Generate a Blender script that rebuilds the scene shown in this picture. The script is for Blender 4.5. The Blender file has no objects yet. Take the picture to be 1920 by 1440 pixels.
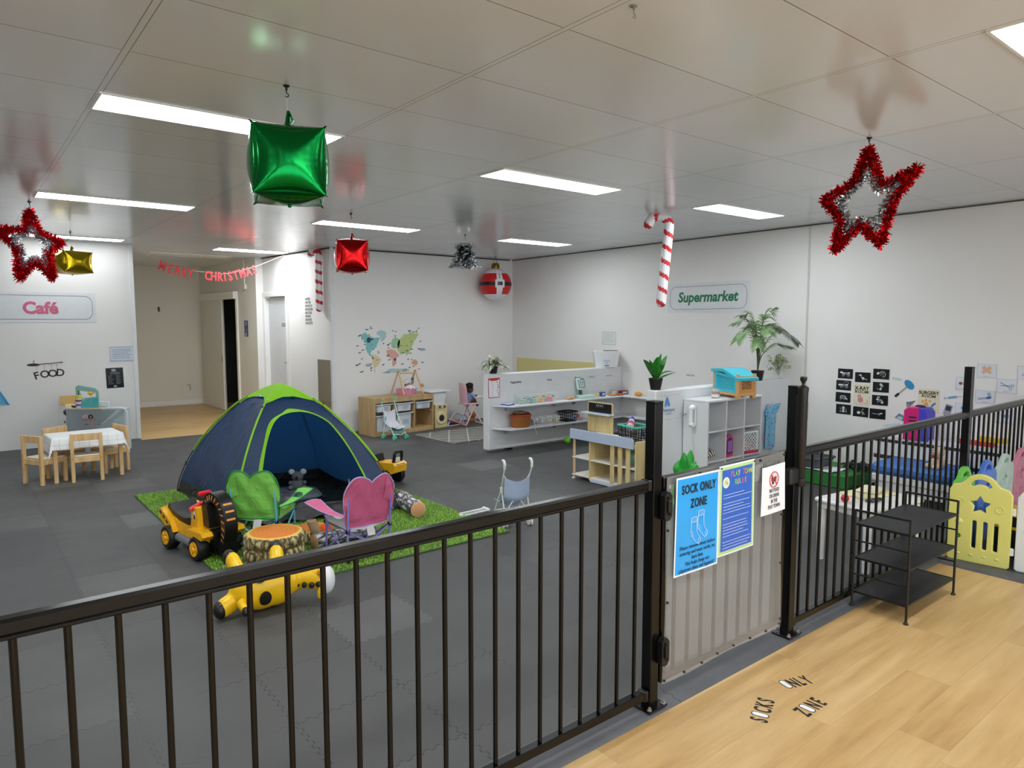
import bpy, bmesh, math, random
from mathutils import Matrix, Vector, Euler
R_ = math.radians
PI = math.pi
SC = bpy.context.scene
COL = SC.collection
# ---------------------------------------------------------------- camera, world, exposure
cam_data = bpy.data.cameras.new('camera')
cam_data.sensor_width = 36.0
cam_data.lens = 1303.0 / 1920.0 * 36.0
cam_data.clip_start = 0.02
cam = bpy.data.objects.new('camera', cam_data)
COL.objects.link(cam)
cam.location = (0, 0, 1.59)
cam.rotation_euler = (R_(90 - 5.08), 0, R_(-38.68))
SC.camera = cam
world = bpy.data.worlds.new('world')
SC.world = world
world.use_nodes = True
world.node_tree.nodes['Background'].inputs[0].default_value = (0.9, 0.95, 1, 1)
world.node_tree.nodes['Background'].inputs[1].default_value = 2.2
SC.view_settings.view_transform = 'Standard'
SC.view_settings.look = 'None'
SC.view_settings.gamma = 1.0
SC.view_settings.use_curve_mapping = False
SC.view_settings.exposure = 0.68
LIGHT = 15.0          # luminance of the ceiling panels
SC.cycles.use_denoising = True
SC.cycles.max_bounces = 8
SC.cycles.diffuse_bounces = 5
SC.cycles.sample_clamp_indirect = 6.0
random.seed(7)

# ---------------------------------------------------------------- materials
def lin(c):
    if isinstance(c, str):
        c = [int(c[i:i + 2], 16) / 255 for i in (0, 2, 4)]
        c = [x / 12.92 if x <= 0.04045 else ((x + 0.055) / 1.055) ** 2.4 for x in c]
    return (c[0], c[1], c[2], 1.0)

class E:
    """a tiny expression wrapper around node sockets"""
    def __init__(s, nt, sock): s.nt, s.s = nt, sock
    def op(s, o, b=None, c=None):
        n = s.nt.nodes.new('ShaderNodeMath'); n.operation = o
        s.nt.links.new(s.s, n.inputs[0])
        for i, q in ((1, b), (2, c)):
            if q is None: continue
            if isinstance(q, E): s.nt.links.new(q.s, n.inputs[i])
            else: n.inputs[i].default_value = q
        return E(s.nt, n.outputs[0])
    def __add__(s, b): return s.op('ADD', b)
    def __sub__(s, b): return s.op('SUBTRACT', b)
    def __mul__(s, b): return s.op('MULTIPLY', b)
    def __lt__(s, b): return s.op('LESS_THAN', b)
    def __gt__(s, b): return s.op('GREATER_THAN', b)
    def fract(s): return s.op('FRACT')
    def floor(s): return s.op('FLOOR')
    def abs(s): return s.op('ABSOLUTE')
    def sin(s): return s.op('SINE')
    def max(s, b): return s.op('MAXIMUM', b)
    def min(s, b): return s.op('MINIMUM', b)

class NT:
    def __init__(s, name):
        s.m = bpy.data.materials.new(name); s.m.use_nodes = True
        s.nt = s.m.node_tree; s.p = s.nt.nodes['Principled BSDF']
    def node(s, t, **kw):
        n = s.nt.nodes.new(t)
        for k, v in kw.items(): setattr(n, k, v)
        return n
    def link(s, a, b): s.nt.links.new(a.s if isinstance(a, E) else a, b)
    def xyz(s, kind='Object'):
        t = s.node('ShaderNodeTexCoord'); x = s.node('ShaderNodeSeparateXYZ')
        s.link(t.outputs[kind], x.inputs[0]); s.vec = t.outputs[kind]
        return [E(s.nt, x.outputs[i]) for i in range(3)]
    def noise(s, scale=5, detail=3, vec=None, rough=0.5):
        n = s.node('ShaderNodeTexNoise'); n.inputs['Scale'].default_value = scale
        n.inputs['Detail'].default_value = detail; n.inputs['Roughness'].default_value = rough
        if vec is None:
            t = s.node('ShaderNodeTexCoord'); vec = t.outputs['Object']
        s.link(vec, n.inputs['Vector'])
        return E(s.nt, n.outputs[0])
    def comb(s, x, y, z=None):
        c = s.node('ShaderNodeCombineXYZ')
        for i, q in enumerate((x, y, z)):
            if q is None: continue
            if isinstance(q, E): s.link(q, c.inputs[i])
            else: c.inputs[i].default_value = q
        return c.outputs[0]
    def white(s, vec):
        w = s.node('ShaderNodeTexWhiteNoise'); s.link(vec, w.inputs[0]); return E(s.nt, w.outputs[0])
    def mix(s, fac, a, b):
        n = s.node('ShaderNodeMix', data_type='RGBA')
        if isinstance(fac, E): s.link(fac, n.inputs[0])
        else: n.inputs[0].default_value = fac
        for i, q in ((6, a), (7, b)):
            if isinstance(q, (str, tuple, list)): n.inputs[i].default_value = lin(q)
            else: s.link(q, n.inputs[i])
        return n.outputs[2]
    def ramp(s, fac, stops):
        n = s.node('ShaderNodeValToRGB'); s.link(fac, n.inputs[0])
        el = n.color_ramp.elements
        while len(el) < len(stops): el.new(0.5)
        for e, (p, c) in zip(el, stops): e.position = p; e.color = lin(c)
        return n.outputs[0]
    def bump(s, h, strength=0.3, dist=0.01):
        b = s.node('ShaderNodeBump'); b.inputs['Strength'].default_value = strength
        b.inputs['Distance'].default_value = dist
        s.link(h, b.inputs['Height']); s.link(b.outputs[0], s.p.inputs['Normal'])
    def set(s, col=None, rough=None, metal=None, spec=None, **kw):
        if col is not None:
            if isinstance(col, (str, tuple, list)): s.p.inputs['Base Color'].default_value = lin(col)
            else: s.link(col, s.p.inputs['Base Color'])
        if rough is not None:
            if isinstance(rough, E): s.link(rough, s.p.inputs['Roughness'])
            else: s.p.inputs['Roughness'].default_value = rough
        if metal is not None: s.p.inputs['Metallic'].default_value = metal
        if spec is not None: s.p.inputs['Specular IOR Level'].default_value = spec
        for k, v in kw.items(): s.p.inputs[k].default_value = v
        return s

_mats = {}
def mat(col, rough=0.5, metal=0.0, spec=0.5, var=0.06, scale=9, bump=0.0, bscale=60, name=None, **kw):
    """plain procedural material: a base colour with a little noise in tone and gloss"""
    key = (str(col), rough, metal, spec, var, scale, bump, bscale, str(sorted(kw.items())))
    if key in _mats: return _mats[key]
    t = NT(name or 'surface_' + str(col)); t.set(rough=rough, metal=metal, spec=spec)
    n = t.noise(scale, 3)
    c = lin(col)
    a = tuple(max(0, x * (1 - var)) for x in c[:3]); b = tuple(min(1, x * (1 + var)) for x in c[:3])
    t.set(col=t.mix(n, a, b))
    t.set(rough=n * 0.08 + (rough - 0.04))
    if bump: t.bump(t.noise(bscale, 3), bump, 0.004)
    for k, v in kw.items():
        t.p.inputs[k.replace('_', ' ')].default_value = v
    _mats[key] = t.m
    return t.m

# ---------------------------------------------------------------- mesh builder
class MB:
    def __init__(s):
        s.v, s.f, s.mi, s.M, s.k = [], [], [], Matrix(), 0
    def add(s, vs, fs, k=None):
        o = len(s.v); M = s.M
        s.v += [tuple(M @ Vector(p)) for p in vs]
        s.f += [[i + o for i in q] for q in fs]
        s.mi += [s.k if k is None else k] * len(fs)
        return s
    def at(s, loc=(0, 0, 0), rz=0, rx=0, ry=0, sc=1):
        s.M = Matrix.Translation(loc) @ Euler((rx, ry, rz)).to_matrix().to_4x4() @ Matrix.Scale(sc, 4); return s
    def box(s, c, d, b=None, rz=0, rx=0, ry=0, k=None):
        hx, hy, hz = d[0] / 2, d[1] / 2, d[2] / 2
        if b is None: b = min(0.004, 0.18 * min(d))
        b = min(b, 0.49 * min(d))
        T = Matrix.Translation(c) @ Euler((rx, ry, rz)).to_matrix().to_4x4()
        V, idx = [], {}
        for sx in (-1, 1):
            for sy in (-1, 1):
                for sz in (-1, 1):
                    for a in range(3):
                        p = [sx * (hx - b), sy * (hy - b), sz * (hz - b)]
                        p[a] = (sx * hx, sy * hy, sz * hz)[a]
                        idx[(sx, sy, sz, a)] = len(V); V.append(T @ Vector(p))
        F = []
        def q(l, a=None):
            F.append([idx[i] for i in l])
        for a in range(3):
            o = [i for i in range(3) if i != a]
            for sg in (-1, 1):
                l = []
                for u, w in ((-1, -1), (1, -1), (1, 1), (-1, 1)):
                    t = [0, 0, 0]; t[a] = sg; t[o[0]] = u; t[o[1]] = w; l.append((*t, a))
                if (sg > 0) != (a != 1): l.reverse()
                q(l)
        for a in range(3):
            o = [i for i in range(3) if i != a]
            for u in (-1, 1):
                for w in (-1, 1):
                    t0 = [0, 0, 0]; t0[o[0]] = u; t0[o[1]] = w
                    t1 = list(t0); t0[a] = -1; t1[a] = 1
                    l = [(*t0, o[0]), (*t1, o[0]), (*t1, o[1]), (*t0, o[1])]
                    if (u * w > 0) == (a != 1): pass
                    else: l.reverse()
                    l.reverse()
                    q(l)
        for sx in (-1, 1):
            for sy in (-1, 1):
                for sz in (-1, 1):
                    l = [(sx, sy, sz, i) for i in range(3)]
                    if sx * sy * sz < 0: l.reverse()
                    q(l)
        return s.add(V, F, k)
    def tube(s, P, r, n=8, closed=False, cap=True, k=None, flat=1.0):
        P = [Vector(p) for p in P]; m = len(P)
        rad = list(r) if isinstance(r, (list, tuple)) else [r] * m
        if len(rad) != m:
            k0 = len(rad) - 1; R0 = rad; rad = []
            for i in range(m):
                f = k0 * i / max(1, m - 1); j = min(int(f), k0 - 1) if k0 else 0
                rad.append(R0[j] + (R0[min(j + 1, k0)] - R0[j]) * (f - j))
        V, F, prev = [], [], None
        for i in range(m):
            if closed: t = (P[(i + 1) % m] - P[i - 1])
            else: t = P[min(i + 1, m - 1)] - P[max(i - 1, 0)]
            t = t.normalized() if t.length > 1e-9 else Vector((0, 0, 1))
            if prev is None:
                up = Vector((0, 0, 1)) if abs(t.z) < 0.9 else Vector((1, 0, 0))
                a = t.cross(up).normalized()
            else:
                a = (prev - t * prev.dot(t))
                a = a.normalized() if a.length > 1e-6 else t.orthogonal().normalized()
            b = t.cross(a); prev = a
            for j in range(n):
                w = 2 * PI * j / n + PI / n
                V.append(P[i] + (a * math.cos(w) + b * math.sin(w) * flat) * rad[i])
        L = m if closed else m - 1
        for i in range(L):
            for j in range(n):
                i2 = (i + 1) % m
                F.append([i * n + j, i * n + (j + 1) % n, i2 * n + (j + 1) % n, i2 * n + j])
        if cap and not closed:
            F.append(list(range(n))[::-1]); F.append([(m - 1) * n + j for j in range(n)])
        return s.add(V, F, k)
    def cyl(s, a, b, r0, r1=None, n=16, k=None):
        return s.tube([a, b], [r0, r0 if r1 is None else r1], n, k=k)
    def lathe(s, prof, c=(0, 0, 0), n=24, k=None, wob=None, arc=2 * PI):
        V, F = [], []; full = arc > 6.28
        nn = n if full else n + 1
        for (r, z) in prof:
            for j in range(nn):
                a = arc * j / n; q = r * (1 + (wob(a, z) if wob else 0))
                V.append((c[0] + q * math.cos(a), c[1] + q * math.sin(a), c[2] + z))
        for i in range(len(prof) - 1):
            for j in range(n):
                j2 = (j + 1) % nn
                F.append([i * nn + j, i * nn + j2, (i + 1) * nn + j2, (i + 1) * nn + j])
        if full:
            if prof[0][0] > 1e-6: F.append(list(range(n))[::-1])
            if prof[-1][0] > 1e-6: F.append([(len(prof) - 1) * n + j for j in range(n)])
        return s.add(V, F, k)
    def ball(s, c, r, n=16, m=10, k=None, rz=0, rx=0, ry=0, fn=None):
        if not isinstance(r, (list, tuple)): r = (r, r, r)
        T = Matrix.Translation(c) @ Euler((rx, ry, rz)).to_matrix().to_4x4()
        V, F = [], []
        for i in range(m + 1):
            th = PI * i / m
            for j in range(n):
                a = 2 * PI * j / n
                d = Vector((math.sin(th) * math.cos(a), math.sin(th) * math.sin(a), -math.cos(th)))
                q = fn(d) if fn else 1
                V.append(T @ Vector((d.x * r[0] * q, d.y * r[1] * q, d.z * r[2] * q)))
        for i in range(m):
            for j in range(n):
                j2 = (j + 1) % n
                F.append([i * n + j, i * n + j2, (i + 1) * n + j2, (i + 1) * n + j])
        return s.add(V, F, k)
    def prism(s, poly, z0, z1, k=None):
        n = len(poly)
        if sum(poly[i - 1][0] * poly[i][1] - poly[i][0] * poly[i - 1][1] for i in range(n)) < 0: poly = poly[::-1]
        V = [(x, y, z0) for x, y in poly] + [(x, y, z1) for x, y in poly]
        F = [list(range(n))[::-1], [n + i for i in range(n)]]
        F += [[i, (i + 1) % n, n + (i + 1) % n, n + i] for i in range(n)]
        return s.add(V, F, k)
    def sheet(s, fn, nu, nv, th=0.0, k=None, cu=False):
        """grid surface fn(u,v)->xyz, optionally thickened along its normal"""
        P = [[Vector(fn(i / nu, j / nv)) for j in range(nv + 1)] for i in range(nu + (0 if cu else 1))]
        mu = len(P)
        def idx(i, j): return (i % mu) * (nv + 1) + j
        F = []
        for i in range(nu):
            for j in range(nv):
                F.append([idx(i, j), idx(i + 1, j), idx(i + 1, j + 1), idx(i, j + 1)])
        V = [p for row in P for p in row]
        if th:
            N = [Vector() for _ in V]
            for f in F:
                n = (V[f[1]] - V[f[0]]).cross(V[f[3]] - V[f[0]])
                if n.length < 1e-14: n = (V[f[2]] - V[f[1]]).cross(V[f[3]] - V[f[1]])
                for i in f: N[i] += n
            o = len(V)
            V2 = [v - (n.normalized() * th if n.length else n) for v, n in zip(V, N)]
            F2 = [[i + o for i in f[::-1]] for f in F]
            rim = []
            for j in ([] if cu else range(nv)):
                rim.append([idx(0, j), idx(0, j + 1), o + idx(0, j + 1), o + idx(0, j)])
                rim.append([idx(nu, j + 1), idx(nu, j), o + idx(nu, j), o + idx(nu, j + 1)])
            for i in range(nu):
                rim.append([idx(i + 1, 0), idx(i, 0), o + idx(i, 0), o + idx(i + 1, 0)])
                rim.append([idx(i, nv), idx(i + 1, nv), o + idx(i + 1, nv), o + idx(i, nv)])
            V += V2; F += F2 + rim
        return s.add(V, F, k)
    def curve(s, cu, k=None):
        ob = bpy.data.objects.new('tmp', cu)
        me = ob.to_mesh()
        s.add([v.co[:] for v in me.vertices], [list(p.vertices) for p in me.polygons], k)
        ob.to_mesh_clear(); bpy.data.objects.remove(ob); bpy.data.curves.remove(cu)
        return s
    def text(s, t, size, loc=(0, 0, 0), al='CENTER', bold=0.0, dep=0.0008, k=None, rz=0, sx=1.0, sp=1.0, sh=0.0, ls=1.0):
        c = bpy.data.curves.new('tmp', 'FONT'); c.body = t; c.size = size; c.align_x = al
        c.offset = bold * size; c.extrude = dep / 2; c.space_character = sp; c.resolution_u = 3; c.shear = sh; c.space_line = ls
        M = s.M
        s.M = M @ Matrix.Translation((loc[0], loc[1], loc[2] + dep / 2)) @ Matrix.Rotation(rz, 4, 'Z') @ Matrix.Diagonal((sx, 1, 1, 1))
        s.curve(c, k); s.M = M
        return s
    def shape(s, loops, z0, z1, bev=0.0, k=None, res=2):
        """flat plate with holes: first loop outer, the rest cut out of it"""
        c = bpy.data.curves.new('tmp', 'CURVE'); c.dimensions = '2D'; c.fill_mode = 'BOTH'
        c.extrude = (z1 - z0) / 2 - bev; c.bevel_depth = bev; c.bevel_resolution = res
        for lp in loops:
            sp = c.splines.new('POLY'); sp.points.add(len(lp) - 1)
            for p, q in zip(sp.points, lp): p.co = (q[0], q[1], 0, 1)
            sp.use_cyclic_u = True
        M = s.M; s.M = M @ Matrix.Translation((0, 0, (z0 + z1) / 2)); s.curve(c, k); s.M = M
        return s
    def build(s, name, mats, parent=None, loc=(0, 0, 0), rz=0, mw=None, sharp=35, flat=False):
        me = bpy.data.meshes.new(name)
        me.from_pydata(s.v, [], s.f)
        if not isinstance(mats, (list, tuple)): mats = [mats]
        for m in mats: me.materials.append(m)
        if len(mats) > 1: me.polygons.foreach_set('material_index', s.mi)
        if not flat:
            me.polygons.foreach_set('use_smooth', [True] * len(s.f))
            me.update(); me.set_sharp_from_angle(angle=R_(sharp))
        me.update()
        o = bpy.data.objects.new(name, me); COL.objects.link(o)
        if parent: o.parent = parent
        if mw is not None: o.matrix_local = mw
        else: o.location = loc; o.rotation_euler = (0, 0, rz)
        return o

def tag(o, label, cat, group=None, kind=None):
    o['label'] = label; o['category'] = cat
    if group: o['group'] = group
    if kind: o['kind'] = kind
    return o
def thing(name, label, cat, loc=(0, 0, 0), rz=0, group=None, mw=None):
    o = bpy.data.objects.new(name, None); COL.objects.link(o); o.empty_display_size = 0.1
    if mw is not None: o.matrix_world = mw
    else: o.location = loc; o.rotation_euler = (0, 0, rz)
    return tag(o, label, cat, group)
def struct(o, label=None):
    o['kind'] = 'structure'
    if label: o['label'] = label
    return o
def kids(o): return [c for c in COL.objects if c.parent == o]
def dup(o, parent=None, **kw):
    c = o.copy(); COL.objects.link(c)
    if parent: c.parent = parent
    for ch in kids(o): dup(ch, c)
    for k, v in kw.items():
        if k in ('label', 'category', 'group'): c[k] = v
        else: setattr(c, k, v)
    return c
def frame(o, u, n):
    """matrix whose X runs along u, Y up, Z along n (out of the wall)"""
    u = Vector(u).normalized(); n = Vector(n).normalized(); z = n.cross(u)
    return Matrix(((u.x, z.x, n.x, o[0]), (u.y, z.y, n.y, o[1]), (u.z, z.z, n.z, o[2]), (0, 0, 0, 1)))
def on(W, s, z, out=0.0, rz=0):
    return W @ Matrix.Translation((s, z, out)) @ Matrix.Rotation(rz, 4, 'Z')
def wall_frame(a, b):
    d = Vector((b[0] - a[0], b[1] - a[1], 0)).normalized()
    return frame((a[0], a[1], 0), d, (d.y, -d.x, 0))
WR = wall_frame((7.44, 9.28), (7.19, 1.9))        # right wall
WB = wall_frame((4.178, 9.28), (7.44, 9.28))      # back wall
WC = wall_frame((3.985, 11.5), (4.178, 9.28))     # wall with the white door
WK = wall_frame((0, 10.58), (1.92, 10.58))        # cafe wall
WN = wall_frame((1.92, 14.4), (3.76, 14.4))       # end of the recess
WD = wall_frame((3.76, 14.4), (3.87, 11.5))       # recess wall with the sliding door
def rrect(w, h, r, n=5, cx=0, cy=0):
    P = []
    for (x, y, a0) in ((w / 2 - r, h / 2 - r, 0), (-w / 2 + r, h / 2 - r, 90), (-w / 2 + r, -h / 2 + r, 180), (w / 2 - r, -h / 2 + r, 270)):
        for i in range(n + 1):
            a = R_(a0 + 90 * i / n); P.append((cx + x + r * math.cos(a), cy + y + r * math.sin(a)))
    return P
def circ(r, n=20, cx=0, cy=0, ry=None):
    ry = ry or r
    return [(cx + r * math.cos(2 * PI * i / n), cy + ry * math.sin(2 * PI * i / n)) for i in range(n)]
def starpoly(R, r, n=5, rot=90, cx=0, cy=0):
    return [(cx + (R if i % 2 == 0 else r) * math.cos(R_(rot + 180 * i / n)), cy + (R if i % 2 == 0 else r) * math.sin(R_(rot + 180 * i / n))) for i in range(2 * n)]
def arcpts(c, r, a0, a1, n, plane='xz'):
    out = []
    for i in range(n + 1):
        a = R_(a0 + (a1 - a0) * i / n); u, w = r * math.cos(a), r * math.sin(a)
        out.append((c[0] + u, c[1], c[2] + w) if plane == 'xz' else (c[0] + u, c[1] + w, c[2]) if plane == 'xy' else (c[0], c[1] + u, c[2] + w))
    return out
def smooth(P, n=6):
    """Catmull-Rom through points"""
    P = [Vector(p) for p in P]; out = []
    for i in range(len(P) - 1):
        a, b, c, d = P[max(i - 1, 0)], P[i], P[i + 1], P[min(i + 2, len(P) - 1)]
        for j in range(n):
            t = j / n
            out.append(0.5 * ((2 * b) + (c - a) * t + (2 * a - 5 * b + 4 * c - d) * t * t + (3 * b - a - 3 * c + d) * t ** 3))
    return out + [P[-1]]

WHITE = mat('e9e9e8', 0.45)
WHITEP = mat('eef0f2', 0.3)
BLACK = mat('0c0c0d', 0.4)
BLACKM = mat('050506', 0.22, 0.0, 0.35, name='black_powder_coat')
STEEL = mat('b9bcc0', 0.25, 1.0)
# ---------------------------------------------------------------- the room
CZ = 2.635
def m_floor():
    t = NT('foam_mats'); x, y, z = t.xyz()
    T = 0.478
    u = (x - 0.496) * (1 / T); v = (y - 2.592) * (1 / T)
    wu = (y * (2 * PI / 0.052)).sin() * 3.0
    wv = (x * (2 * PI / 0.052)).sin() * 3.0
    zu = wu.max(-1.0).min(1.0) * (0.007 / T); zv = wv.max(-1.0).min(1.0) * (0.007 / T)
    uu, vv = u + zu, v + zv
    du = ((uu + 0.5).fract() - 0.5).abs(); dv = ((vv + 0.5).fract() - 0.5).abs()
    w = 0.003 / T
    line = (du < w).max(dv < w)
    patch = t.noise(1.1, 2, t.vec)
    line = line * ((patch - 0.40) * 7).max(0.08).min(1.0)
    tone = t.white(t.comb(uu.floor(), vv.floor()))
    n1 = t.noise(0.9, 4, t.vec); n2 = t.noise(45, 2, t.vec)
    f = n1 * 0.7 + (tone.op('POWER', 6.0) * 0.30) + n2 * 0.1
    c = t.ramp(f, [(0.15, '434344'), (0.5, '515252'), (0.95, '6c6d6d')])
    c = t.mix(line * 0.75, c, '242426')
    t.set(col=c, rough=t.noise(2.5, 3, t.vec) * 0.25 + 0.42, spec=0.4)
    h = t.node('ShaderNodeTexVoronoi'); h.inputs['Scale'].default_value = 130; t.link(t.vec, h.inputs['Vector'])
    t.bump(E(t.nt, h.outputs[0]) * 0.25 - line, 0.25, 0.004)
    return t.m
def m_wood():
    t = NT('oak_planks'); x, y, z = t.xyz()
    W, L = 0.18, 1.22
    r = (y * (1 / W)).floor()
    off = t.white(t.comb(r, 3.0))
    u = x * (1 / L) + off
    pid = t.white(t.comb(u.floor(), r))
    dl = ((u + 0.5).fract() - 0.5).abs() < 0.0012
    dw = ((y * (1 / W) + 0.5).fract() - 0.5).abs() < 0.006
    g = t.noise(1.0, 6, t.comb(x * 1.6 + pid * 7, y * 16, pid * 9), 0.6)
    g2 = t.noise(1.0, 4, t.comb(x * 0.9, y * 3.0, pid * 5))
    f = g * 0.62 + g2 * 0.36 + pid * 0.12 - 0.04
    c = t.ramp(f, [(0.25, '9c7645'), (0.5, 'c4a069'), (0.78, 'dbbd8a')])
    c = t.mix(dl.max(dw) * 0.35, c, '8a6a3e')
    t.set(col=c, rough=g * 0.2 + 0.3, spec=0.45)
    t.bump(g, 0.06, 0.002)
    return t.m
def m_ceiling():
    t = NT('ceiling_tiles'); x, y, z = t.xyz()
    SX, SY = 1.19, 0.605
    u = (x - 0.577) * (1 / SX); v = (y - 2.503) * (1 / SY)
    du = ((u + 0.5).fract() - 0.5).abs() * SX; dv = ((v + 0.5).fract() - 0.5).abs() * SY
    bar = du < 0.012
    edge = (du - 0.0125).abs() < 0.0018
    cross = (dv < 0.0028) * (du > 0.016)
    hl = ((dv - 0.0045).abs() < 0.0018) * (du > 0.016)
    n = t.noise(0.6, 3, t.vec)
    tid = t.white(t.comb(u.floor(), v.floor()))
    c = t.ramp(n * 0.6 + tid * 0.4, [(0.2, 'dfe2e6'), (0.8, 'e6e9ec')])
    c = t.mix(bar * 0.35, c, 'e6e4de')
    c = t.mix(hl * 0.6, c, 'f2f0ea')
    c = t.mix(edge.max(cross) * 0.75, c, '6e6b64')
    t.set(col=c, rough=n * 0.08 + 0.13, spec=0.55)
    t.bump(t.noise(1.3, 2, t.vec), 0.10, 0.05)
    return t.m
def m_wall(name, a, b, rough=0.5):
    t = NT(name); t.xyz(); n = t.noise(0.8, 4, t.vec)
    t.set(col=t.ramp(n, [(0.3, a), (0.7, b)]), rough=rough, spec=0.3)
    t.bump(t.noise(90, 2, t.vec), 0.03, 0.002)
    return t.m
M_WALL = m_wall('wall_paint', 'e6e5e3', 'ecebe9')
M_NOOK = m_wall('recess_paint', 'e2dfd4', 'e7e4da')
M_TRIM = mat('f0f0ee', 0.35, name='gloss_trim_paint')

def slab(name, poly, z0, z1, m, label=None):
    b = MB(); b.prism(poly, z0, z1); return struct(b.build(name, m, flat=True), label)
def wallseg(name, a, b, m, z0=0.0, z1=CZ, th=0.1, label=None):
    """a wall from a to b (its room side is on the right of a->b), thickness behind it"""
    d = Vector((b[0] - a[0], b[1] - a[1])).normalized(); n = Vector((-d.y, d.x)) * th
    q = MB(); q.prism([a, b, (b[0] + n.x, b[1] + n.y), (a[0] + n.x, a[1] + n.y)], z0, z1)
    return struct(q.build(name, m, flat=True), label)
slab('floor', [(-4, 1.9), (7.4, 1.9), (7.6, 9.4), (4.2, 9.4), (4.2, 10.40), (1.91, 10.40), (1.91, 10.62), (-4, 10.62)], -0.1, 0, m_floor(), 'dark grey interlocking foam mat floor')
M_WOOD = m_wood()
slab('floor_entry', [(-4, -4), (7.4, -4), (7.4, 1.9), (-4, 1.9)], -0.1, -0.004, M_WOOD, 'pale oak plank floor outside the fence')
slab('floor_recess', [(1.9, 10.42), (5.5, 10.42), (5.5, 14.5), (1.9, 14.5)], -0.1, -0.002, M_WOOD, 'pale oak plank floor of the recess')
ceil = slab('ceiling', [(-4, -4), (7.5, -4), (7.8, 9.5), (7.8, 14.6), (-4, 14.6)], CZ, CZ + 0.1, m_ceiling(), 'white tiled ceiling')
wallseg('wall_cafe', (-4, 10.58), (1.92, 10.58), M_WALL, th=0.12, label='white wall with the café sign')
wallseg('wall_recess_left', (1.92, 10.70), (1.92, 14.4), M_NOOK)
wallseg('wall_recess_back', (1.82, 14.4), (3.76, 14.4), M_NOOK)
# recess right wall with the sliding door opening (opening s 1.0 .. 1.99)
def dpt(W, s): p = W @ Vector((s, 0, 0)); return (p.x, p.y)
wallseg('wall_recess_right', dpt(WD, -0.1), dpt(WD, 1.05), M_NOOK)
wallseg('wall_recess_right_end', dpt(WD, 1.99), dpt(WD, 2.90), M_NOOK)
wallseg('wall_recess_over_door', dpt(WD, 1.05), dpt(WD, 1.99), M_NOOK, 2.0)
wallseg('wall_pillar', (3.87, 11.5), (3.99, 11.5), M_WALL, th=0.06)
wallseg('wall_beside_door', dpt(WC, -0.06), dpt(WC, 0.02), M_WALL)
wallseg('wall_staff', dpt(WC, 0.83), dpt(WC, 2.23), M_WALL)
wallseg('wall_over_staff_door', dpt(WC, 0.02), dpt(WC, 0.83), M_WALL, 2.005)
wallseg('wall_back', (4.178, 9.28), (7.5, 9.28), M_WALL, label='white wall with the world map decal')
wallseg('wall_right', (7.445, 9.4), (7.445 - 13.4 * 0.03388, -4.0), M_WALL, label='long white wall with the supermarket sign')
wallseg('wall_front', (7.5, -4), (6.0, -4), M_WALL); wallseg('wall_front_end', (-3.0, -4), (-4, -4), M_WALL)
wallseg('wall_front_head', (6.0, -4), (-3.0, -4), M_WALL, 2.3)
b = MB()  # unglazed shopfront opening, added behind the camera for neutral sky light
for k in range(6): b.box((-3 + 1.8 * k, -4.05, 1.15), (0.06, 0.08, 2.3))
b.box((1.5, -4.05, 0.05), (9, 0.08, 0.1)); b.box((1.5, -4.05, 2.27), (9, 0.08, 0.06))
struct(b.build('window_added', mat('2b2c2e', 0.4)), 'unseen shopfront frame added behind the camera to let in daylight')
wallseg('wall_left', (-4, -4), (-4, 10.7), M_WALL)
# dark room behind the sliding door
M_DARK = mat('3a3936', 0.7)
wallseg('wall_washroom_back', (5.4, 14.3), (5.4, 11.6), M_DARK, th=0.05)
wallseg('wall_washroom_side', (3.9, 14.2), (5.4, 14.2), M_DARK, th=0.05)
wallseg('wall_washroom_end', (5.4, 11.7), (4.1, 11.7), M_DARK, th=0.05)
# wall panel joint and shadow gap on the right wall
b = MB(); b.box((5.36, CZ / 2, 0.004), (0.022, CZ - 0.02, 0.008), 0.002)
struct(b.build('trim_wall_joint', mat('c9c8c4', 0.5), mw=WR.copy()))
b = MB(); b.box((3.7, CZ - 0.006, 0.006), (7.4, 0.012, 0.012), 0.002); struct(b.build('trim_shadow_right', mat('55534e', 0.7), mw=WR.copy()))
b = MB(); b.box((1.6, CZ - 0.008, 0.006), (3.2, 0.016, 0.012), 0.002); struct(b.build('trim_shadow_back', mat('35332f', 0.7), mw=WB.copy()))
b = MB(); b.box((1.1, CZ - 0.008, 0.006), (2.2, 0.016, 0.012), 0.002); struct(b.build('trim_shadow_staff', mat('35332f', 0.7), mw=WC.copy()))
# corner trims
b = MB(); b.box((0.006, CZ / 2, 0.006), (0.05, CZ, 0.016), 0.004); struct(b.build('trim_corner_back', mat('e3e5e6', 0.4), mw=WB.copy()))
b = MB(); b.box((1.905, CZ / 2, 0.006), (0.05, CZ, 0.016), 0.004); struct(b.build('trim_corner_cafe', mat('e3e5e6', 0.4), mw=WK.copy()))
# baseboards
def base(name, W, s0, s1, h=0.09):
    q = MB(); q.box(((s0 + s1) / 2, h / 2, 0.008), (abs(s1 - s0), h, 0.016), 0.003); return struct(q.build(name, M_TRIM, mw=W.copy()))
base('baseboard_recess_back', WN, 0.0, 1.84); base('baseboard_recess_right', WD, 0.0, 0.2)
base('baseboard_recess_end', WD, 2.08, 2.85); base('baseboard_staff', WC, 0.92, 2.2, 0.02)
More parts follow.
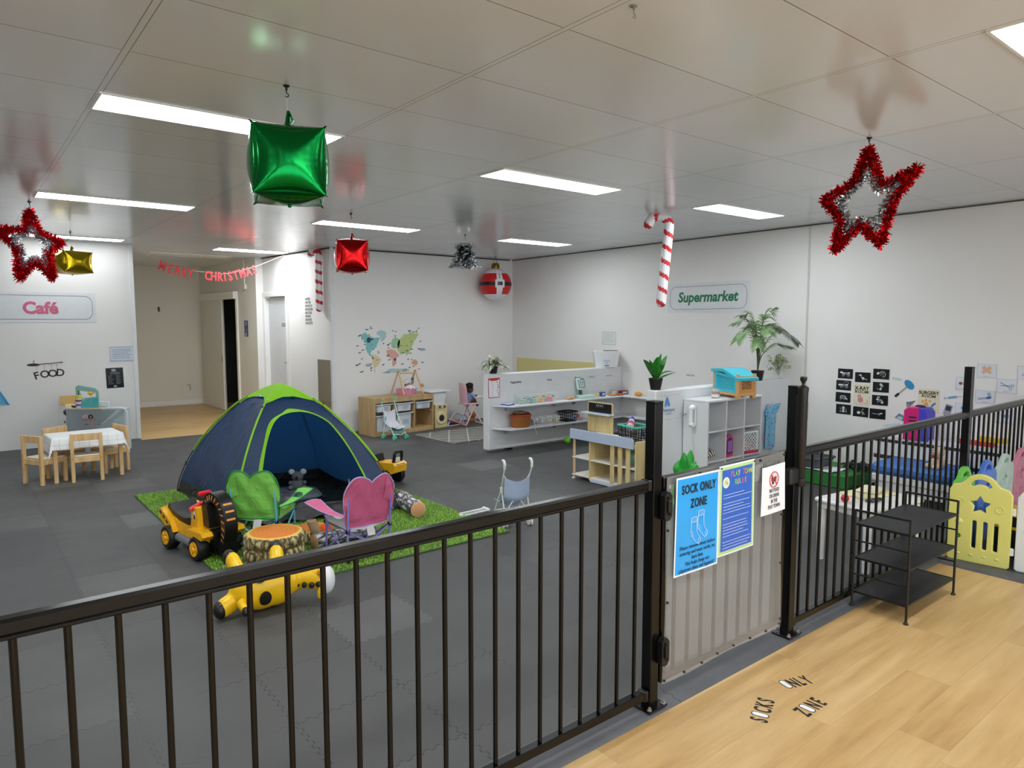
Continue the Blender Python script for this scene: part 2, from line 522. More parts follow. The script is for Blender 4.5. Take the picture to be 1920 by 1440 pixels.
# foam edge strip that carries the fence
t = NT('edge_foam'); x, y, z = t.xyz(); n = t.noise(6, 3, t.vec)
zig = (((y * (2 * PI / 0.05)).sin() * 3).max(-1.0).min(1.0)) * 0.006
ln = (((x + zig) * (1 / 0.956) + 0.1).fract() - 0.5).abs() < 0.0018
t.set(col=t.mix(ln, t.ramp(n, [(0.3, '4b4c4f'), (0.7, '58595d')]), '17171a'), rough=0.55)
b = MB(); b.add([(-4, 1.735, -0.004), (5.15, 1.735, -0.004), (5.15, 1.755, 0.010), (-4, 1.755, 0.010), (5.15, 1.84, 0.012), (-4, 1.84, 0.012), (5.15, 1.92, 0.0), (-4, 1.92, 0.0)],
                [[0, 1, 2, 3], [3, 2, 4, 5], [5, 4, 6, 7]])
struct(b.build('trim_foam_edge', t.m), 'dark foam edge strip under the fence')
b = MB(); b.add([(5.02, 1.735, -0.004), (5.02, -3.9, -0.004), (5.035, -3.9, 0.012), (5.035, 1.735, 0.012), (5.16, -3.9, 0.012), (5.16, 1.735, 0.012)], [[0, 1, 2, 3], [3, 2, 4, 5]])
struct(b.build('trim_foam_edge_side', t.m))
b = MB(); b.box((6.3, -1.1, 0.004), (2.3, 5.7, 0.012), 0.002)
struct(b.build('floor_baby_area', mat('303134', 0.6), loc=(0, 0, 0)))

# ceiling panel lights
t = NT('light_diffuser'); t.xyz()
t.set(col='ffffff', rough=0.4); n = t.noise(3, 1, t.vec)
t.p.inputs['Emission Color'].default_value = (0.93, 0.975, 1.0, 1)
t.link(n * 0.06 * LIGHT + LIGHT * 0.97 if False else (n * 0.06 + 0.97) * LIGHT, t.p.inputs['Emission Strength'])
M_LED = t.m
def led(gain):
    m = M_LED.copy(); m.name = 'light_diffuser'
    for q in m.node_tree.nodes:
        if q.type == 'MATH' and q.operation == 'MULTIPLY' and abs(q.inputs[1].default_value - LIGHT) < 1e-3: q.inputs[1].default_value = LIGHT * gain
    return m
M_LED_DIM, M_LED_HI = led(0.4), led(1.45)
M_LEDOFF = mat('e4e1d6', 0.4)
def panel_light(x0, x1, y0, y1, label, lit=True, group='lit ceiling panels', m=None):
    o = thing('ceiling_light', label, 'light', ((x0 + x1) / 2, (y0 + y1) / 2, CZ), 0, group if lit else None)
    w, d = x1 - x0, y1 - y0
    q = MB(); q.shape([rrect(w, d, 0.002, 1), rrect(w - 0.024, d - 0.024, 0.002, 1)], -0.008, 0.0); q.build('light_frame', mat('f1f1ee', 0.4), o, flat=True)
    q = MB(); q.box((0, 0, -0.0035), (w - 0.022, d - 0.022, 0.005), 0.001); q.build('diffuser', (m or M_LED) if lit else M_LEDOFF, o, flat=True)
    return o
panel_light(0.575, 1.775, 3.72, 4.02, 'long lit ceiling panel partly behind the hanging green foil cube')
panel_light(0.575, 1.775, 6.79, 7.10, 'long lit ceiling panel above the left tinsel star')
panel_light(2.98, 4.17, 3.81, 4.11, 'lit ceiling panel in the middle of the ceiling, right of the green foil cube')
panel_light(3.0, 4.19, 6.86, 7.16, 'lit ceiling panel just behind the hanging red foil cube')
panel_light(5.33, 6.42, 3.73, 4.03, 'lit ceiling panel right of the large candy cane')
panel_light(5.49, 6.55, 6.88, 7.18, 'lit ceiling panel above the belt ornament and silver bell')
panel_light(2.96, 3.98, 10.28, 10.62, 'lit ceiling panel at the mouth of the recess above the letter banner', m=M_LED_HI)
panel_light(0.60, 1.76, 10.02, 10.33, 'lit ceiling panel against the café wall behind the gold foil balloon', m=M_LED_DIM)
panel_light(2.95, 4.14, 0.66, 0.965, 'lit ceiling panel cut by the upper right edge of the picture')
panel_light(2.35, 3.55, 11.6, 11.95, 'unlit cream ceiling panel inside the recess', lit=False)
# the same panels go on behind and beside the camera
for (x0, y0) in ((0.575, 0.66), (-1.83, 0.66), (-1.83, 3.72), (-1.83, 6.79), (0.575, -2.4), (2.95, -2.4), (5.33, -2.4)):
    panel_light(x0, x0 + 1.19, y0, y0 + 0.30, 'lit ceiling panel outside the photograph on the same grid')
# ---------------------------------------------------------------- fence, gate, posters, shoe rack
FY = 1.79
def post(x, label):
    o = thing('fence_post', label, 'post', (x, FY, 0.012))
    b = MB(); b.box((0, 0, 0.630), (0.05, 0.05, 1.26), 0.003); b.build('post_tube', BLACKM, o)
    b = MB(); b.box((0, 0, 1.263), (0.051, 0.051, 0.008), 0.002); b.build('post_cap', BLACK, o)
    b = MB(); b.box((0, 0, 0.004), (0.115, 0.10, 0.008), 0.002)
    pl = b.build('base_plate', BLACKM, o)
    for sx in (-1, 1):
        for sy in (-1, 1):
            b = MB(); b.cyl((0, 0, 0), (0, 0, 0.004), 0.011, n=12); b.cyl((0, 0, 0.004), (0, 0, 0.012), 0.008, n=6); b.cyl((0, 0, 0.012), (0, 0, 0.017), 0.0045, n=8)
            b.build('bolt', STEEL, pl, (sx * 0.043, sy * 0.037, 0.008))
    return o
post(2.16, 'black square fence post at the left of the gate with bolted base plate')
post(3.222, 'black square fence post at the right of the gate carrying the latch')
post(5.545, 'black square fence post between the shoe rack and the wall')
post(-0.42, 'black square fence post at the far left end of the fence')
barb = MB(); barb.cyl((0, 0, 0.085), (0, 0, 0.93), 0.0082, n=10)
def fence(x0, x1, first, step, label):
    o = thing('bar_fence', label, 'fence', ((x0 + x1) / 2, FY, 0), 0, None)
    c = (x0 + x1) / 2; L = x1 - x0
    b = MB(); b.box((0, 0, 0.946), (L, 0.040, 0.038), 0.007); b.box((0, 0, 0.924), (L, 0.034, 0.012), 0.003); b.build('top_rail', BLACKM, o)
    b = MB(); b.box((0, 0, 0.07), (L, 0.036, 0.036), 0.004); b.build('bottom_rail', BLACKM, o)
    for sx in (-1, 1):
        for z in (0.07, 0.944):
            b = MB(); b.box((sx * (L / 2 - 0.012), 0, z), (0.022, 0.046, 0.044), 0.004); b.build('bracket', BLACK, o)
    p = None; x = first
    while x < x1 - 0.03:
        if p is None: p = barb.build('bar', BLACKM, o, (x - c, 0, 0))
        else: q = p.copy(); COL.objects.link(q); q.location.x = x - c
        x += step
fence(-0.392, 2.131, -0.339, 0.1, 'long black bar fence panel in the foreground left of the gate')
fence(3.251, 5.516, 3.324, 0.0945, 'black bar fence panel between the gate and the last post, behind the shoe rack')
fence(5.574, 7.174, 5.69, 0.1, 'black bar fence panel running from the last post to the right wall')

# gate
g = thing('gate', 'black bar gate covered by a clear vinyl sheet with posters on it', 'gate', (2.19, FY, 0))
b = MB(); b.box((0.035, 0, 0.53), (0.035, 0.035, 0.87), 0.004); b.build('gate_stile', BLACKM, g)
b = MB(); b.box((0.935, 0, 0.53), (0.035, 0.035, 0.87), 0.004); b.build('gate_stile', BLACKM, g)
b = MB(); b.box((0.485, 0, 0.946), (0.87, 0.036, 0.038), 0.006); b.build('top_rail', BLACKM, g)
b = MB(); b.box((0.485, 0, 0.113), (0.87, 0.034, 0.036), 0.004); b.build('bottom_rail', BLACKM, g)
p = None
for i in range(9):
    if p is None: b = MB(); b.cyl((0, 0, 0.13), (0, 0, 0.93), 0.0085, n=10); p = b.build('bar', BLACKM, g, (0.118, 0, 0))
    else: q = p.copy(); COL.objects.link(q); q.location.x = 0.118 + 0.0948 * i
# clear vinyl: see-through with a milky sheen
t = NT('clear_vinyl'); t.xyz(); n = t.noise(2.2, 3, t.vec)
t.set(col='e4e2dd', rough=0.18, spec=0.6)
t.link(n * 0.2 + 0.14, t.p.inputs['Alpha'])
t.bump(t.noise(5, 2, t.vec), 0.35, 0.01)
def vin(u, v):
    x = 0.01 + 0.90 * u; z = 0.10 + 0.87 * v
    return (x, -0.032 - 0.006 * math.sin(9 * u + 2 * v) - 0.01 * math.sin(2.3 * u + 5 * v) * v * (1 - v) * 2, z)
b = MB(); b.sheet(vin, 30, 20); vs = b.build('vinyl_sheet', t.m, g)
b = MB()
b.k = 0
sc_pts = [(0.02, z) for z in (0.115, 0.45, 0.75)] + [(0.02 + 0.125 * i, 0.115) for i in range(1, 8)] + [(0.9, z) for z in (0.14, 0.42, 0.66)] + [(0.02 + 0.22 * i, 0.955) for i in range(1, 5)]
sp = None
for (x, z) in sc_pts:
    if sp is None:
        q = MB(); q.cyl((0, 0.004, 0), (0, -0.004, 0), 0.0055, n=10); q.ball((0, -0.004, 0), (0.0045, 0.003, 0.0045), 8, 6); sp = q.build('screw', BLACK, vs, (x, vin(0, (z - .1) / .87)[1] - 0.002, z))
    else: q = sp.copy(); COL.objects.link(q); q.location = (x, vin((x - .01) / .9, (z - .1) / .87)[1] - 0.002, z)
for z in (0.25, 0.855):
    b = MB(); b.M = Matrix.Translation((0, -0.04, z)) @ Matrix.Rotation(PI / 2, 4, 'X')
    b.prism([(-0.02, -0.045), (-0.008, -0.058), (0.012, -0.058), (0.026, -0.04), (0.026, 0.04), (0.012, 0.058), (-0.008, 0.058), (-0.02, 0.045)], -0.012, 0.014)
    b.box((0.003, 0, 0.017), (0.018, 0.05, 0.012)); b.M = Matrix()
    b.cyl((0.01, -0.062, z - 0.03), (0.01, -0.05, z - 0.03), 0.006); b.cyl((0.0, -0.062, z + 0.035), (0.0, -0.05, z + 0.035), 0.006)
    b.build('hinge', BLACK, g)
# magnetic latch on the right post
lt = thing('gate_latch', 'tall black magnetic gate latch with pull knob on the right gate post', 'latch', (3.197, 1.735, 0))
b = MB(); b.lathe([(0.0, 0.83), (0.02, 0.83), (0.024, 0.84), (0.024, 1.25), (0.026, 1.26), (0.026, 1.275), (0.012, 1.285)], n=20); b.box((0.004, 0.012, 1.04), (0.034, 0.034, 0.40), 0.004); b.build('latch_body', BLACK, lt)
b = MB(); b.lathe([(0.009, 1.283), (0.007, 1.295), (0.015, 1.31), (0.017, 1.322), (0.014, 1.328), (0, 1.328)], n=18); b.build('pull_knob', BLACK, lt)
b = MB(); b.lathe([(0.0, 0.79), (0.022, 0.79), (0.027, 0.80), (0.027, 0.825), (0.02, 0.83)], n=20); b.build('latch_foot', BLACK, lt)
b = MB(); b.box((-0.06, 0.012, 0.845), (0.075, 0.045, 0.08), 0.010); b.box((-0.02, 0.012, 0.83), (0.05, 0.03, 0.04), 0.006); b.build('striker', BLACK, lt)
b = MB(); b.box((0.0255, -0.012, 1.16), (0.001, 0.014, 0.085), 0.0002); b.build('label_strip', mat('d9dadb', 0.4), lt)

# posters on the gate
WG = frame((2.19, 1.742, 0), (1, 0, 0), (0, -1, 0))
INK = mat('16181c', 0.6)
def bend(k=0.004, w=1.0):
    return lambda u, v: k * math.sin(2.2 * u + 1.1) * (0.3 + v)
def paper(o, w, h, m, name='sheet', amp=0.004, z=0.0):
    b = MB(); b.sheet(lambda u, v: ((u - .5) * w, (v - .5) * h, z + amp * (math.sin(2.6 * u + 1.5 * v))), 10, 10, 0.0006)
    return b.build(name, m, o)
def greek(b, x0, x1, y, n, dy, hgt, z, k=0, ragged=0.3, seed=1):
    """rows of unreadable small print as thin broken bars"""
    r = random.Random(seed)
    for i in range(n):
        x = x0; xe = x1 - (x1 - x0) * r.random() * ragged
        while x < xe - 0.002:
            w = min((x1 - x0) * r.uniform(0.05, 0.16), xe - x)
            b.box((x + w / 2, y - dy * i, z), (w, hgt, 0.0006), 0.0001, k=k); x += w + hgt * 0.8
def line2d(b, pts, r, z=0, k=None, closed=False):
    b.tube([(p[0], p[1], z) for p in pts], r, 5, closed=closed, k=k)
o = thing('poster', 'bright blue SOCK ONLY ZONE poster with two white outline socks', 'poster', mw=on(WG, 0.188, 0.757, 0.009, R_(-0.5)))
paper(o, 0.296, 0.412, mat('e8eef4', 0.35), amp=0.003)
paper(o, 0.280, 0.396, mat('2fa3ee', 0.3), 'blue_print', 0.003, 0.001)
b = MB(); b.text('SOCK ONLY', 0.052, (0, 0.135, 0.0055), bold=0.022, sx=0.72, sp=1.12); b.text('ZONE', 0.052, (0, 0.072, 0.0055), bold=0.022, sx=0.72, sp=1.12); b.build('heading', INK, o)
b = MB()
for i, l in enumerate(['Please remove shoes before', 'entering and wear socks, no', 'bare feet.', 'This helps keep our', 'playtown clean and hygienic!']): b.text(l, 0.0225, (0, -0.098 - 0.0235 * i, 0.0056), sx=0.93, sh=0.15)
b.build('small_print', mat('12304f', 0.6), o)
b = MB()
def sock(dx, dy, k=1.0):
    P = [(-.02, .05), (.018, .05), (.018, .028), (.02, -.01), (.03, -.03), (.044, -.045), (.042, -.06), (.028, -.066), (.01, -.052), (-.012, -.03), (-.022, -.012), (-.02, .028)]
    line2d(b, [(dx + p[0] * k, dy + p[1] * k) for p in smooth([(x, y, 0) for x, y in P], 4)], 0.0013, 0.0062, closed=True)
    line2d(b, [(dx - .02 * k, dy + .03 * k), (dx + .018 * k, dy + .03 * k)], 0.0011, 0.0062)
    for i in range(4): line2d(b, [(dx + (-.014 + .009 * i) * k, dy + .032 * k), (dx + (-.014 + .009 * i) * k, dy + .048 * k)], 0.0007, 0.0062)
    line2d(b, [(dx + .030 * k, dy - .058 * k), (dx + .036 * k, dy - .036 * k)], 0.001, 0.0062)
    line2d(b, [(dx - .021 * k, dy - .005 * k), (dx - .008 * k, dy - .014 * k), (dx - .010 * k, dy - .03 * k)], 0.001, 0.0062)
sock(-0.028, -0.022); sock(0.018, 0.0)
b.build('sock_drawing', mat('c6e4fb', 0.4), o)
o = thing('poster', 'royal blue PLAY TOWN RULES poster with pale green border', 'poster', mw=on(WG, 0.478, 0.772, 0.004, R_(0.3)))
paper(o, 0.275, 0.402, mat('e3ecf0', 0.35), amp=0.003)
paper(o, 0.262, 0.388, mat('b9dc93', 0.35), 'green_border', 0.003, 0.0008)
paper(o, 0.236, 0.362, mat('3566c4', 0.3), 'blue_print', 0.003, 0.0016)
cols = ['e0609f', 'f0a33c', '7ccf5f', 'e8d94a', '5fc6e8']
tm = [mat(c, 0.5) for c in cols]
b = MB()
for i, ch in enumerate('PLAY TOWN'): b.text(ch, 0.034, (-0.052 + 0.0185 * i, 0.146, 0.0056), bold=0.01, sx=0.75, k=i % 5)
for i, ch in enumerate('RULES'): b.text(ch, 0.034, (-0.02 + 0.0185 * i, 0.108, 0.0056), bold=0.01, sx=0.75, k=(i + 2) % 5)
b.build('heading', tm, o)
b = MB(); b.lathe([(0.025, 0.0045), (0.025, 0.0058), (0, 0.0058)], (-0.09, 0.125, 0), 10, 0); b.lathe([(0.018, 0.0058), (0.018, 0.0064), (0, 0.0064)], (-0.09, 0.125, 0), 16, 1); b.ball((-0.094, 0.13, 0.0065), (0.008, 0.008, 0.0008), 10, 6, 2); b.ball((-0.083, 0.122, 0.0065), (0.007, 0.006, 0.0008), 10, 6, 3)
b.build('round_logo', [mat('f1ead2', 0.4), mat('bfe3da', 0.4), mat('eeb35a', 0.4), mat('8bc36b', 0.4)], o)
b = MB(); y = 0.07
for rows in (2, 4, 1, 5, 4):
    greek(b, -0.108, 0.108, y, rows, 0.0135, 0.0028, 0.0058, seed=int(y * 999) + 50); y -= rows * 0.0135 + 0.012
b.build('small_print', mat('b7c4ea', 0.5), o)
b = MB()
for sx in (-1, 1): b.ball((sx * 0.125, 0.192, 0.005), 0.004, 10, 6)
b.build('pin', BLACK, o)
o = thing('notice_sheet', 'white NO FOOD OR DRINK sheet with red prohibition circle on the gate', 'notice', mw=on(WG, 0.768, 0.811, 0.008, R_(1.0)))
paper(o, 0.205, 0.228, mat('eeeef3', 0.5), amp=0.004)
b = MB(); b.tube([(p[0], p[1], 0.0065) for p in circ(0.036, 32, -0.005, 0.048)], 0.0022, 6, closed=True, k=0); b.tube([(-0.03, 0.073, 0.0065), (0.02, 0.023, 0.0065)], 0.002, 6, k=0)
b.box((-0.018, 0.05, 0.006), (0.014, 0.02, 0.001), k=1); b.box((0.004, 0.044, 0.006), (0.02, 0.012, 0.001), k=1); b.box((-0.013, 0.032, 0.006), (0.014, 0.012, 0.001), k=2); b.ball((0.006, 0.056, 0.006), (0.011, 0.006, 0.001), 10, 6, 1); b.box((-0.014, 0.066, 0.006), (0.002, 0.012, 0.001), k=1)
b.build('prohibition_sign', [mat('d0393b', 0.5), mat('7d3b34', 0.5), mat('2b2b2f', 0.5)], o)
b = MB()
for i, l in enumerate(['NO FOOD', 'OR DRINK', 'IN THE', 'PLAY TOWN']): b.text(l, 0.026, (0, -0.012 - 0.0255 * i, 0.0055), bold=0.006, sx=0.68)
b.build('lettering', mat('34363c', 0.6), o)

# letters stuck on the wood floor
def floor_word(word, x, y, ang, adv, label):
    W_ = Matrix.Translation((x, y, -0.0035)) @ Matrix.Rotation(R_(ang), 4, 'Z')
    o = thing('floor_lettering', label, 'floor decal', mw=W_)
    for i, ch in enumerate(word):
        b = MB(); cx = adv * (i - (len(word) - 1) / 2); mats = [INK]
        if ch == 'O':
            mats = [INK, mat('eceef0', 0.4)]
            b.shape([rrect(0.032, 0.070, 0.0155, 6, cx), rrect(0.025, 0.063, 0.012, 6, cx)], 0, 0.0008, k=0)
            b.shape([rrect(0.025, 0.063, 0.012, 6, cx)], 0, 0.0006, k=1)
        else: b.text(ch, 0.096, (cx, -0.035, 0), sx=0.52, bold=0.022)
        b.build('letter', mats, o)
floor_word('SOCKS', 2.517, 1.493, 22, 0.041, 'black SOCKS letters on the oak floor, left word of the three')
floor_word('ONLY', 2.836, 1.523, -17, 0.038, 'black ONLY letters on the oak floor, upper word nearest the fence')
floor_word('ZONE', 2.695, 1.382, 0, 0.043, 'black ZONE letters on the oak floor, lower word of the three')

# shoe rack
o = thing('shoe_rack', 'black metal three tier shoe rack beside the fence', 'shoe rack', (4.17, 1.612, 0))
w, d = 0.65, 0.285
RK = mat('111112', 0.38, name='rack_metal'); SH = mat('222325', 0.42, bump=0.12, bscale=240, name='rack_mesh')
for sx in (-1, 1):
    for sy in (-1, 1):
        fz = 0.012 if sy > 0 else -0.004
        b = MB(); b.cyl((0, 0, fz), (0, 0, 0.558), 0.0065, n=10); b.build('leg', RK, o, (sx * w / 2, sy * d / 2, 0))
        b = MB(); b.lathe([(0, fz), (0.013, fz), (0.013, fz + 0.006), (0.008, fz + 0.012)], n=14); b.build('foot', RK, o, (sx * w / 2, sy * d / 2, 0))
    b = MB(); b.tube([(0, -d / 2, 0.555), (0, d / 2, 0.555)], 0.0062, 8); b.build('handle_rail', RK, o, (sx * w / 2, 0, 0))
    for z in (0.385, 0.195):
        b = MB(); b.cyl((0, -d / 2, z), (0, d / 2, z), 0.0045, n=8); b.build('side_rail', RK, o, (sx * w / 2, 0, 0))
for z in (0.476, 0.285, 0.092):
    b = MB(); b.box((0, 0, 0.002), (w - 0.012, d - 0.004, 0.004), 0.001, k=0)
    for sy in (-1, 1): b.box((0, sy * (d / 2 - 0.003), 0), (w - 0.01, 0.007, 0.012), 0.001, k=1)
    for sx in (-1, 1): b.box((sx * (w / 2 - 0.004), 0, 0), (0.008, d, 0.012), 0.001, k=1)
    b.build('shelf', [SH, RK], o, (0, 0, z))
# ---------------------------------------------------------------- tent corner
def fabric(col, trans=0.2, rough=0.6, bump=0.35, bscale=7, tcol=None, spec=0.3):
    t = NT('fabric_' + col); t.xyz()
    n = t.noise(3, 4, t.vec); c = lin(col)
    t.set(col=t.mix(n, tuple(x * 0.88 for x in c[:3]), tuple(min(1, x * 1.1) for x in c[:3])), rough=rough, spec=spec)
    w = t.node('ShaderNodeTexNoise'); w.inputs['Scale'].default_value = bscale; w.inputs['Detail'].default_value = 4; w.inputs['Distortion'].default_value = 1.2
    t.link(t.vec, w.inputs['Vector']); t.bump(E(t.nt, w.outputs[0]), bump, 0.03)
    if trans:
        tr = t.node('ShaderNodeBsdfTranslucent'); tr.inputs[0].default_value = lin(tcol or col)
        mx = t.node('ShaderNodeMixShader'); mx.inputs[0].default_value = trans
        out = [q for q in t.nt.nodes if q.type == 'OUTPUT_MATERIAL'][0]
        t.link(t.p.outputs[0], mx.inputs[1]); t.link(tr.outputs[0], mx.inputs[2]); t.link(mx.outputs[0], out.inputs[0])
    return t.m
# turf
g = thing('artificial_grass_mat', 'large rectangle of bright green artificial grass under the tent and camp chairs', 'grass mat', (2.21, 5.54, 0))
b = MB(); b.box((0, 0, 0.005), (2.005, 3.0, 0.009), 0.002); b.build('mat_backing', mat('3d5c1e', 0.8), g)
rg = random.Random(3); V, F = [], []
for i in range(70000):
    x, y = rg.uniform(-1.0, 1.0), rg.uniform(-1.5, 1.5)
    near = 1.0 if y < -0.2 or x < -0.2 else 0.35
    if rg.random() > near: continue
    a = rg.uniform(0, 2 * PI); h = rg.uniform(0.010, 0.019); w = 0.0016; lx, ly = rg.gauss(0, .008), rg.gauss(0, .008)
    o = len(V)
    V += [(x - w * math.cos(a), y - w * math.sin(a), 0.009), (x + w * math.cos(a), y + w * math.sin(a), 0.009), (x + lx, y + ly, 0.009 + h)]
    F.append([o, o + 1, o + 2])
t = NT('turf_blades'); t.xyz()
gi = t.white(t.comb(*[(q * 90).floor() for q in t.xyz()]))
t.set(col=t.ramp(gi * 0.6 + t.noise(4, 3, t.vec) * 0.4, [(0.2, '7fb52e'), (0.5, 'a5dc4c'), (0.85, 'cdf27c')]), rough=0.6, spec=0.2)
b = MB(); b.add(V, F); q = b.build('turf', t.m, g, flat=True); q['kind'] = 'stuff'

# tent
TA, TF1, TF2 = Vector((1.562, 6.958)), Vector((1.60, 5.42)), Vector((2.858, 5.112)); TB = TA + TF2 - TF1; TC = (TA + TF2) / 2
TH, TN = 1.03, 1.45
def tsurf(a, b_, u, ph, off=0.0):
    p = R_(ph); r = math.cos(p) ** (2 / TN) if p < PI / 2 - 1e-6 else 0; z = TH * math.sin(p) ** (2 / TN) if p > 0 else 0
    q = a + (b_ - a) * u; k = 1 - 0.10 * 4 * u * (1 - u)
    v = TC + (q - TC) * r * k
    d = (q - TC).normalized()
    return Vector((v.x + d.x * off * math.cos(p), v.y + d.y * off * math.cos(p), z + off * math.sin(p) + 0.012))
tent = thing('dome_tent', 'navy dome tent with lime green cap and lime door trim', 'tent', (0, 0, 0))
NAVY = fabric('2c4468', 0.2, 0.42, 0.5, 6, '2a66a8', 0.4); LIME = fabric('8fd22c', 0.12, 0.5, 0.2, 10, '8fd22c'); PE = fabric('2c2d31', 0.0, 0.4, 0.9, 9, spec=0.5)
LIMED = fabric('86c531', 0.05, 0.5, 0.2)
PH = [0, 3, 6, 9, 12, 16, 20, 25, 30, 35, 40, 45, 50, 55, 58, 61, 64, 66.5]
def panel(name, a, b_, cut=None, nu=36):
    m = MB(); V = []; rn = random.Random(5)
    for ph in PH2:
        for i in range(nu + 1):
            u = i / nu; wr = 0.006 * math.sin(11 * u + ph * 0.31) * math.sin(u * PI) if 4 < ph < 62 else 0
            V.append(tuple(tsurf(a, b_, u, ph, wr)))
    for j in range(len(PH2) - 1):
        for i in range(nu):
            uc, pc = (i + .5) / nu, (PH2[j] + PH2[j + 1]) / 2
            if cut and cut(uc, pc): continue
            m.f.append([j * (nu + 1) + i, j * (nu + 1) + i + 1, (j + 1) * (nu + 1) + i + 1, (j + 1) * (nu + 1) + i]); m.mi.append(1 if pc < (11 if uc > .04 else 11) else 0)
    m.v = V
    return m.build(name, [NAVY, PE], tent, sharp=80)
PH2 = []
for i in range(len(PH) - 1):
    for k in range(3): PH2.append(PH[i] + (PH[i + 1] - PH[i]) * k / 3)
PH2.append(66.5)
DOOR = [(0.13, 11), (0.118, 20), (0.122, 30), (0.13, 42), (0.165, 51), (0.24, 55.2), (0.34, 57), (0.45, 57.8), (0.60, 57.9), (0.72, 57), (0.81, 54.8), (0.872, 51), (0.882, 45), (0.882, 36), (0.878, 28), (0.88, 18), (0.885, 11)]
def inside_door(u, p):
    n = len(DOOR); c = False
    for i in range(n):
        (x1, y1), (x2, y2) = DOOR[i], DOOR[i - 1]
        if (y1 > p) != (y2 > p) and u < (x2 - x1) * (p - y1) / (y2 - y1) + x1: c = not c
    return c
panel('side_panel', TA, TF1); panel('door_panel', TF1, TF2, inside_door, 90); panel('side_panel', TF2, TB); panel('rear_panel', TB, TA)
m = MB(); V = []; nu = 20; CP = [66.3, 68, 70, 73, 76, 80, 84, 88, 90]
for ph in CP:
    for (a, b_) in ((TA, TF1), (TF1, TF2), (TF2, TB), (TB, TA)):
        for i in range(nu):
            u = i / nu; low = ph
            if ph == CP[0]: low = 64.5 + 5.2 * math.sin(PI * u) - 1.2
            V.append(tuple(tsurf(a, b_, u, low, 0.013)))
N4 = nu * 4
for j in range(len(CP) - 1):
    for i in range(N4): m.f.append([j * N4 + i, j * N4 + (i + 1) % N4, (j + 1) * N4 + (i + 1) % N4, (j + 1) * N4 + i]); m.mi.append(0)
m.v = V; m.build('roof_cap', LIME, tent, sharp=80)
# the door trim follows the opening
def ribbon(pts, a, b_, wu, off=0.004):
    m = MB(); V = []
    S_ = smooth([(p[0], p[1], 0) for p in pts], 5)
    for i, p in enumerate(S_):
        q0, q1 = S_[max(0, i - 1)], S_[min(len(S_) - 1, i + 1)]
        P0, P1 = tsurf(a, b_, q0.x, q0.y), tsurf(a, b_, q1.x, q1.y); P = tsurf(a, b_, p.x, p.y, off)
        T = (P1 - P0).normalized(); Nn = Vector((P.x - TC.x, P.y - TC.y, 0.6 * P.z)).normalized(); side = T.cross(Nn).normalized()
        V += [tuple(P - side * wu * 0.2), tuple(P + side * wu * 0.8)]
    for i in range(len(S_) - 1): m.f.append([2 * i, 2 * i + 1, 2 * i + 3, 2 * i + 2]); m.mi.append(0)
    m.v = V; return m
ribbon(DOOR, TF1, TF2, -0.075, 0.007).build('door_trim', LIME, tent, sharp=80)
# poles and their sleeves
for k, c in enumerate((TA, TF1, TF2, TB)):
    P = [tsurf(c, c, 0, ph, 0.016) for ph in [0, 4, 8, 12, 16, 20, 25, 30, 36, 42, 48, 54, 60, 66]]
    b = MB(); b.tube(P, 0.0045, 8); pole = b.build('pole', mat('26272a', 0.35), tent)
    lo = {0: 7, 1: 6, 2: 7, 3: 7}[k]
    b = MB(); b.tube(P[lo:], 0.011 if k != 1 else 0.009, 8, flat=0.8); b.build('pole_sleeve', LIMED, tent)
    b = MB(); b.box((0, 0, 0.012), (0.03, 0.03, 0.03), 0.006); b.build('corner_foot', BLACK, tent, (c.x, c.y, 0.008))
    for ph in (60.5, 22):
        p = tsurf(c, c, 0, ph, 0.016); b = MB(); b.box((0, 0, 0), (0.012, 0.012, 0.035), 0.003); b.build('pole_clip', BLACK, tent, tuple(p))
# groundsheet and the rolled door flap
b = MB(); b.prism([tuple(TA), tuple(TF1), tuple(TF2), tuple(TB)], 0.012, 0.02); b.build('groundsheet', mat('17181b', 0.5, bump=0.4, bscale=14), tent)
rf = random.Random(11)
def flap(u, v):
    q = TF1 + (TF2 - TF1) * (0.10 + 0.84 * u); d = (TC - q); d.normalize()
    w = -0.07 + 0.30 * v; hgt = 0.10 * math.exp(-((v - .32) / .22) ** 2) + 0.03 * math.sin(17 * u + 5 * v) * math.sin(PI * v) + 0.018 * math.sin(31 * u - 9 * v)
    return (q.x + d.x * w, q.y + d.y * w, 0.025 + max(0.0, hgt) * (0.6 + .4 * math.sin(3 * u)))
b = MB(); b.sheet(flap, 70, 26); b.build('door_flap', PE, tent, sharp=80)
b = MB(); b.box((0, 0, 0), (0.012, 0.006, 0.05)); b.build('toggle', mat('c9c6bd', 0.5), tent, (2.62, 5.55, 0.20))

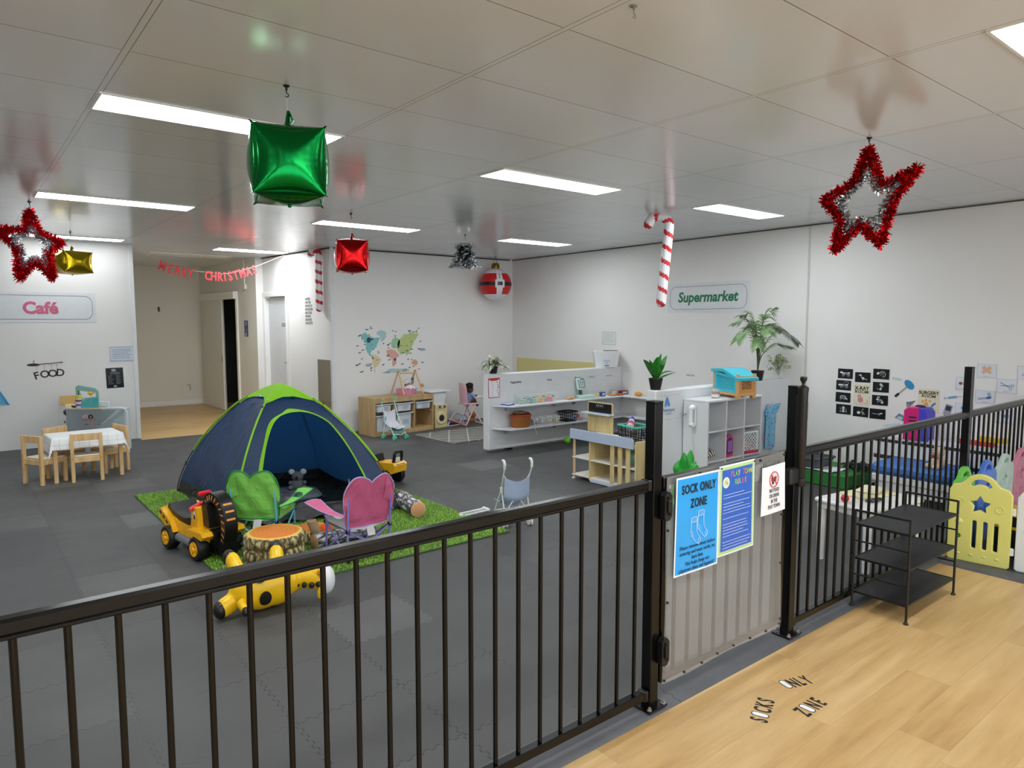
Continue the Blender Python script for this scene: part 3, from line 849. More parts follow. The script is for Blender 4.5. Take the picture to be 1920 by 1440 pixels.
# things inside the tent
t = thing('sleeping_bag', 'crumpled dark grey sleeping bag spilling at the tent door', 'sleeping bag', (1.93, 5.62, 0.03), R_(25))
b = MB(); b.ball((0, 0, 0.075), (0.30, 0.17, 0.075), 40, 24, fn=lambda d: 1 + 0.10 * math.sin(9 * d.x + 6 * d.z) * math.cos(7 * d.y) + 0.05 * math.sin(23 * d.x + 9 * d.y)); b.build('bag_body', fabric('55535c', 0, 0.35, 0.8, 12, spec=0.5), t)
b = MB(); b.tube([(0.26, -.06, .08), (0.30, 0.0, .07), (0.29, .05, .055)], 0.005, 6); b.build('drawstring', mat('6d6a74', 0.6), t)
t = thing('pillow', 'grey quilted pillow lying inside the tent', 'pillow', (2.18, 5.98, 0.02), R_(-12))
b = MB(); b.ball((0, 0, 0.045), (0.33, 0.20, 0.05), 40, 16, fn=lambda d: (abs(d.x) ** 6 + abs(d.y) ** 6 + abs(d.z) ** 2) ** (-1 / 6) * (1 + 0.02 * math.sin(24 * d.x) * abs(d.z))); b.build('pillow_body', mat('69727a', 0.8, bump=0.3, bscale=30), t)
b = MB(); b.tube([(0.33 * sx, y, 0.04) for sx in (1,) for y in (-.17, 0, .17)], 0.004, 6); b.build('piping', mat('596067', 0.8), t)
t = thing('plush_toy', 'small grey plush animal with pale ears sitting on the tent pillow', 'plush toy', (2.31, 5.93, 0.105), R_(-30))
PL = mat('62666d', 0.9, bump=0.4, bscale=120); PLL = mat('a5b3ba', 0.9)
b = MB(); b.ball((0, 0, 0.05), (0.06, 0.05, 0.055), 16, 12); b.ball((0.0, -0.005, 0.125), (0.052, 0.048, 0.045), 16, 12)
for sx in (-1, 1): b.ball((sx * 0.055, -0.03, 0.03), (0.025, 0.045, 0.022), 10, 8); b.ball((sx * 0.06, -0.02, 0.07), (0.02, 0.03, 0.018), 10, 8)
b.build('plush_body', PL, t)
for sx in (-1, 1):
    b = MB(); b.ball((sx * 0.05, -0.004, 0.165), (0.028, 0.014, 0.026), 14, 10); b.build('ear', PLL, t)
b = MB(); b.ball((0, -0.052, 0.12), (0.013, 0.01, 0.018), 10, 8); b.build('nose', BLACK, t)

# camp chairs
def camp_chair(label, loc, rz, fab, edge, metal, seatmat, deep):
    o = thing('camp_chair', label, 'chair', loc, rz)
    w = 0.155
    hub = mat('141416', 0.4)
    def back(u, v):
        x = (u - .5) * (0.31 + 0.055 * min(1, v * 1.6))
        topz = 0.53 + 0.045 * abs(math.sin(PI * (u - .5) * 2)) ** 0.8 - 0.075 * max(0, abs(u - .5) * 2 - .62) ** 2 * 5
        z = 0.225 + (topz - 0.225) * v
        y = -0.135 - 0.055 * v + 0.045 * (1 - (2 * u - 1) ** 2) * (-1 if v > .15 else -0.5) * 0.7 + 0.006 * math.sin(13 * u + 9 * v)
        return (x, y, z)
    b = MB(); b.sheet(back, 26, 18, 0.003); bk = b.build('backrest', fab, o, sharp=80)
    b = MB(); P = [back(0, v / 12) for v in range(13)] + [back(u / 24, 1) for u in range(1, 25)] + [back(1, 1 - v / 12) for v in range(1, 13)] + [back(1 - u / 24, 0) for u in range(1, 24)]
    b.tube(P, 0.005, 6, closed=True); b.build('edge_binding', edge, bk)
    for sx in (-1, 1):
        def pk(u, v):
            p = back(0.5 + sx * (0.28 + 0.225 * u), 0.50 + 0.42 * v); return (p[0], p[1] - 0.006 - 0.006 * math.sin(PI * u), p[2])
        b = MB(); b.sheet(pk, 8, 8, 0.002); b.build('corner_pocket', fab, bk, sharp=80)
    def seat(u, v):
        return ((u - .5) * (0.30 + .04 * v), -0.13 + 0.29 * v, 0.225 + 0.03 * v - 0.045 * math.sin(PI * u) * math.sin(PI * (0.15 + .7 * v)))
    b = MB(); b.sheet(seat, 16, 14, 0.003); b.build('seat', seatmat, o, sharp=80)
    for sx in (-1, 1):
        b = MB(); b.cyl((sx * w, -0.155, 0.04), (sx * w, -0.19, 0.44), 0.0075, n=10); b.build('back_post', metal, o)
        b = MB(); b.cyl((sx * w, 0.16, 0.03), (sx * w, 0.15, 0.31), 0.0075, n=10); b.build('front_post', metal, o)
        # armrest: a fabric strip that widens to the front
        def arm(u, v):
            wd = 0.022 + 0.055 * v ** 1.3
            return (sx * (w + 0.012 + 0.05 * v) + (u - .5) * wd * 1.5, -0.17 + 0.40 * v, 0.315 - 0.02 * math.sin(PI * v) + 0.035 * v + 0.01 * math.sin(PI * u))
        if sx > 0:
            n1, n2 = 24, 34; m = MB(); m.sheet(arm, n1, n2)
            keep = []
            for f in m.f:
                c = sum((Vector(m.v[i]) for i in f), Vector()) / 4; vv = (c.y + 0.17) / 0.40
                e = arm(.5, .70)
                if ((c.x - e[0]) / 0.030) ** 2 + ((c.y - e[1]) / 0.038) ** 2 > 1: keep.append(f)
            m.f = keep; m.mi = [0] * len(keep); am = m.build('armrest', fab, o, sharp=80)
            b = MB(); e = arm(.5, .70); b.tube([(e[0] + 0.032 * math.cos(a), e[1] + 0.040 * math.sin(a), arm(.5, .70 + .1 * math.sin(a))[2]) for a in [2 * PI * i / 20 for i in range(20)]], 0.0045, 6, closed=True); b.build('cup_ring', edge, am)
        else:
            b = MB(); b.sheet(arm, 10, 14, 0.003); am = b.build('armrest', fab, o, sharp=80)
        b = MB(); b.tube([arm(0, v / 12) for v in range(13)] + [arm(u / 6, 1) for u in range(1, 7)] + [arm(1, 1 - v / 12) for v in range(1, 13)], 0.004, 6); b.build('edge_binding', edge, am)
        b = MB(); b.sheet(lambda u, v: (sx * (w + 0.004), -0.14 + 0.27 * v, 0.225 + u * (0.085 - .04 * math.sin(PI * v))), 6, 10, 0.002); b.build('side_panel', seatmat, o, sharp=80)
        for (y0, y1) in ((-0.165, 0.165), (0.165, -0.165)):
            b = MB(); b.cyl((sx * w, y0, 0.02), (sx * w, y1 * 0.95, 0.215), 0.0065, n=8); b.build('leg', metal, o)
    for y in (-0.165, 0.165):
        b = MB(); b.cyl((-w, y, 0.02), (w, y, 0.21), 0.0065, n=8); b.build('leg', metal, o)
        b = MB(); b.cyl((w, y, 0.02), (-w, y, 0.21), 0.0065, n=8); b.build('leg', metal, o)
    for sx in (-1, 1):
        for y in (-0.165, 0.165):
            b = MB(); b.box((0, 0, 0.012), (0.022, 0.022, 0.024), 0.005); b.build('foot', hub, o, (sx * w, y, 0.0))
            b = MB(); b.box((0, 0, 0), (0.024, 0.024, 0.03), 0.005); b.build('corner_joint', hub, o, (sx * w, y, 0.212))
    b = MB(); b.sheet(lambda u, v: ((u - .5) * 0.055 + 0.015, -0.15 - 0.025 * v, 0.222 - 0.06 * v), 4, 4, 0.001); b.build('care_tag', mat('d9dcdd', 0.6), o)
    return o
camp_chair('green folding camp chair with notched back facing the tent', (1.655, 4.885, 0.012), R_(-42), fabric('86d460', 0.15, 0.6, 0.6, 9), mat('0f7f4b', 0.6), mat('5fb4d3', 0.35), fabric('8fce6a', 0.15), '3da23c')
camp_chair('pink folding camp chair with lilac legs facing the tent', (2.085, 4.30, 0.012), R_(1), fabric('e0709a', 0.12, 0.6, 0.6, 9), mat('b9a3d6', 0.6), mat('8f86cf', 0.35), fabric('d8d6e2', 0.1), 'c84a7c')

# stump cushions, logs, play campfire
def m_bark(c0, c1, c2, sc, vec_axis='z'):
    t = NT('bark_print'); x, y, z = t.xyz()
    v = t.node('ShaderNodeTexVoronoi'); v.feature = 'DISTANCE_TO_EDGE'; v.inputs['Scale'].default_value = 1.0
    n = t.noise(14, 3, t.vec)
    if vec_axis == 'z': t.link(t.comb(x * sc + n, y * sc + n, z * sc * 0.45), v.inputs['Vector'])
    else: t.link(t.comb(x * sc * 0.35 + n, y * sc + n, z * sc), v.inputs['Vector'])
    d = E(t.nt, v.outputs[0])
    f = d * 2.2 + t.noise(30, 3, t.vec) * 0.35 - 0.12
    t.set(col=t.ramp(f, [(0.08, c0), (0.3, c1), (0.75, c2)]), rough=0.8); t.bump(d, 0.6, 0.02)
    return t.m
def m_rings(c0, c1, rim, r, axis='z'):
    t = NT('wood_rings'); x, y, z = t.xyz()
    a, b_ = (x, y) if axis == 'z' else (y, z)
    n = t.noise(5, 4, t.vec)
    d = (a * a + b_ * b_).op('SQRT') * (1 / r) + (n - 0.5) * 0.10
    w = (d * 42).sin() * 0.5 + 0.5
    c = t.mix(w * 0.35 + n * 0.5, c0, c1)
    c = t.mix((d > 0.83), c, rim)
    t.set(col=c, rough=0.75); return t.m
BARK = m_bark('3a3020', '8d7f55', 'd2c596', 26); LOGB = m_bark('1d1b1c', '8d8a90', 'e2dfe3', 26, 'x')
RING = m_rings('c96a1f', 'e8933c', 'e3bb55', 0.185)
def bark_cushion(b, z0, h, r, seed):
    prof = [(0.0, 0.0), (r * 0.86, 0.0), (r * 0.96, h * 0.12), (r, h * 0.35), (r, h * 0.7), (r * 0.96, h * 0.92), (r * 0.90, h)]
    b.lathe(prof, (0, 0, z0), 72, 0, wob=lambda a, z: 0.018 * math.sin(23 * a + seed) + 0.012 * math.sin(41 * a + 3 * seed))
o = None
for i in range(3):
    z0 = 0.012 + 0.077 * i
    lab = ['lowest bark print stump cushion of the stack of three', 'middle bark print stump cushion of the stack of three', 'topmost bark print stump cushion with orange wood rings, in front of the green camp chair'][i]
    q = thing('stump_cushion', lab, 'cushion', (1.545 - 0.006 * (i == 1), 4.385, z0), i * 0.7)
    b = MB(); bark_cushion(b, 0, 0.076, 0.190 - 0.004 * (i == 0), i); b.build('bark_side', BARK, q)
    b = MB(); b.lathe([(0.173, 0.0745), (0.165, 0.080), (0.08, 0.083), (0, 0.083)] if i == 2 else [(0.17, 0.0745), (0.165, 0.0765), (0, 0.0765)], n=48); b.build('ring_top', RING, q)
q = thing('stump_cushion', 'low bark print stump cushion with orange top behind the stack, beside the play fire', 'cushion', (1.955, 4.79, 0.012), 1.1)
b = MB(); bark_cushion(b, 0, 0.085, 0.15, 4); b.build('bark_side', BARK, q)
b = MB(); b.lathe([(0.135, 0.0835), (0.125, 0.089), (0.06, 0.092), (0, 0.092)], n=48); b.build('ring_top', m_rings('c9691d', 'e58e36', 'e0b552', 0.145), q)
def log(label, a, b_, r, endcol):
    a, b_ = Vector(a), Vector(b_); L = (b_ - a).length; rz = math.atan2(b_.y - a.y, b_.x - a.x)
    o = thing('log_cushion', label, 'log cushion', tuple((a + b_) / 2), rz)
    m = MB(); n = 40
    m.sheet(lambda u, v: ((v - .5) * L, r * (1 + 0.03 * math.sin(9 * 2 * PI * u)) * math.cos(2 * PI * u) * (1 - 0.06 * abs(2 * v - 1) ** 6), r * (1 + 0.03 * math.sin(9 * 2 * PI * u)) * math.sin(2 * PI * u) * (1 - 0.06 * abs(2 * v - 1) ** 6)), n, 20, cu=True)
    m.build('bark', LOGB, o)
    for sx in (-1, 1):
        m = MB(); m.M = Matrix.Translation((sx * (L / 2 - .002), 0, 0)) @ Matrix.Rotation(sx * PI / 2, 4, 'Y')
        m.lathe([(r * 0.97, 0), (r * 0.8, 0.006), (0, 0.008)], n=36); m.build('cut_end', m_rings(endcol[0], endcol[1], endcol[1], r, 'x'), o)
    return o
log('grey bark log cushion lying at the right of the pink chair, cut end facing out', (2.935, 5.215, 0.078), (2.855, 4.78, 0.078), 0.066, ('c98c62', 'dea981'))
log('grey bark log cushion lying behind the pink chair legs', (1.875, 4.545, 0.068), (2.33, 4.60, 0.068), 0.055, ('b98a62', 'cfa27a'))
q = thing('play_firewood', 'short tan round firewood plush leaning beside the orange play flame', 'play firewood', (1.935, 4.635, 0.02), 0)
b = MB(); b.tube([(0.02, -0.006, 0.012), (-0.03, 0.02, 0.165)], [0.034, 0.034], 24); b.ball((-0.03, 0.02, 0.165), (0.034, 0.034, 0.012), 24, 8); b.build('wood_body', mat('a98c6a', 0.8), q)
b = MB()
for r in (0.010, 0.020): b.tube([(-0.031 + r * math.cos(a), 0.02 + r * math.sin(a), 0.178 - r * 0.12) for a in [2 * PI * i / 20 for i in range(20)]], 0.0012, 5, closed=True)
b.build('ring_print', mat('7c5f41', 0.8), q)
q = thing('play_flame', 'rounded orange felt play flame in front of the tan firewood', 'play flame', (2.005, 4.645, 0.012), R_(-10))
b = MB(); b.ball((0, 0, 0.07), (0.062, 0.024, 0.085), 24, 16, fn=lambda d: 1 - 0.12 * d.z); b.build('flame_body', mat('ef6a1e', 0.7), q)
q = thing('play_firewood', 'reddish brown firewood piece on the grass by the pink chair', 'play firewood', (2.275, 4.245, 0.037), R_(20))
b = MB(); b.tube([(-0.07, 0, 0), (0.07, 0, 0)], 0.024, 18); b.build('wood_body', mat('7c3a25', 0.7), q)
q = thing('toy_stone', 'smooth white toy stone on the grass behind the fence', 'stone', (2.655, 4.265, 0.016), R_(-25))
b = MB(); b.ball((0, 0, 0.026), (0.065, 0.035, 0.028), 24, 14, fn=lambda d: 1 + 0.06 * math.sin(3 * d.x)); b.build('stone_body', mat('dfe3e0', 0.4), q)

# ride-on digger
YEL = mat('f2b31a', 0.28, spec=0.5); BLK = mat('121212', 0.35); TYRE = mat('0e0e0f', 0.5); ORG = mat('e39a4a', 0.4); RED = mat('d8172a', 0.3)
def wheel(o, x, y, r, w, hubm, sgn):
    b = MB(); b.M = Matrix.Translation((x, y, r)) @ Matrix.Rotation(PI / 2, 4, 'X')
    b.lathe([(r * .55, -w / 2), (r * .9, -w / 2), (r, -w * .3), (r, w * .3), (r * .9, w / 2), (r * .55, w / 2)], n=28, wob=lambda a, z: 0.03 * (1 if math.sin(14 * a) > 0 else 0) * (abs(z) < w * .4))
    wh = b.build('wheel', TYRE, o)
    b = MB(); b.M = Matrix.Translation((x, y + sgn * w * 0.5, r)) @ Matrix.Rotation(-sgn * PI / 2, 4, 'X')
    b.lathe([(r * .60, -0.004), (r * .60, 0.006), (r * .50, 0.002), (r * .22, 0.004), (r * .18, 0.014), (0, 0.015)], n=24)
    for i in range(6):
        a = i * PI / 3; b.box((r * .38 * math.cos(a), r * .38 * math.sin(a), 0.005), (r * .22, r * .12, 0.008), rz=a)
    b.build('hub_cap', hubm, wh)
d = thing('ride_on_digger', 'yellow and black ride-on toy digger with red handles beside the tent', 'ride-on toy', (1.275, 5.08, 0), R_(-78))
for sx in (1, -1):
    for sy in (1, -1): wheel(d, sx * 0.205, sy * 0.118, 0.082, 0.075, YEL, sy)
def side_prism(b, poly, w, k=None, y=0):
    M = b.M; b.M = M @ Matrix.Translation((0, y, 0)) @ Matrix.Rotation(PI / 2, 4, 'X')
    b.prism(poly, -w / 2, w / 2, k); b.M = M
b = MB(); side_prism(b, [(-.35, .235), (-.335, .275), (-.30, .28), (-.225, .225), (-.13, .205), (0.0, .195), (.05, .20), (.28, .20), (.315, .185), (.305, .16), (.27, .15), (.26, .11), (.14, .10), (.12, .12), (-.11, .115), (-.14, .10), (-.24, .14), (-.30, .20)], 0.205)
side_prism(b, [(.06, .19), (.075, .30), (.095, .335), (.125, .345), (.15, .335), (.165, .20)], 0.20)
for sy in (-1, 1): side_prism(b, [(.10, .165), (.12, .205), (.30, .205), (.325, .18), (.30, .155), (.20, .17)], 0.075, y=sy * .115); side_prism(b, [(-.335, .21), (-.33, .27), (-.30, .275), (-.17, .20), (-.12, .13), (-.20, .125)], 0.05, y=sy * .112)
body = b.build('body', YEL, d, sharp=40)
b = MB(); side_prism(b, [(-.29, .275), (-.275, .305), (-.26, .302), (-.20, .262), (-.05, .235), (.045, .255), (.055, .225), (.0, .20), (-.12, .21), (-.22, .235)], 0.185); b.build('seat', BLK, d, sharp=50)
b = MB(); side_prism(b, [(.145, .215), (.14, .34), (.175, .375), (.215, .36), (.235, .30), (.24, .215)], 0.125); b.build('cab_block', BLK, d)
arm = MB(); P = smooth([(.15, 0, .335), (.19, 0, .40), (.245, 0, .418), (.32, 0, .395), (.375, 0, .33), (.39, 0, .24), (.375, 0, .15), (.355, 0, .11)], 4)
def offs(P, d0, d1):
    up, dn = [], []
    for i in range(len(P)):
        t_ = (P[min(i + 1, len(P) - 1)] - P[max(i - 1, 0)]).normalized(); n_ = Vector((-t_.z, 0, t_.x)); w_ = d0 + (d1 - d0) * i / (len(P) - 1)
        up.append((P[i].x + n_.x * w_, P[i].z + n_.z * w_)); dn.append((P[i].x - n_.x * w_, P[i].z - n_.z * w_))
    return up, dn
up, dn = offs(P, .034, .026); side_prism(arm, up + dn[::-1], 0.09, 0)
for i in range(2, len(P) - 3, 2):
    c = (P[i] + P[i + 1]) / 2; t_ = (P[i + 1] - P[i - 1]); ang = -math.atan2(t_.z, t_.x)
    for sy in (-1, 1): arm.box((c.x, sy * 0.0455, c.z), (0.009, 0.002, 0.036), 0.0005, ry=ang + 0.5, k=1)
for i in (14, 16, 18):
    c = (Vector((up[i][0], 0, up[i][1]))); t_ = (P[i + 1] - P[i - 1]); ang = -math.atan2(t_.z, t_.x); arm.box((c.x, 0, c.z), (0.014, 0.06, 0.004), 0.0005, ry=ang, k=1)
arm.build('digger_arm', [BLK, ORG], d)
b = MB(); side_prism(b, [(.345, .06), (.33, .13), (.36, .15), (.40, .13), (.40, .075), (.375, .045)], 0.12); b.build('bucket', BLK, d)
b = MB(); side_prism(b, [(.255, .06), (.255, .20), (.275, .215), (.325, .20), (.34, .14), (.33, .06)], 0.15); b.build('grille', mat('0d0d0e', 0.3), d)
b = MB(); b.cyl((.135, -0.02, .355), (.115, -0.02, .415), 0.012, n=12); b.box((.115, -0.02, .425), (.035, .095, .03), 0.01); b.build('joystick', RED, d)
b = MB(); b.tube([(.10, -.12, .325), (.105, -.05, .355), (.11, .06, .355), (.10, .11, .33)], 0.016, 12); b.build('handlebar', RED, d)
b = MB(); b.cyl((.12, -.02, .33), (.125, -0.02, .375), 0.026, 0.02, n=16); b.build('clear_dome', mat('9aa3a8', 0.15), d)
for sy in (-1, 1):
    b = MB(); b.cyl((-.11, sy * .105, .095), (.10, sy * .105, .085), 0.03, n=18); b.build('side_tank', mat('6d7276', 0.35), d)
    b = MB(); b.M = Matrix.Translation((.115, sy * .1005, .285)) @ Matrix.Rotation(sy * -PI / 2, 4, 'X')
    b.ball((0, 0, 0), (.018, .03, .003), 16, 8, 0); b.ball((.006, .008 * -sy * -1, .002), (.010, .018, .003), 14, 8, 1); b.build('eye_sticker', [mat('d7dadc', 0.3), BLK], body)
    b = MB()
    for i in range(4): b.box((-.305 + .045 * i, sy * 0.1378, .245 - .027 * i), (.016, .0015, .032), 0.0004, ry=-0.9)
    b.build('hazard_stripe', BLK, body)
# dump truck behind the tent
d = thing('ride_on_truck', 'yellow ride-on dump truck with black handle parked behind the right side of the tent', 'ride-on toy', (3.245, 6.17, 0), R_(112))
for sx in (1, -1):
    for sy in (1, -1): wheel(d, sx * 0.15, sy * 0.10, 0.075, 0.06, YEL, sy)
b = MB(); side_prism(b, [(-.26, .13), (-.27, .20), (-.24, .225), (-.05, .215), (.05, .20), (.22, .20), (.25, .13), (.18, .10), (-.18, .10)], 0.19); b.build('body', YEL, d)
b = MB(); b.tube(smooth([(-.22, -.055, .21), (-.235, -.055, .29), (-.235, -.04, .325), (-.235, .04, .325), (-.235, .055, .29), (-.22, .055, .21)], 5), 0.016, 10); b.build('push_handle', BLK, d)
b = MB(); b.box((-.225, 0, .245), (.015, .075, .045), 0.004); b.build('number_plate', mat('cfd3d4', 0.4), d)
b = MB()
for i in range(7): b.box((-.2655, -.06 + .02 * i, .205), (.003, .010, .014), 0.0005)
b.build('hazard_stripe', BLK, d)
b = MB(); side_prism(b, [(.0, .20), (.02, .28), (.10, .285), (.13, .20)], .16); b.build('cab', BLK, d)

# inflatable giraffe hopper lying on its side
gi = thing('hopper_giraffe', 'yellow inflatable giraffe hopper with black spots lying on its side behind the fence', 'inflatable toy', (1.27, 3.80, 0.0), R_(-8))
gi.scale = (.80, 1.0, 1.04)
GY = mat('f4c40f', 0.32, spec=0.5); GB = mat('17140f', 0.35)
def blob(name, b, m, parent, vox=0.008, it=8, **kw):
    """fuse overlapping shapes into one continuous smooth surface"""
    o = b.build(name, m, parent, **kw)
    r = o.modifiers.new('r', 'REMESH'); r.mode = 'VOXEL'; r.voxel_size = vox
    s_ = o.modifiers.new('s', 'SMOOTH'); s_.iterations = it; s_.factor = 0.5
    dg = bpy.context.evaluated_depsgraph_get(); dg.update()
    nm = bpy.data.meshes.new_from_object(o.evaluated_get(dg)); o.modifiers.clear(); o.data = nm; nm.name = name
    nm.polygons.foreach_set('use_smooth', [True] * len(nm.polygons)); nm.update()
    return o
b = MB()
b.tube(smooth([(-.20, 0, .12), (-.17, 0, .125), (-.06, 0, .132), (.06, 0, .135), (.13, 0, .138), (.17, 0, .14)], 5), [.02] * 3 + [.07] * 2 + [.095] * 4 + [.118] * 4 + [.124] * 6 + [.118] * 3 + [.08] * 2 + [.03] * 1, 28)
b.ball((-.03, 0, .128), (.20, .126, .126), 28, 20); b.ball((.07, 0, .13), (.14, .122, .122), 28, 20)
b.tube(smooth([(.12, -.01, .14), (.21, -.02, .15), (.29, -.045, .148), (.35, -.065, .14)], 5), [.085] * 6 + [.07] * 5 + [.068] * 5, 24)
b.ball((.355, -.07, .138), (.075, .07, .07), 24, 16)
for P_, r_ in (([(-.14, .02, .10), (-.22, -.02, .07), (-.27, -.035, .058)], .052), ([(-.13, .05, .17), (-.16, .12, .215), (-.17, .16, .235)], .05), ([(.10, .05, .18), (.12, .11, .225), (.125, .14, .245)], .05), ([(.10, .08, .10), (.12, .16, .06)], .05)):
    b.tube(P_, r_, 18); b.ball(P_[-1], r_, 18, 12)
gb = blob('body', b, GY, gi, 0.010, 10)
b = MB(); b.ball((.405, -.085, .125), (.062, .075, .078), 24, 16, rz=R_(-15)); b.build('muzzle', mat('e6e7ea', 0.4), gi)
for (x, y, z) in ((-.295, -.045, .052), (-.185, .19, .245), (.13, .175, .262), (.13, .19, .05)):
    b = MB(); b.ball((0, 0, 0), (.046, .046, .046), 18, 12); b.build('hoof', GB, gi, (x, y, z))
def spot(x, z, rx, rz, cx, y0=-0.001, r=.127, n=18):
    """patch that follows the round body"""
    b = MB(); b.sheet(lambda u, v: (x + rx * v * math.cos(2 * PI * u), -math.sqrt(max(1e-4, (r) ** 2 - (z + rz * v * math.sin(2 * PI * u) - .130) ** 2)) + y0 - .004, z + rz * v * math.sin(2 * PI * u)), n, 6, cu=True); b.build('spot', GB, gb)
spot(-.02, .095, .040, .042, 0); spot(-.05, .21, .042, .03, 0)
for i, (x, y, z, rr) in enumerate(((.205, -.088, .125, .018), (.245, -.112, .122, .017), (.29, -.133, .12, .02), (.335, -.142, .122, .022))):
    b = MB(); b.ball((0, 0, 0), (rr, .012, .017), 14, 10, rz=R_(-12)); b.build('mane_spot', GB, gb, (x, y + .008, z))
b = MB(); b.tube([(-.17, -.10, .085), (-.165, -.16, .075)], [.03, .022], 14); b.ball((-.165, -.16, .075), .024, 14, 10); b.build('tail', GY, gi)
b = MB(); b.ball((-.163, -.185, .070), (.024, .03, .024), 14, 10); b.build('tail_tuft', GB, gi)
for (x, y, z, dx, dz) in ((.335, -.125, .19, 0, .045), (.352, -.12, .165, .0, .02)):
    b = MB(); b.tube([(x, y, z - .01), (x + dx, y - .03, z + .012)], [.012, .014], 10); b.ball((x + dx, y - .032, z + .014), .015, 10, 8); b.build('horn', mat('e8a916', 0.35), gi)
b = MB(); b.ball((.345, -.125, .07), (.018, .014, .04), 12, 8, rx=R_(15)); b.build('ear', GY, gi)

# doll strollers
def stroller(label, loc, rz, metal, wheelm, seatm, H=0.52, W=0.105, crossed=True, gripm=None, pocket=None):
    o = thing('doll_stroller', label, 'doll stroller', loc, rz)
    for sx in (-1, 1):
        b = MB(); b.tube(smooth([(sx * W, .18, .045), (sx * W, .10, .16), (sx * W, .0, .30), (sx * W * 1.05, -.05, .40), (sx * W * 1.08, -.085, H - .06), (sx * W * 1.08, -.09, H - .02)], 4), 0.0055, 8); b.build('side_tube', metal, o)
        b = MB(); b.tube(smooth([(sx * W, -.07, .05), (sx * W, -.05, .15), (sx * W, .0, .27)], 4), 0.0055, 8); b.build('rear_leg', metal, o)
        b = MB(); b.tube(smooth([(sx * W * 1.08, -.087, H - .055), (sx * W * 1.08, -.09, H - .02), (sx * W * 1.08, -.075, H + .005), (sx * W * 1.08, -.045, H + .005)], 4), 0.0105, 10); b.build('grip', gripm or metal, o)
        b = MB(); b.box((0, 0, 0), (.018, .028, .045), 0.004); b.build('hinge', wheelm, o, (sx * W * 1.03, -.005, .285))
        for (y, r) in ((-.07, .032), (.18, .032)):
            for k in (-1, 1):
                b = MB(); b.M = Matrix.Rotation(PI / 2, 4, 'Y'); b.lathe([(0, -.007), (r * .8, -.007), (r, -.004), (r, .004), (r * .8, .007), (r * .3, .005), (0, .008)], n=20); b.build('wheel', wheelm, o, (sx * W + k * .012, y, r))
    if crossed:
        for s in (-1, 1):
            b = MB(); b.cyl((s * W * 1.05, -.062, .41), (-s * W, -.055, .10), 0.0045, n=8); b.build('cross_brace', metal, o)
    else:
        for s in (-1, 1):
            b = MB(); b.cyl((s * W, -.06, .10), (-s * W, .14, .075), 0.0045, n=8); b.build('cross_brace', metal, o)
    b = MB(); b.tube([(-W, .15, .085), (0, .20, .07), (W, .15, .085)], 0.0055, 8); b.build('foot_bar', metal, o)
    b = MB()
    b.sheet(lambda u, v: ((u - .5) * W * 2.02, -.045 + (.0 if v < .5 else .0) + .22 * max(0, .45 - v) / .45 - .035 * math.sin(PI * u) * (1 - v * .3) - .02 * v, .175 + .22 * max(0, v - .25) / .75 - .035 * math.sin(PI * u) * (v if v > .5 else 1 - v)), 14, 16, 0.002)
    b.build('sling_seat', seatm, o, sharp=80)
    if pocket:
        b = MB(); b.sheet(lambda u, v: ((u - .5) * W * 1.9, .16 - .10 * v, .11 + .06 * v - .02 * math.sin(PI * u)), 8, 5, 0.002); b.build('pocket', pocket, o, sharp=80)
    return o
stroller('white doll stroller with pale blue sling seat standing behind the fence', (3.375, 4.19, 0), R_(-17), mat('dfe3df', 0.35), mat('e6e6e0', 0.4), fabric('b9cbe4', 0.2, 0.7, 0.2))
q = thing('toy_ladder', 'flat white plastic toy ladder lying on the floor beside the white stroller', 'toy', (3.30, 4.62, 0.0), R_(2))
b = MB()
for s in (-1, 1): b.tube([(-.13, s * .035, .018), (.13, s * .035, .018)], .007, 8)
for i in range(9): b.tube([(-.12 + .03 * i, -.035, .018), (-.12 + .03 * i, .035, .018)], .004, 6)
b.tube([(.13, -.03, .018), (.13, .05, .018)], .014, 10); b.ball((-.14, 0, .012), (.014, .03, .012), 10, 8)
b.build('ladder_body', mat('dde2df', 0.4), q)
# ---------------------------------------------------------------- doors, decals and furniture along the far walls
b = MB(); b.box((0.905, 1.0, 0.045), (0.97, 1.99, 0.036), 0.003); d1 = struct(b.build('door_1', mat('e4e2d8', 0.4), mw=WD.copy()), 'white sliding door half open in the recess')
b = MB(); b.box((1.355, 0.93, 0.066), (0.025, 0.13, 0.006), 0.002); b.build('pull_handle', mat('6f6d66', 0.4), d1)
b = MB(); b.box((1.18, 2.055, 0.045), (1.80, 0.125, 0.085), 0.004); struct(b.build('trim_sliding_head', mat('efede6', 0.4), mw=WD.copy()))
b = MB(); b.box((2.03, 1.0, 0.012), (0.075, 2.0, 0.03), 0.004); struct(b.build('trim_sliding_jamb', mat('efede6', 0.4), mw=WD.copy()))
b = MB(); b.box((0.43, 0.995, -0.075), (0.74, 1.98, 0.036), 0.003); d2 = struct(b.build('door_2', mat('d5d8dc', 0.4), mw=WC.copy()), 'white door with a small grey sign plate')
b = MB(); b.cyl((0.745, 0.95, -0.056), (0.745, 0.95, -0.025), 0.012); b.cyl((0.745, 0.95, -0.028), (0.66, 0.95, -0.028), 0.009); b.box((0.745, 0.95, -0.055), (0.04, 0.13, 0.006)); b.build('lever_handle', mat('8d8f92', 0.3, 0.9), d2)
for nm, c, dd in (('trim_door_left', (0.035, 1.02, -0.03), (0.06, 2.04, 0.10)), ('trim_door_right', (0.86, 1.02, -0.02), (0.075, 2.04, 0.09)), ('trim_door_head', (0.45, 2.035, -0.02), (0.90, 0.075, 0.09))):
    b = MB(); b.box(c, dd, 0.004); struct(b.build(nm, M_TRIM, mw=WC.copy()))
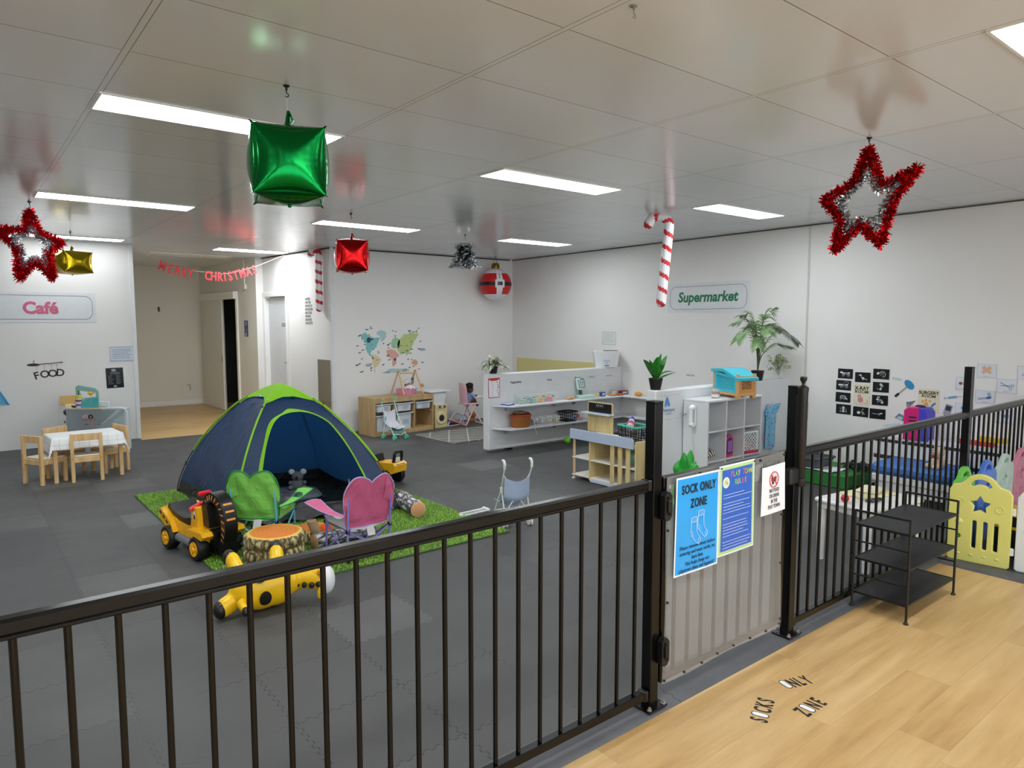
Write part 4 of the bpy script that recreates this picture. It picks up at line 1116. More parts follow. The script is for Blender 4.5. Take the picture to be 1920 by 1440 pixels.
o = thing('door_sign', 'small grey sign plate on the white door left of the affirmation words', 'sign', mw=on(WC, 0.60, 1.55, -0.056))
b = MB(); b.box((0, 0, 0.002), (0.14, 0.055, 0.004), 0.001); b.build('plate', mat('8c9197', 0.4), o)
b = MB(); greek(b, -0.045, 0.045, 0.0, 1, 0.02, 0.018, 0.0045, seed=3); b.build('lettering', mat('d5d8da', 0.5), o)
o = thing('toilet_sign', 'tall narrow blue toilet sign beside the sliding door', 'sign', mw=on(WD, 2.42, 1.485, 0.001))
b = MB(); b.box((0, 0, 0.002), (0.16, 0.27, 0.004), 0.001); b.build('plate', mat('28407f', 0.4), o)
b = MB(); b.ball((0, .085, .005), (.018, .045, .001), 12, 8); b.build('symbol', WHITEP, o)
b = MB(); b.box((0, 0.0, .0046), (.09, .003, .001)); b.box((0, -.035, .0046), (.02, .02, .001)); greek(b, -.05, .05, -.02, 1, .02, .006, .0046, 0, 0, 8); greek(b, -.05, .05, -.06, 1, .02, .006, .0046, 0, 0, 9); b.build('lettering', mat('b8c2de', 0.5), o)
b = MB(); b.tube(circ(0.02, 16, -.02, -.10) and [(p[0], p[1], .005) for p in circ(0.02, 16, -.02, -.10)], .003, 5, closed=True); b.box((.02, -.10, .005), (.02, .03, .001)); b.build('access_symbol', mat('dfe4ef', 0.5), o)
o = thing('pull_switch', 'white switch box at the end of a cable run below the recess ceiling', 'switch', mw=on(WD, 2.45, 2.185, 0.001))
b = MB(); b.box((0, 0, 0.02), (0.12, 0.085, 0.04), 0.006); b.build('switch_box', mat('e4e1d4', 0.4), o)
b = MB(); b.box((-0.03, 0.245, 0.009), (0.026, 0.41, 0.016), 0.003); b.build('cable_cover', mat('eceae2', 0.4), o)
o = thing('wall_bracket', 'tiny black bracket fixed on the recess back wall', 'bracket', mw=on(WN, 1.10, 1.83, 0.001))
b = MB(); b.box((0, .02, .01), (.035, .05, .02)); b.box((0.004, -.02, .015), (.028, .045, .03)); b.build('bracket_body', BLACK, o)
o = thing('cable_hook', 'bent white cable end sticking out low on the recess back wall', 'cable', mw=on(WN, 1.58, 0.36, 0.002))
b = MB(); b.tube(smooth([(-.04, .02, .0), (0, .03, .03), (.02, .02, .03), (.015, -.05, .02), (.02, -.09, .01)], 4), .007, 6); b.build('cable_end', mat('b5b2a8', 0.5), o)
# wall lettering
o = thing('wall_lettering', 'grey I AM affirmation words on the wall beside the white door', 'wall decal', mw=on(WC, 1.43, 1.945, 0.001))
b = MB()
for i, l in enumerate(['KIND', 'LOVED', 'HEALTHY', 'AWESOME', 'STRONG', 'BRAVE', 'HONEST', 'CREATIVE']):
    b.text('I AM ' + l, 0.055, (0, -0.03 - 0.051 * i, 0.0), 'LEFT', sx=0.62, bold=0.006)
b.build('words', mat('6a6d6b', 0.6), o)
o = thing('wall_mirror', 'tall frameless mirror on the wall left of the map corner', 'mirror', mw=on(WC, 1.97, 0.66, 0.001))
b = MB(); b.box((0, 0, 0.003), (0.37, 0.78, 0.006), 0.001); b.build('mirror_glass', mat('c9ccc9', 0.03, 1.0, var=0.01), o)
# café sign
def roundsign(nm, label, W_, s, z, w, h, txt, col, size, tz, sx=1.0, sh=0.0, tx=0.0, bold=0.02, line='7c828b'):
    o = thing(nm, label, 'sign', mw=on(W_, s, z, 0.001))
    b = MB(); b.box((0, 0, 0.001), (w + 0.08, h + 0.08, 0.002), 0.0005); b.build('panel', mat('dcdfe3', 0.4), o)
    b = MB(); b.tube([(p[0], p[1], 0.0026) for p in rrect(w, h, 0.09, 8)], 0.003, 5, closed=True); b.build('border_line', mat(line, 0.5), o)
    b = MB(); b.text(txt, size, (tx, tz, 0.002), bold=bold, sx=sx, sh=sh, dep=0.002); b.build('lettering', mat(col, 0.5), o)
    return o
roundsign('cafe_sign', 'wide white Café sign with pink lettering on the left wall', WK, 0.865, 1.778, 1.13, 0.30, 'Café', 'cf6585', 0.205, -0.077, 0.98, 0, 0, 0.04)
# FOOD decal
o = thing('wall_decal', 'dark FOOD lettering hanging from a spoon decal on the café wall', 'wall decal', mw=on(WK, 0.88, 0.98, 0.001))
DK = mat('3a2430', 0.6)
for i, ch in enumerate('FOOD'):
    b = MB(); b.text(ch, 0.128, (-0.088 + 0.080 * i, -0.092 + 0.012 * abs(i - 0.5) * (i > 0) * 0.5 + (0 if i else -.012), 0), bold=0.02, rz=R_((14, 4, -2, -6)[i])); b.build('letter', DK, o)
b = MB(); b.ball((-.125, .075, .001), (.07, .018, .0012), 20, 8); b.tube(smooth([(-.07, .072, .001), (-.03, .085, .001), (.06, .088, .001), (.13, .094, .001), (.185, .10, .001)], 4), .005, 6); b.ball((.17, .098, .001), (.025, .006, .001), 12, 6); b.build('spoon', DK, o)
b = MB()
for x, y in ((-.09, .055), (-.012, .083), (.066, .088), (.125, .092)): b.tube([(x, y, .001), (x, .012, .001)], .0018, 4)
b.tube(smooth([(-.13, .09, .001), (-.115, .10, .001), (-.125, .115, .001), (-.11, .135, .001)], 4), .0035, 5); b.build('strings_and_steam', DK, o)
def notice(label, W_, s, z, w, h, paperc, frm, rows, rz=0, seed=1, cat='notice', nm='wall_notice', textc='7781a8', head=None):
    o = thing(nm, label, cat, mw=on(W_, s, z, 0.001, R_(rz)))
    b = MB(); b.box((0, 0, 0.001), (w, h, 0.002), 0.0004); b.build('sheet', mat(paperc, 0.25), o)
    if frm:
        b = MB(); b.tube([(x * (w / 2 - .012), y * (h / 2 - .012), .0024) for x, y in ((-1, -1), (1, -1), (1, 1), (-1, 1))], .003, 4, closed=True); b.build('border_line', mat(frm, 0.5), o)
    b = MB(); greek(b, -w * .38, w * .38, h * .28, rows, h * .56 / max(1, rows - 1), h * .035, .0024, 0, 0.25, seed); b.build('print', mat(textc, 0.5), o)
    return o
notice('white laminated notice with blue border on the café wall near the corner', WK, 1.748, 1.168, 0.30, 0.205, 'd3dae6', '54789c', 6, seed=4)
o = thing('menu_poster', 'black café menu poster below the white notice on the café wall', 'poster', mw=on(WK, 1.648, 0.85, 0.001, R_(1)))
b = MB(); b.box((0, 0, 0.001), (0.215, 0.285, 0.002), 0.0004); b.build('sheet', mat('e4e6e8', 0.2), o)
b = MB(); b.box((0, -.003, 0.0022), (0.205, 0.27, 0.001), 0.0003); b.build('black_print', mat('0d0f15', 0.2), o)
b = MB(); greek(b, -.08, -.005, .03, 8, .016, .004, .003, 0, .5, 5); greek(b, .015, .085, .03, 8, .016, .004, .003, 0, .5, 6); greek(b, -.05, .06, .07, 2, .018, .009, .003, 0, .2, 7); b.ball((0, -.115, .003), (.022, .013, .001), 10, 6); b.ball((-.01, .10, .003), (.03, .018, .001), 10, 6); b.build('print', mat('a4a8ac', 0.5), o)
# blue apron on its hook, cut by the picture edge
o = thing('hanging_apron', 'crumpled light blue apron hanging on the café wall at the left picture edge', 'apron', mw=on(WK, 0.33, 0.72, 0.0))
b = MB(); b.sheet(lambda u, v: ((u - .5) * (.05 + .27 * v), .14 - .27 * v + .02 * math.sin(5 * u), .045 + .03 * math.sin(11 * u + 2 * v) * v + .01 * math.sin(19 * u)), 30, 14, 0.004); b.build('cloth', fabric('6fb6dc', 0, 0.7, 0.5, 10), o, sharp=80)
b = MB(); b.tube(smooth([(0, .13, .04), (.05, .17, .03), (.0, .19, .012), (-.05, .17, .03), (0, .13, .04)], 5), .005, 6); b.build('neck_loop', mat('cfd5d8', 0.6), o)
b = MB(); b.box((0, .19, .006), (.03, .05, .012)); b.tube([(0, .185, .01), (0, .175, .03), (0, .19, .036)], .005, 6); b.build('hook', WHITEP, o)

# children's table, cloth and four chairs
PINE = NT('pine'); x_, y_, z_ = PINE.xyz(); n_ = PINE.noise(1.0, 4, PINE.comb(x_ * 26, y_ * 26, z_ * 5)); PINE.set(col=PINE.ramp(n_, [(0.3, 'cfa46c'), (0.55, 'dfbb86'), (0.8, 'e8cb9b')]), rough=0.5); PINE = PINE.m
PALE = mat('e9dfcb', 0.45)
tb = thing('kids_table', 'low pine children\'s table under a white checked cloth', 'table', (0.985, 8.335, 0), R_(4))
b = MB(); b.box((0, 0, 0.436), (0.61, 0.45, 0.018), 0.003); b.build('tabletop', PALE, tb)
for sx in (-1, 1):
    for sy in (-1, 1): b = MB(); b.box((0, 0, 0.218), (0.035, 0.035, 0.436), 0.003); b.build('leg', PINE, tb, (sx * 0.29, sy * 0.21, 0))
for sy in (-1, 1): b = MB(); b.box((0, sy * 0.21, 0.395), (0.545, 0.02, 0.06)); b.build('apron_rail', PINE, tb)
for sx in (-1, 1): b = MB(); b.box((sx * 0.29, 0, 0.395), (0.02, 0.385, 0.06)); b.build('apron_rail', PINE, tb)
def cloth(u, v):
    W_, D_ = 0.92, 0.66
    x, y = (u - .5) * W_ - 0.02, (v - .5) * D_ - 0.02
    hx, hy = 0.315, 0.232
    ex, ey = max(0, abs(x) - hx), max(0, abs(y) - hy)
    fold = 0.018 * math.sin(15 * x + 6 * y)
    px_ = math.copysign(min(abs(x), hx) + 0.10 * ex + (fold * min(1, ey * 9) if ey > 0 else 0) * 0.3, x); py_ = math.copysign(min(abs(y), hy) + 0.10 * ey + abs(fold) * min(1, ey * 9), y)
    z = 0.4475 - math.hypot(ex, ey) * 0.95
    if ex > 0 and ey > 0: px_ += math.copysign(0.35 * min(ex, ey), x); py_ += math.copysign(0.2 * min(ex, ey), y); z = 0.4475 - (ex + ey) * 0.85
    return (px_, py_, z)
t = NT('checked_cloth'); x, y, z = t.xyz('UV') if False else t.xyz()
l1 = ((x * (1 / 0.085)).fract() < 0.035).max((y * (1 / 0.085)).fract() < 0.035)
zz = (((z - 0.4475) * (1 / 0.07)).fract() < 0.045) * (z < 0.44)
t.set(col=t.mix((((x * (1 / 0.085)).fract() < 0.04).max(zz) * 0.45) * (z < 0.445), 'eef0f0', '6e6678'), rough=0.8)
cl = MB(); cl.sheet(cloth, 60, 44, 0.0025); cl = tag(cl.build('tablecloth', t.m, None, (0.985, 8.335, 0), R_(4), sharp=70), 'white checked cloth draped over the low pine table', 'tablecloth')
def kid_chair(label, x, y, rz):
    o = thing('kids_chair', label, 'chair', (x, y, 0), R_(rz), 'pine chairs around the kids table')
    for sx in (-1, 1):
        b = MB(); b.box((0, 0, 0.2425), (0.032, 0.032, 0.485), 0.003); b.build('back_leg', PINE, o, (sx * 0.124, -0.12, 0))
        b = MB(); b.box((0, 0, 0.125), (0.032, 0.032, 0.25), 0.003); b.build('front_leg', PINE, o, (sx * 0.124, 0.115, 0))
        b = MB(); b.box((sx * 0.124, -0.002, 0.225), (0.024, 0.205, 0.055)); b.build('seat_rail', PINE, o)
        b = MB(); b.cyl((sx * .124, -.1365, .235), (sx * .124, -.139, .235), .005, n=10); b.build('screw', mat('8d7a5c', 0.4), o)
    for y_ in (-0.12, 0.115): b = MB(); b.box((0, y_, 0.225), (0.216, 0.024, 0.055)); b.build('seat_rail', PINE, o)
    b = MB(); b.box((0, 0.004, 0.258), (0.275, 0.21, 0.012), 0.003); b.build('seat', PALE, o)
    b = MB(); b.box((0, -0.12, 0.45), (0.216, 0.02, 0.068), 0.003); b.build('backrest', PINE, o)
    return o
kid_chair('pine children\'s chair at the left end of the cloth covered table', 0.635, 8.235, -60)
kid_chair('pine children\'s chair with its back to the camera at the near long table side', 0.985, 8.135, -7)
kid_chair('pine children\'s chair at the far side of the table, back towards the FOOD decal', 0.84, 8.615, 215)
kid_chair('pine children\'s chair at the right end of the table beside the play kitchen', 1.235, 8.455, 108)

# play kitchen
k = thing('play_kitchen', 'white and mint toy kitchen counter against the café wall', 'toy kitchen', (0, 0, 0))
PK = [(1.006, 9.887), (1.57, 9.53), (1.66, 9.72), (1.06, 10.50)]
WKP = mat('d7dde6', 0.35)
u_ = Vector((1.57 - 1.006, 9.53 - 9.887)); WP = frame((1.006, 9.887, 0), (u_.x, u_.y, 0), (u_.y, -u_.x, 0))
b = MB(); b.M = WP.copy(); L_ = u_.length
b.shape([[(0, 0.0), (L_ + .03, 0), (L_ + .03, .49), (L_ - .0, .535), (L_ - .06, .55), (0, .55)]], -0.02, 0.0, 0.002); b.build('front_panel', WKP, k)
b = MB(); b.prism(PK, 0.02, 0.535); b.build('carcass', mat('c5d5d6', 0.4), k, flat=True)
b = MB(); b.prism([(1.0, 9.875), (1.34, 9.66), (1.45, 9.9), (1.06, 10.52)], 0.537, 0.552); b.build('worktop', mat('d8c3a2', 0.4), k)
b = MB(); b.M = WP @ Matrix.Translation((.22, .555, -.06)); b.shape([[(-.13, 0), (.13, 0), (.13, .19), (.10, .23), (-.10, .27), (-.13, .25)], [(-.085, .06), (-.03, .115), (.10, .125), (.10, .18), (-.085, .205)]], -.012, 0, .001, k=0); b.build('splash_panel', mat('8fc0b8', 0.4), k)
b = MB(); b.M = WP @ Matrix.Translation((.22, .555, -.055)); b.prism([(-.125, .0), (.125, 0), (.125, .12), (.02, .11), (-.06, .06)], 0, .004); b.build('hill_print', mat('4fb0b4', 0.4), k)
b = MB(); b.M = WP @ Matrix.Translation((.36, .553, -.10)); b.box((0, .035, -.02), (.17, .07, .03), .01); b.build('side_step', mat('d2d9e2', 0.4), k)
b = MB(); b.box((1.09, 10.42, .60), (.18, .012, .12)); b.build('rear_board', mat('d7b56f', 0.5), k)
WL = frame((1.06, 10.50, 0), (1.006 - 1.06, 9.887 - 10.5, 0), (9.887 - 10.5, 1.06 - 1.006, 0))
for s in (.20, .30, .42): b = MB(); b.M = WL @ Matrix.Translation((s, .47, 0)); b.lathe([(.026, 0), (.026, .012), (.012, .014), (.012, .026), (0, .026)], n=14); b.build('stove_knob', BLACK, k)
b = MB(); b.M = WL.copy(); b.box((.46, .26, .004), (.26, .26, .008)); b.box((.46, .26, .0085), (.20, .18, .003), k=1); b.box((.46, .37, .02), (.16, .014, .014), k=2); b.build('oven_door', [mat('b5cfd0', 0.4), mat('1c2226', 0.2), BLACK], k)
FP = WP @ Matrix.Translation((0, 0, 0.0005))
for nm, s, z, c in (('donut_print', .215, .445, 'd6a5c4'), ('donut_print', .275, .445, '2b2320')):
    b = MB(); b.M = FP.copy(); b.tube([(p[0], p[1], .0005) for p in circ(.021, 18, s, z)], .0095, 6, closed=True, flat=.12); b.build(nm, mat(c, 0.4), k)
b = MB(); b.M = FP.copy(); b.box((.25, .413, .0008), (.155, .022, .0016), .0003); b.build('shelf_print', mat('a9785f', 0.5), k)
for s, c, c2 in ((.225, '7c7670', '8ba3b8'), (.295, 'b57868', 'cc8d94'), (.365, '80828a', '9db4c0')):
    b = MB(); b.M = FP.copy(); b.ball((s, .352, .0005), (.024, .012, .001), 12, 6, 0); b.prism([(s - .014, .345), (s + .014, .345), (s + .009, .322), (s - .009, .322)], 0, .001, 1); b.build('cupcake_print', [mat(c, 0.5), mat(c2, 0.5)], k)
b = MB(); b.M = FP.copy(); b.tube([(.31, .40, .0005), (.51, .405, .0005), (.525, .39, .0005), (.53, .30, .0005)], .0012, 4); b.build('line_print', mat('9fa7b8', 0.5), k)
WT = lambda s, z, o_: tuple((WP @ Vector((s, z, o_))))
o = thing('toy_jar', 'white label tub with yellow lid on the toy kitchen worktop', 'jar', WT(.115, .553, -.07))
b = MB(); b.lathe([(0, 0), (.034, 0), (.034, .115), (.03, .12)], n=20); b.build('jar_body', mat('d9d4dc', 0.3), o)
b = MB(); b.lathe([(.0345, .02), (.0347, .022), (.0347, .04), (.0345, .042)], n=20, k=0); b.lathe([(.0345, .075), (.0348, .077), (.0348, .092), (.0345, .094)], n=20, k=1); b.build('label', [mat('3e62a8', 0.4), mat('7a2f4a', 0.4)], o)
b = MB(); b.lathe([(.037, .118), (.038, .122), (.036, .145), (.02, .155), (0, .156)], n=20); b.build('lid', mat('ecd02a', 0.35), o)
o = thing('toy_pan', 'small dark toy pan with a white rim on the toy kitchen worktop', 'toy pan', WT(.055, .553, -.12))
b = MB(); b.lathe([(0, .004), (.045, .004), (.05, .02), (.047, .02), (.043, .008), (0, .008)], n=24); b.tube([(.048, 0, .016), (.10, -.02, .018)], .006, 8); b.build('pan_body', BLACK, o)
b = MB(); b.lathe([(0, .012), (.035, .012), (.036, .02), (0, .022)], n=20); b.build('food', mat('eae9dc', 0.5), o)
o = thing('toy_bottle', 'green translucent toy bottle behind the yellow lidded tub', 'toy bottle', WT(.085, .553, -.17))
b = MB(); b.lathe([(0, 0), (.035, 0), (.037, .07), (.03, .11), (.014, .135), (.014, .16), (0, .16)], n=20); b.build('bottle_body', mat('7fbf95', 0.2), o)
o = thing('toy_spatula', 'black toy spatula hanging on the mint splash panel', 'toy utensil', WT(.125, .66, -.052))
b = MB(); b.tube([(0, 0, .10), (0, 0, .0)], .004, 6); b.tube([(0, 0, 0), (0, 0, -.045)], [.006, .016], 8, flat=.4); b.build('spatula_body', BLACK, o)
o = thing('toy_lamp', 'yellow toy hood knob hanging in the splash panel opening', 'toy utensil', WT(.265, .70, -.05))
b = MB(); b.ball((0, 0, .022), (.034, .02, .028), 16, 10, fn=lambda d: 1 if d.z > -.2 else .7); b.build('shade', mat('e9b23a', 0.4), o)
b = MB(); b.cyl((0, 0, 0), (0, 0, -.09), .0025, n=6); b.cyl((.018, 0, 0), (.016, 0, -.09), .0025, n=6); b.build('stems', mat('b9b6a8', 0.4), o)

# storage cabinet with bins
OAK = NT('oak_veneer'); x_, y_, z_ = OAK.xyz(); n_ = OAK.noise(1.0, 5, OAK.comb(x_ * 30, y_ * 30, z_ * 3), 0.6); OAK.set(col=OAK.ramp(n_, [(0.3, 'b08f62'), (0.55, 'c3a374'), (0.8, 'd3b88c')]), rough=0.5); OAK = OAK.m
CA = R_(5.6); c = thing('storage_cabinet', 'oak storage cabinet with white bins under the world map', 'cabinet', (4.967, 8.888, 0), CA)
W_, D_, H_ = 1.03, 0.41, 0.535
b = MB(); b.box((0, 0, H_ - .011), (W_, D_, .022), .002); b.build('top_panel', OAK, c)
b = MB(); b.box((0, 0, .05), (W_ - .03, D_ - .01, .02), .002); b.box((0, -D_ / 2 + .015, .025), (W_ - .02, .018, .05)); b.build('base', OAK, c)
for x in (-W_ / 2 + .01, W_ / 2 - .01): b = MB(); b.box((x, 0, (H_ - .022) / 2), (.02, D_, H_ - .022), .002); b.build('side_panel', OAK, c)
for x in (-.17, .17): b = MB(); b.box((x, 0, .285), (.02, D_ - .01, .45), .002); b.build('divider', OAK, c)
b = MB(); b.box((0, D_ / 2 - .005, .27), (W_ - .03, .008, .45)); b.build('back_panel', OAK, c)
b = MB(); b.box((0, -D_ / 2 + .012, .487), (W_ - .04, .018, .052)); b.build('top_rail', OAK, c)
BIN = mat('d4dade', 0.35)
def storage_bin(x, z, h, label, w=.30, d=.36, y=-.02):
    M_ = c.matrix_basis if False else Matrix.Translation((4.967, 8.888, 0)) @ Matrix.Rotation(CA, 4, 'Z')
    p = M_ @ Vector((x, y, z)); o = thing('storage_bin', label, 'bin', tuple(p), CA, 'white bins in the oak cabinet')
    b = MB(); b.M = Matrix.Identity(4)
    w0, d0 = w - .05, d - .03
    lo = rrect(w0 - .02, d0 - .02, .02, 3); hi = rrect(w0, d0, .025, 3); n = len(lo)
    V = [(q[0], q[1], 0) for q in lo] + [(q[0], q[1], h) for q in hi] + [(q[0] * .96, q[1] * .96, h) for q in hi] + [(q[0] * .95, q[1] * .95, .006) for q in lo]
    F = [list(range(n))[::-1]] + [[r * n + i, r * n + (i + 1) % n, (r + 1) * n + (i + 1) % n, (r + 1) * n + i] for r in range(3) for i in range(n)] + [[3 * n + i for i in range(n)]]
    b.add(V, F); b.build('tub', BIN, o)
    b = MB(); b.shape([rrect(w, d, .02, 3), rrect(w0 - .005, d0 - .005, .02, 3)], h - .012, h, .002); b.build('rim', BIN, o)
    b = MB(); b.M = Matrix.Translation((0.02, -d0 / 2 - .0015, h * .5)) @ Matrix.Rotation(PI / 2, 4, 'X'); b.box((0, 0, 0), (.10, min(.06, h * .5), .001), .0002, k=0)
    b.tube([(p_[0], p_[1], .001) for p_ in circ(.018, 14, -.018, 0)], .0022, 5, closed=True, k=1); greek(b, .005, .045, .008, 2, .014, .005, .001, 1, .2, int(x * 99) + 40); b.build('label', [mat('c2c8d6', 0.4), mat('767d94', 0.5)], o)
    return o
storage_bin(-.335, .335, .11, 'shallow white bin in the left column of the oak cabinet')
storage_bin(.0, .325, .115, 'shallow white bin in the middle column of the oak cabinet', y=-.035)
storage_bin(.335, .335, .10, 'shallow white bin in the right column of the oak cabinet', y=-.05)
storage_bin(-.335, .062, .225, 'deep white bin in the left column of the oak cabinet, behind the mint stroller')
storage_bin(.0, .062, .235, 'deep white bin in the middle column of the oak cabinet', y=-.035)
for x in (.19, .48): b = MB(); b.box((x, 0, .295), (.02, D_ - .04, .012)); b.build('bin_runner', mat('d6cdb8', 0.4), c)
CM = Matrix.Translation((4.967, 8.888, 0)) @ Matrix.Rotation(CA, 4, 'Z')
# wooden baby gym with pink tub on the cabinet
BE = mat('d9b483', 0.5)
p = CM @ Vector((.18, -.01, .535)); g = thing('wooden_baby_gym', 'wooden A-frame doll gym standing on the oak cabinet', 'toy', tuple(p), CA)
for sx in (-1, 1):
    for sy in (-1, 1): b = MB(); b.cyl((sx * .17, sy * .16, .012), (sx * .15, sy * .012, .33), .0125, n=12); b.build('leg', BE, g)
    b = MB(); b.ball((sx * .15, 0, .335), .022, 12, 8); b.build('top_joint', mat('b98f5c', 0.5), g)
b = MB(); b.cyl((-.165, 0, .315), (.165, 0, .315), .011, n=12); b.build('crossbar', BE, g)
b = MB(); b.tube([(.10, 0, .30), (.10, 0, .23)], .003, 6, k=1); b.ball((.10, 0, .22), (.022, .022, .03), 12, 8, 0); b.ball((.10, 0, .175), (.028, .02, .022), 12, 8, 1); b.build('hanging_rattle', [mat('6f5a4c', 0.6), mat('9a8474', 0.6)], g)
b = MB(); b.ball((.185, -.12, .13), .03, 12, 8); b.build('wooden_ball', mat('c9925a', 0.5), g)
p = CM @ Vector((.16, -.02, .536)); o = thing('doll_bath', 'pink doll bath tub standing under the wooden gym', 'doll bath', tuple(p), CA)
b = MB(); b.lathe([(0, 0), (.85, 0), (.95, .4), (1.0, .72), (1.04, .74), (.97, .76), (.86, .08), (0, .05)], n=32); b.v = [(x * .165, y * .12, z * .115) for x, y, z in b.v]; b.build('tub', mat('dd93b2', 0.35), o)
b = MB(); b.sheet(lambda u, v: (-.02 + .15 * u, -.07 + .14 * v, .085 + .05 * math.sin(PI * u) * math.sin(PI * v) + .012 * math.sin(14 * u + 9 * v)), 16, 12, .004); b.build('blanket', mat('ecdfe4', 0.8), o, sharp=80)
p = CM @ Vector((.17, .06, .545)); o = thing('doll_in_bath', 'small soft toy in white and brown lying over the pink bath', 'soft toy', (p.x + .03, p.y - .02, p.z + .09), CA)
b = MB(); b.ball((.03, 0, .03), (.06, .035, .03), 14, 10); b.build('toy_body', mat('8a6a5c', 0.7), o)
b = MB(); b.ball((.0, -.01, .075), .03, 14, 10); b.build('head', mat('e4ddd6', 0.7), o)
# washing machine toy with a white tub on top
p = CM @ Vector((.665, -.03, 0)); o = thing('toy_washing_machine', 'small cream wooden toy washing machine beside the oak cabinet', 'toy', (5.665, 8.93, 0), R_(5))
CR = mat('dccb96', 0.45)
b = MB(); b.box((0, 0, .178), (.235, .26, .356), .004); b.build('cabinet_body', CR, o)
b = MB(); b.M = Matrix.Translation((.0, -.131, .15)) @ Matrix.Rotation(PI / 2, 4, 'X'); b.lathe([(.098, 0), (.10, .008), (.09, .014), (.07, .012)], n=32); b.build('door_ring', mat('e6d8ab', 0.4), o)
b = MB(); b.M = Matrix.Translation((.0, -.131, .15)) @ Matrix.Rotation(PI / 2, 4, 'X'); b.lathe([(.072, .006), (.05, .012), (0, .014)], n=28); b.build('door_window', mat('2b2a26', 0.12), o)
b = MB(); b.box((0, -.131, .32), (.21, .003, .045)); b.build('control_panel', mat('cfc9b5', 0.4), o)
for x in (-.03, .06): b = MB(); b.M = Matrix.Translation((x, -.132, .32)) @ Matrix.Rotation(PI / 2, 4, 'X'); b.lathe([(.018, 0), (.018, .012), (0, .014)], n=16); b.build('dial', mat('5a4a3c', 0.4), o)
o = thing('white_tub', 'white lidded plastic tub on top of the toy washing machine', 'storage tub', (5.635, 8.93, .357), R_(5))
b = MB(); w0 = rrect(.23, .24, .02, 3); w1 = rrect(.28, .29, .03, 3); n = len(w0); b.add([(x, y, 0) for x, y in w0] + [(x, y, .19) for x, y in w1], [list(range(n))[::-1]] + [[i, (i + 1) % n, n + (i + 1) % n, n + i] for i in range(n)] + [list(range(n, 2 * n))]); b.build('tub', WHITEP, o)
b = MB(); b.shape([rrect(.40, .33, .03, 4)], .19, .212, .004); b.build('lid', WHITEP, o)
stroller('mint and white doll stroller with pink trimmed seat in front of the oak cabinet', (4.63, 8.415, 0), R_(188), mat('dfeee9', 0.35), mat('58cfae', 0.4), fabric('eceaf2', 0.15, 0.7, 0.1), H=0.535, W=0.10, crossed=False, gripm=mat('7fd6bd', 0.4), pocket=mat('5f8f8c', 0.7))

# baby carrier and doll high chair
o = thing('baby_carrier_toy', 'pink toy baby bouncer with blue hoops on the floor by the back wall', 'doll bouncer', (5.985, 8.90, 0), R_(8))
b = MB(); b.sheet(lambda u, v: ((u - .5) * .40 - .0, -.09 + .18 * v, .02 + .10 * (1 - u) ** 2 * 1.0 - .02 * math.sin(PI * v) + .03 * abs(v - .5)), 16, 8, .012); b.build('seat_pad', fabric('e3a2a6', 0, .8, .2), o, sharp=80)
for (x0, x1, yy, hh) in ((-.20, .12, -.07, .20), (.02, .21, -.08, .16)):
    b = MB(); b.tube(smooth([(x0, yy, .015), (x0 + .06, yy, hh * .6), ((x0 + x1) / 2, yy, hh), (x1 - .03, yy, hh * .7), (x1, yy, .015)], 6), .0105, 10); b.build('hoop', mat('aab8cf', .4), o)
b = MB(); b.tube([(-.22, -.07, .012), (.22, -.07, .012), (.22, .08, .012), (-.22, .08, .012)], .01, 8, closed=True); b.build('base_frame', mat('d8b3b6', .4), o)
h = thing('doll_high_chair', 'pink doll high chair half hidden by the white shelf wall', 'doll high chair', (6.22, 8.80, 0), R_(-10))
PKM = mat('e6b9c1', 0.4)
for sx in (-1, 1):
    b = MB(); b.cyl((-.13, sx * .12, .012), (.03, sx * .11, .33), .011, n=10); b.build('leg', mat('eecdd2', .4), h)
    b = MB(); b.cyl((.15, sx * .12, .012), (-.06, sx * .11, .33), .011, n=10); b.build('leg', mat('eecdd2', .4), h)
b = MB(); b.cyl((-.04, -.12, .20), (-.04, .12, .20), .009, n=8); b.cyl((-.14, -.12, .012), (-.14, .12, .012), .011, n=8); b.cyl((.16, -.12, .012), (.16, .12, .012), .011, n=8); b.build('cross_bars', mat('eecdd2', .4), h)
b = MB(); b.M = Matrix.Translation((0, 0, 0)); b.sheet(lambda u, v: (-.155 + .01 * math.sin(PI * u) - .03 * v + .05 * abs(2 * u - 1) ** 2, (u - .5) * .26 * (1 - .5 * max(0, v - .7) ** 2 * 5), .34 + .32 * v), 14, 12, .012); b.build('backrest', PKM, h, sharp=80)
b = MB(); b.box((-.03, 0, .335), (.26, .24, .02), .006); b.build('seat', PKM, h)
b = MB(); b.box((.10, 0, .435), (.17, .26, .018), .008); b.build('tray', mat('eee3ea', .35), h)
dl = thing('doll', 'dark baby doll with black curly hair and blue outfit in the high chair', 'doll', (6.195, 8.805, .347), R_(-10))
SK = mat('5c3a2a', 0.45)
b = MB(); b.tube(smooth([(0, 0, .02), (0, 0, .09), (0, 0, .15)], 4), [.05] * 3 + [.055] * 3 + [.045] * 3, 16); b.ball((.015, 0, .205), (.055, .058, .062), 20, 14)
for sy in (-1, 1):
    b.tube(smooth([(0, sy * .05, .14), (.04, sy * .075, .11), (.09, sy * .06, .105)], 4), [.022] * 5 + [.016] * 4, 10); b.ball((.10, sy * .058, .105), .018, 10, 8)
    b.tube(smooth([(0, sy * .035, .03), (.07, sy * .05, .04), (.10, sy * .05, -.03)], 4), [.03] * 5 + [.02] * 4, 10); b.ball((.115, sy * .05, -.045), (.03, .018, .016), 10, 8); b.ball((.0, sy * .058, .20), (.01, .008, .016), 8, 6)
b.ball((.068, 0, .198), (.012, .01, .009), 8, 6)
blob('body', b, SK, dl, .006, 5)
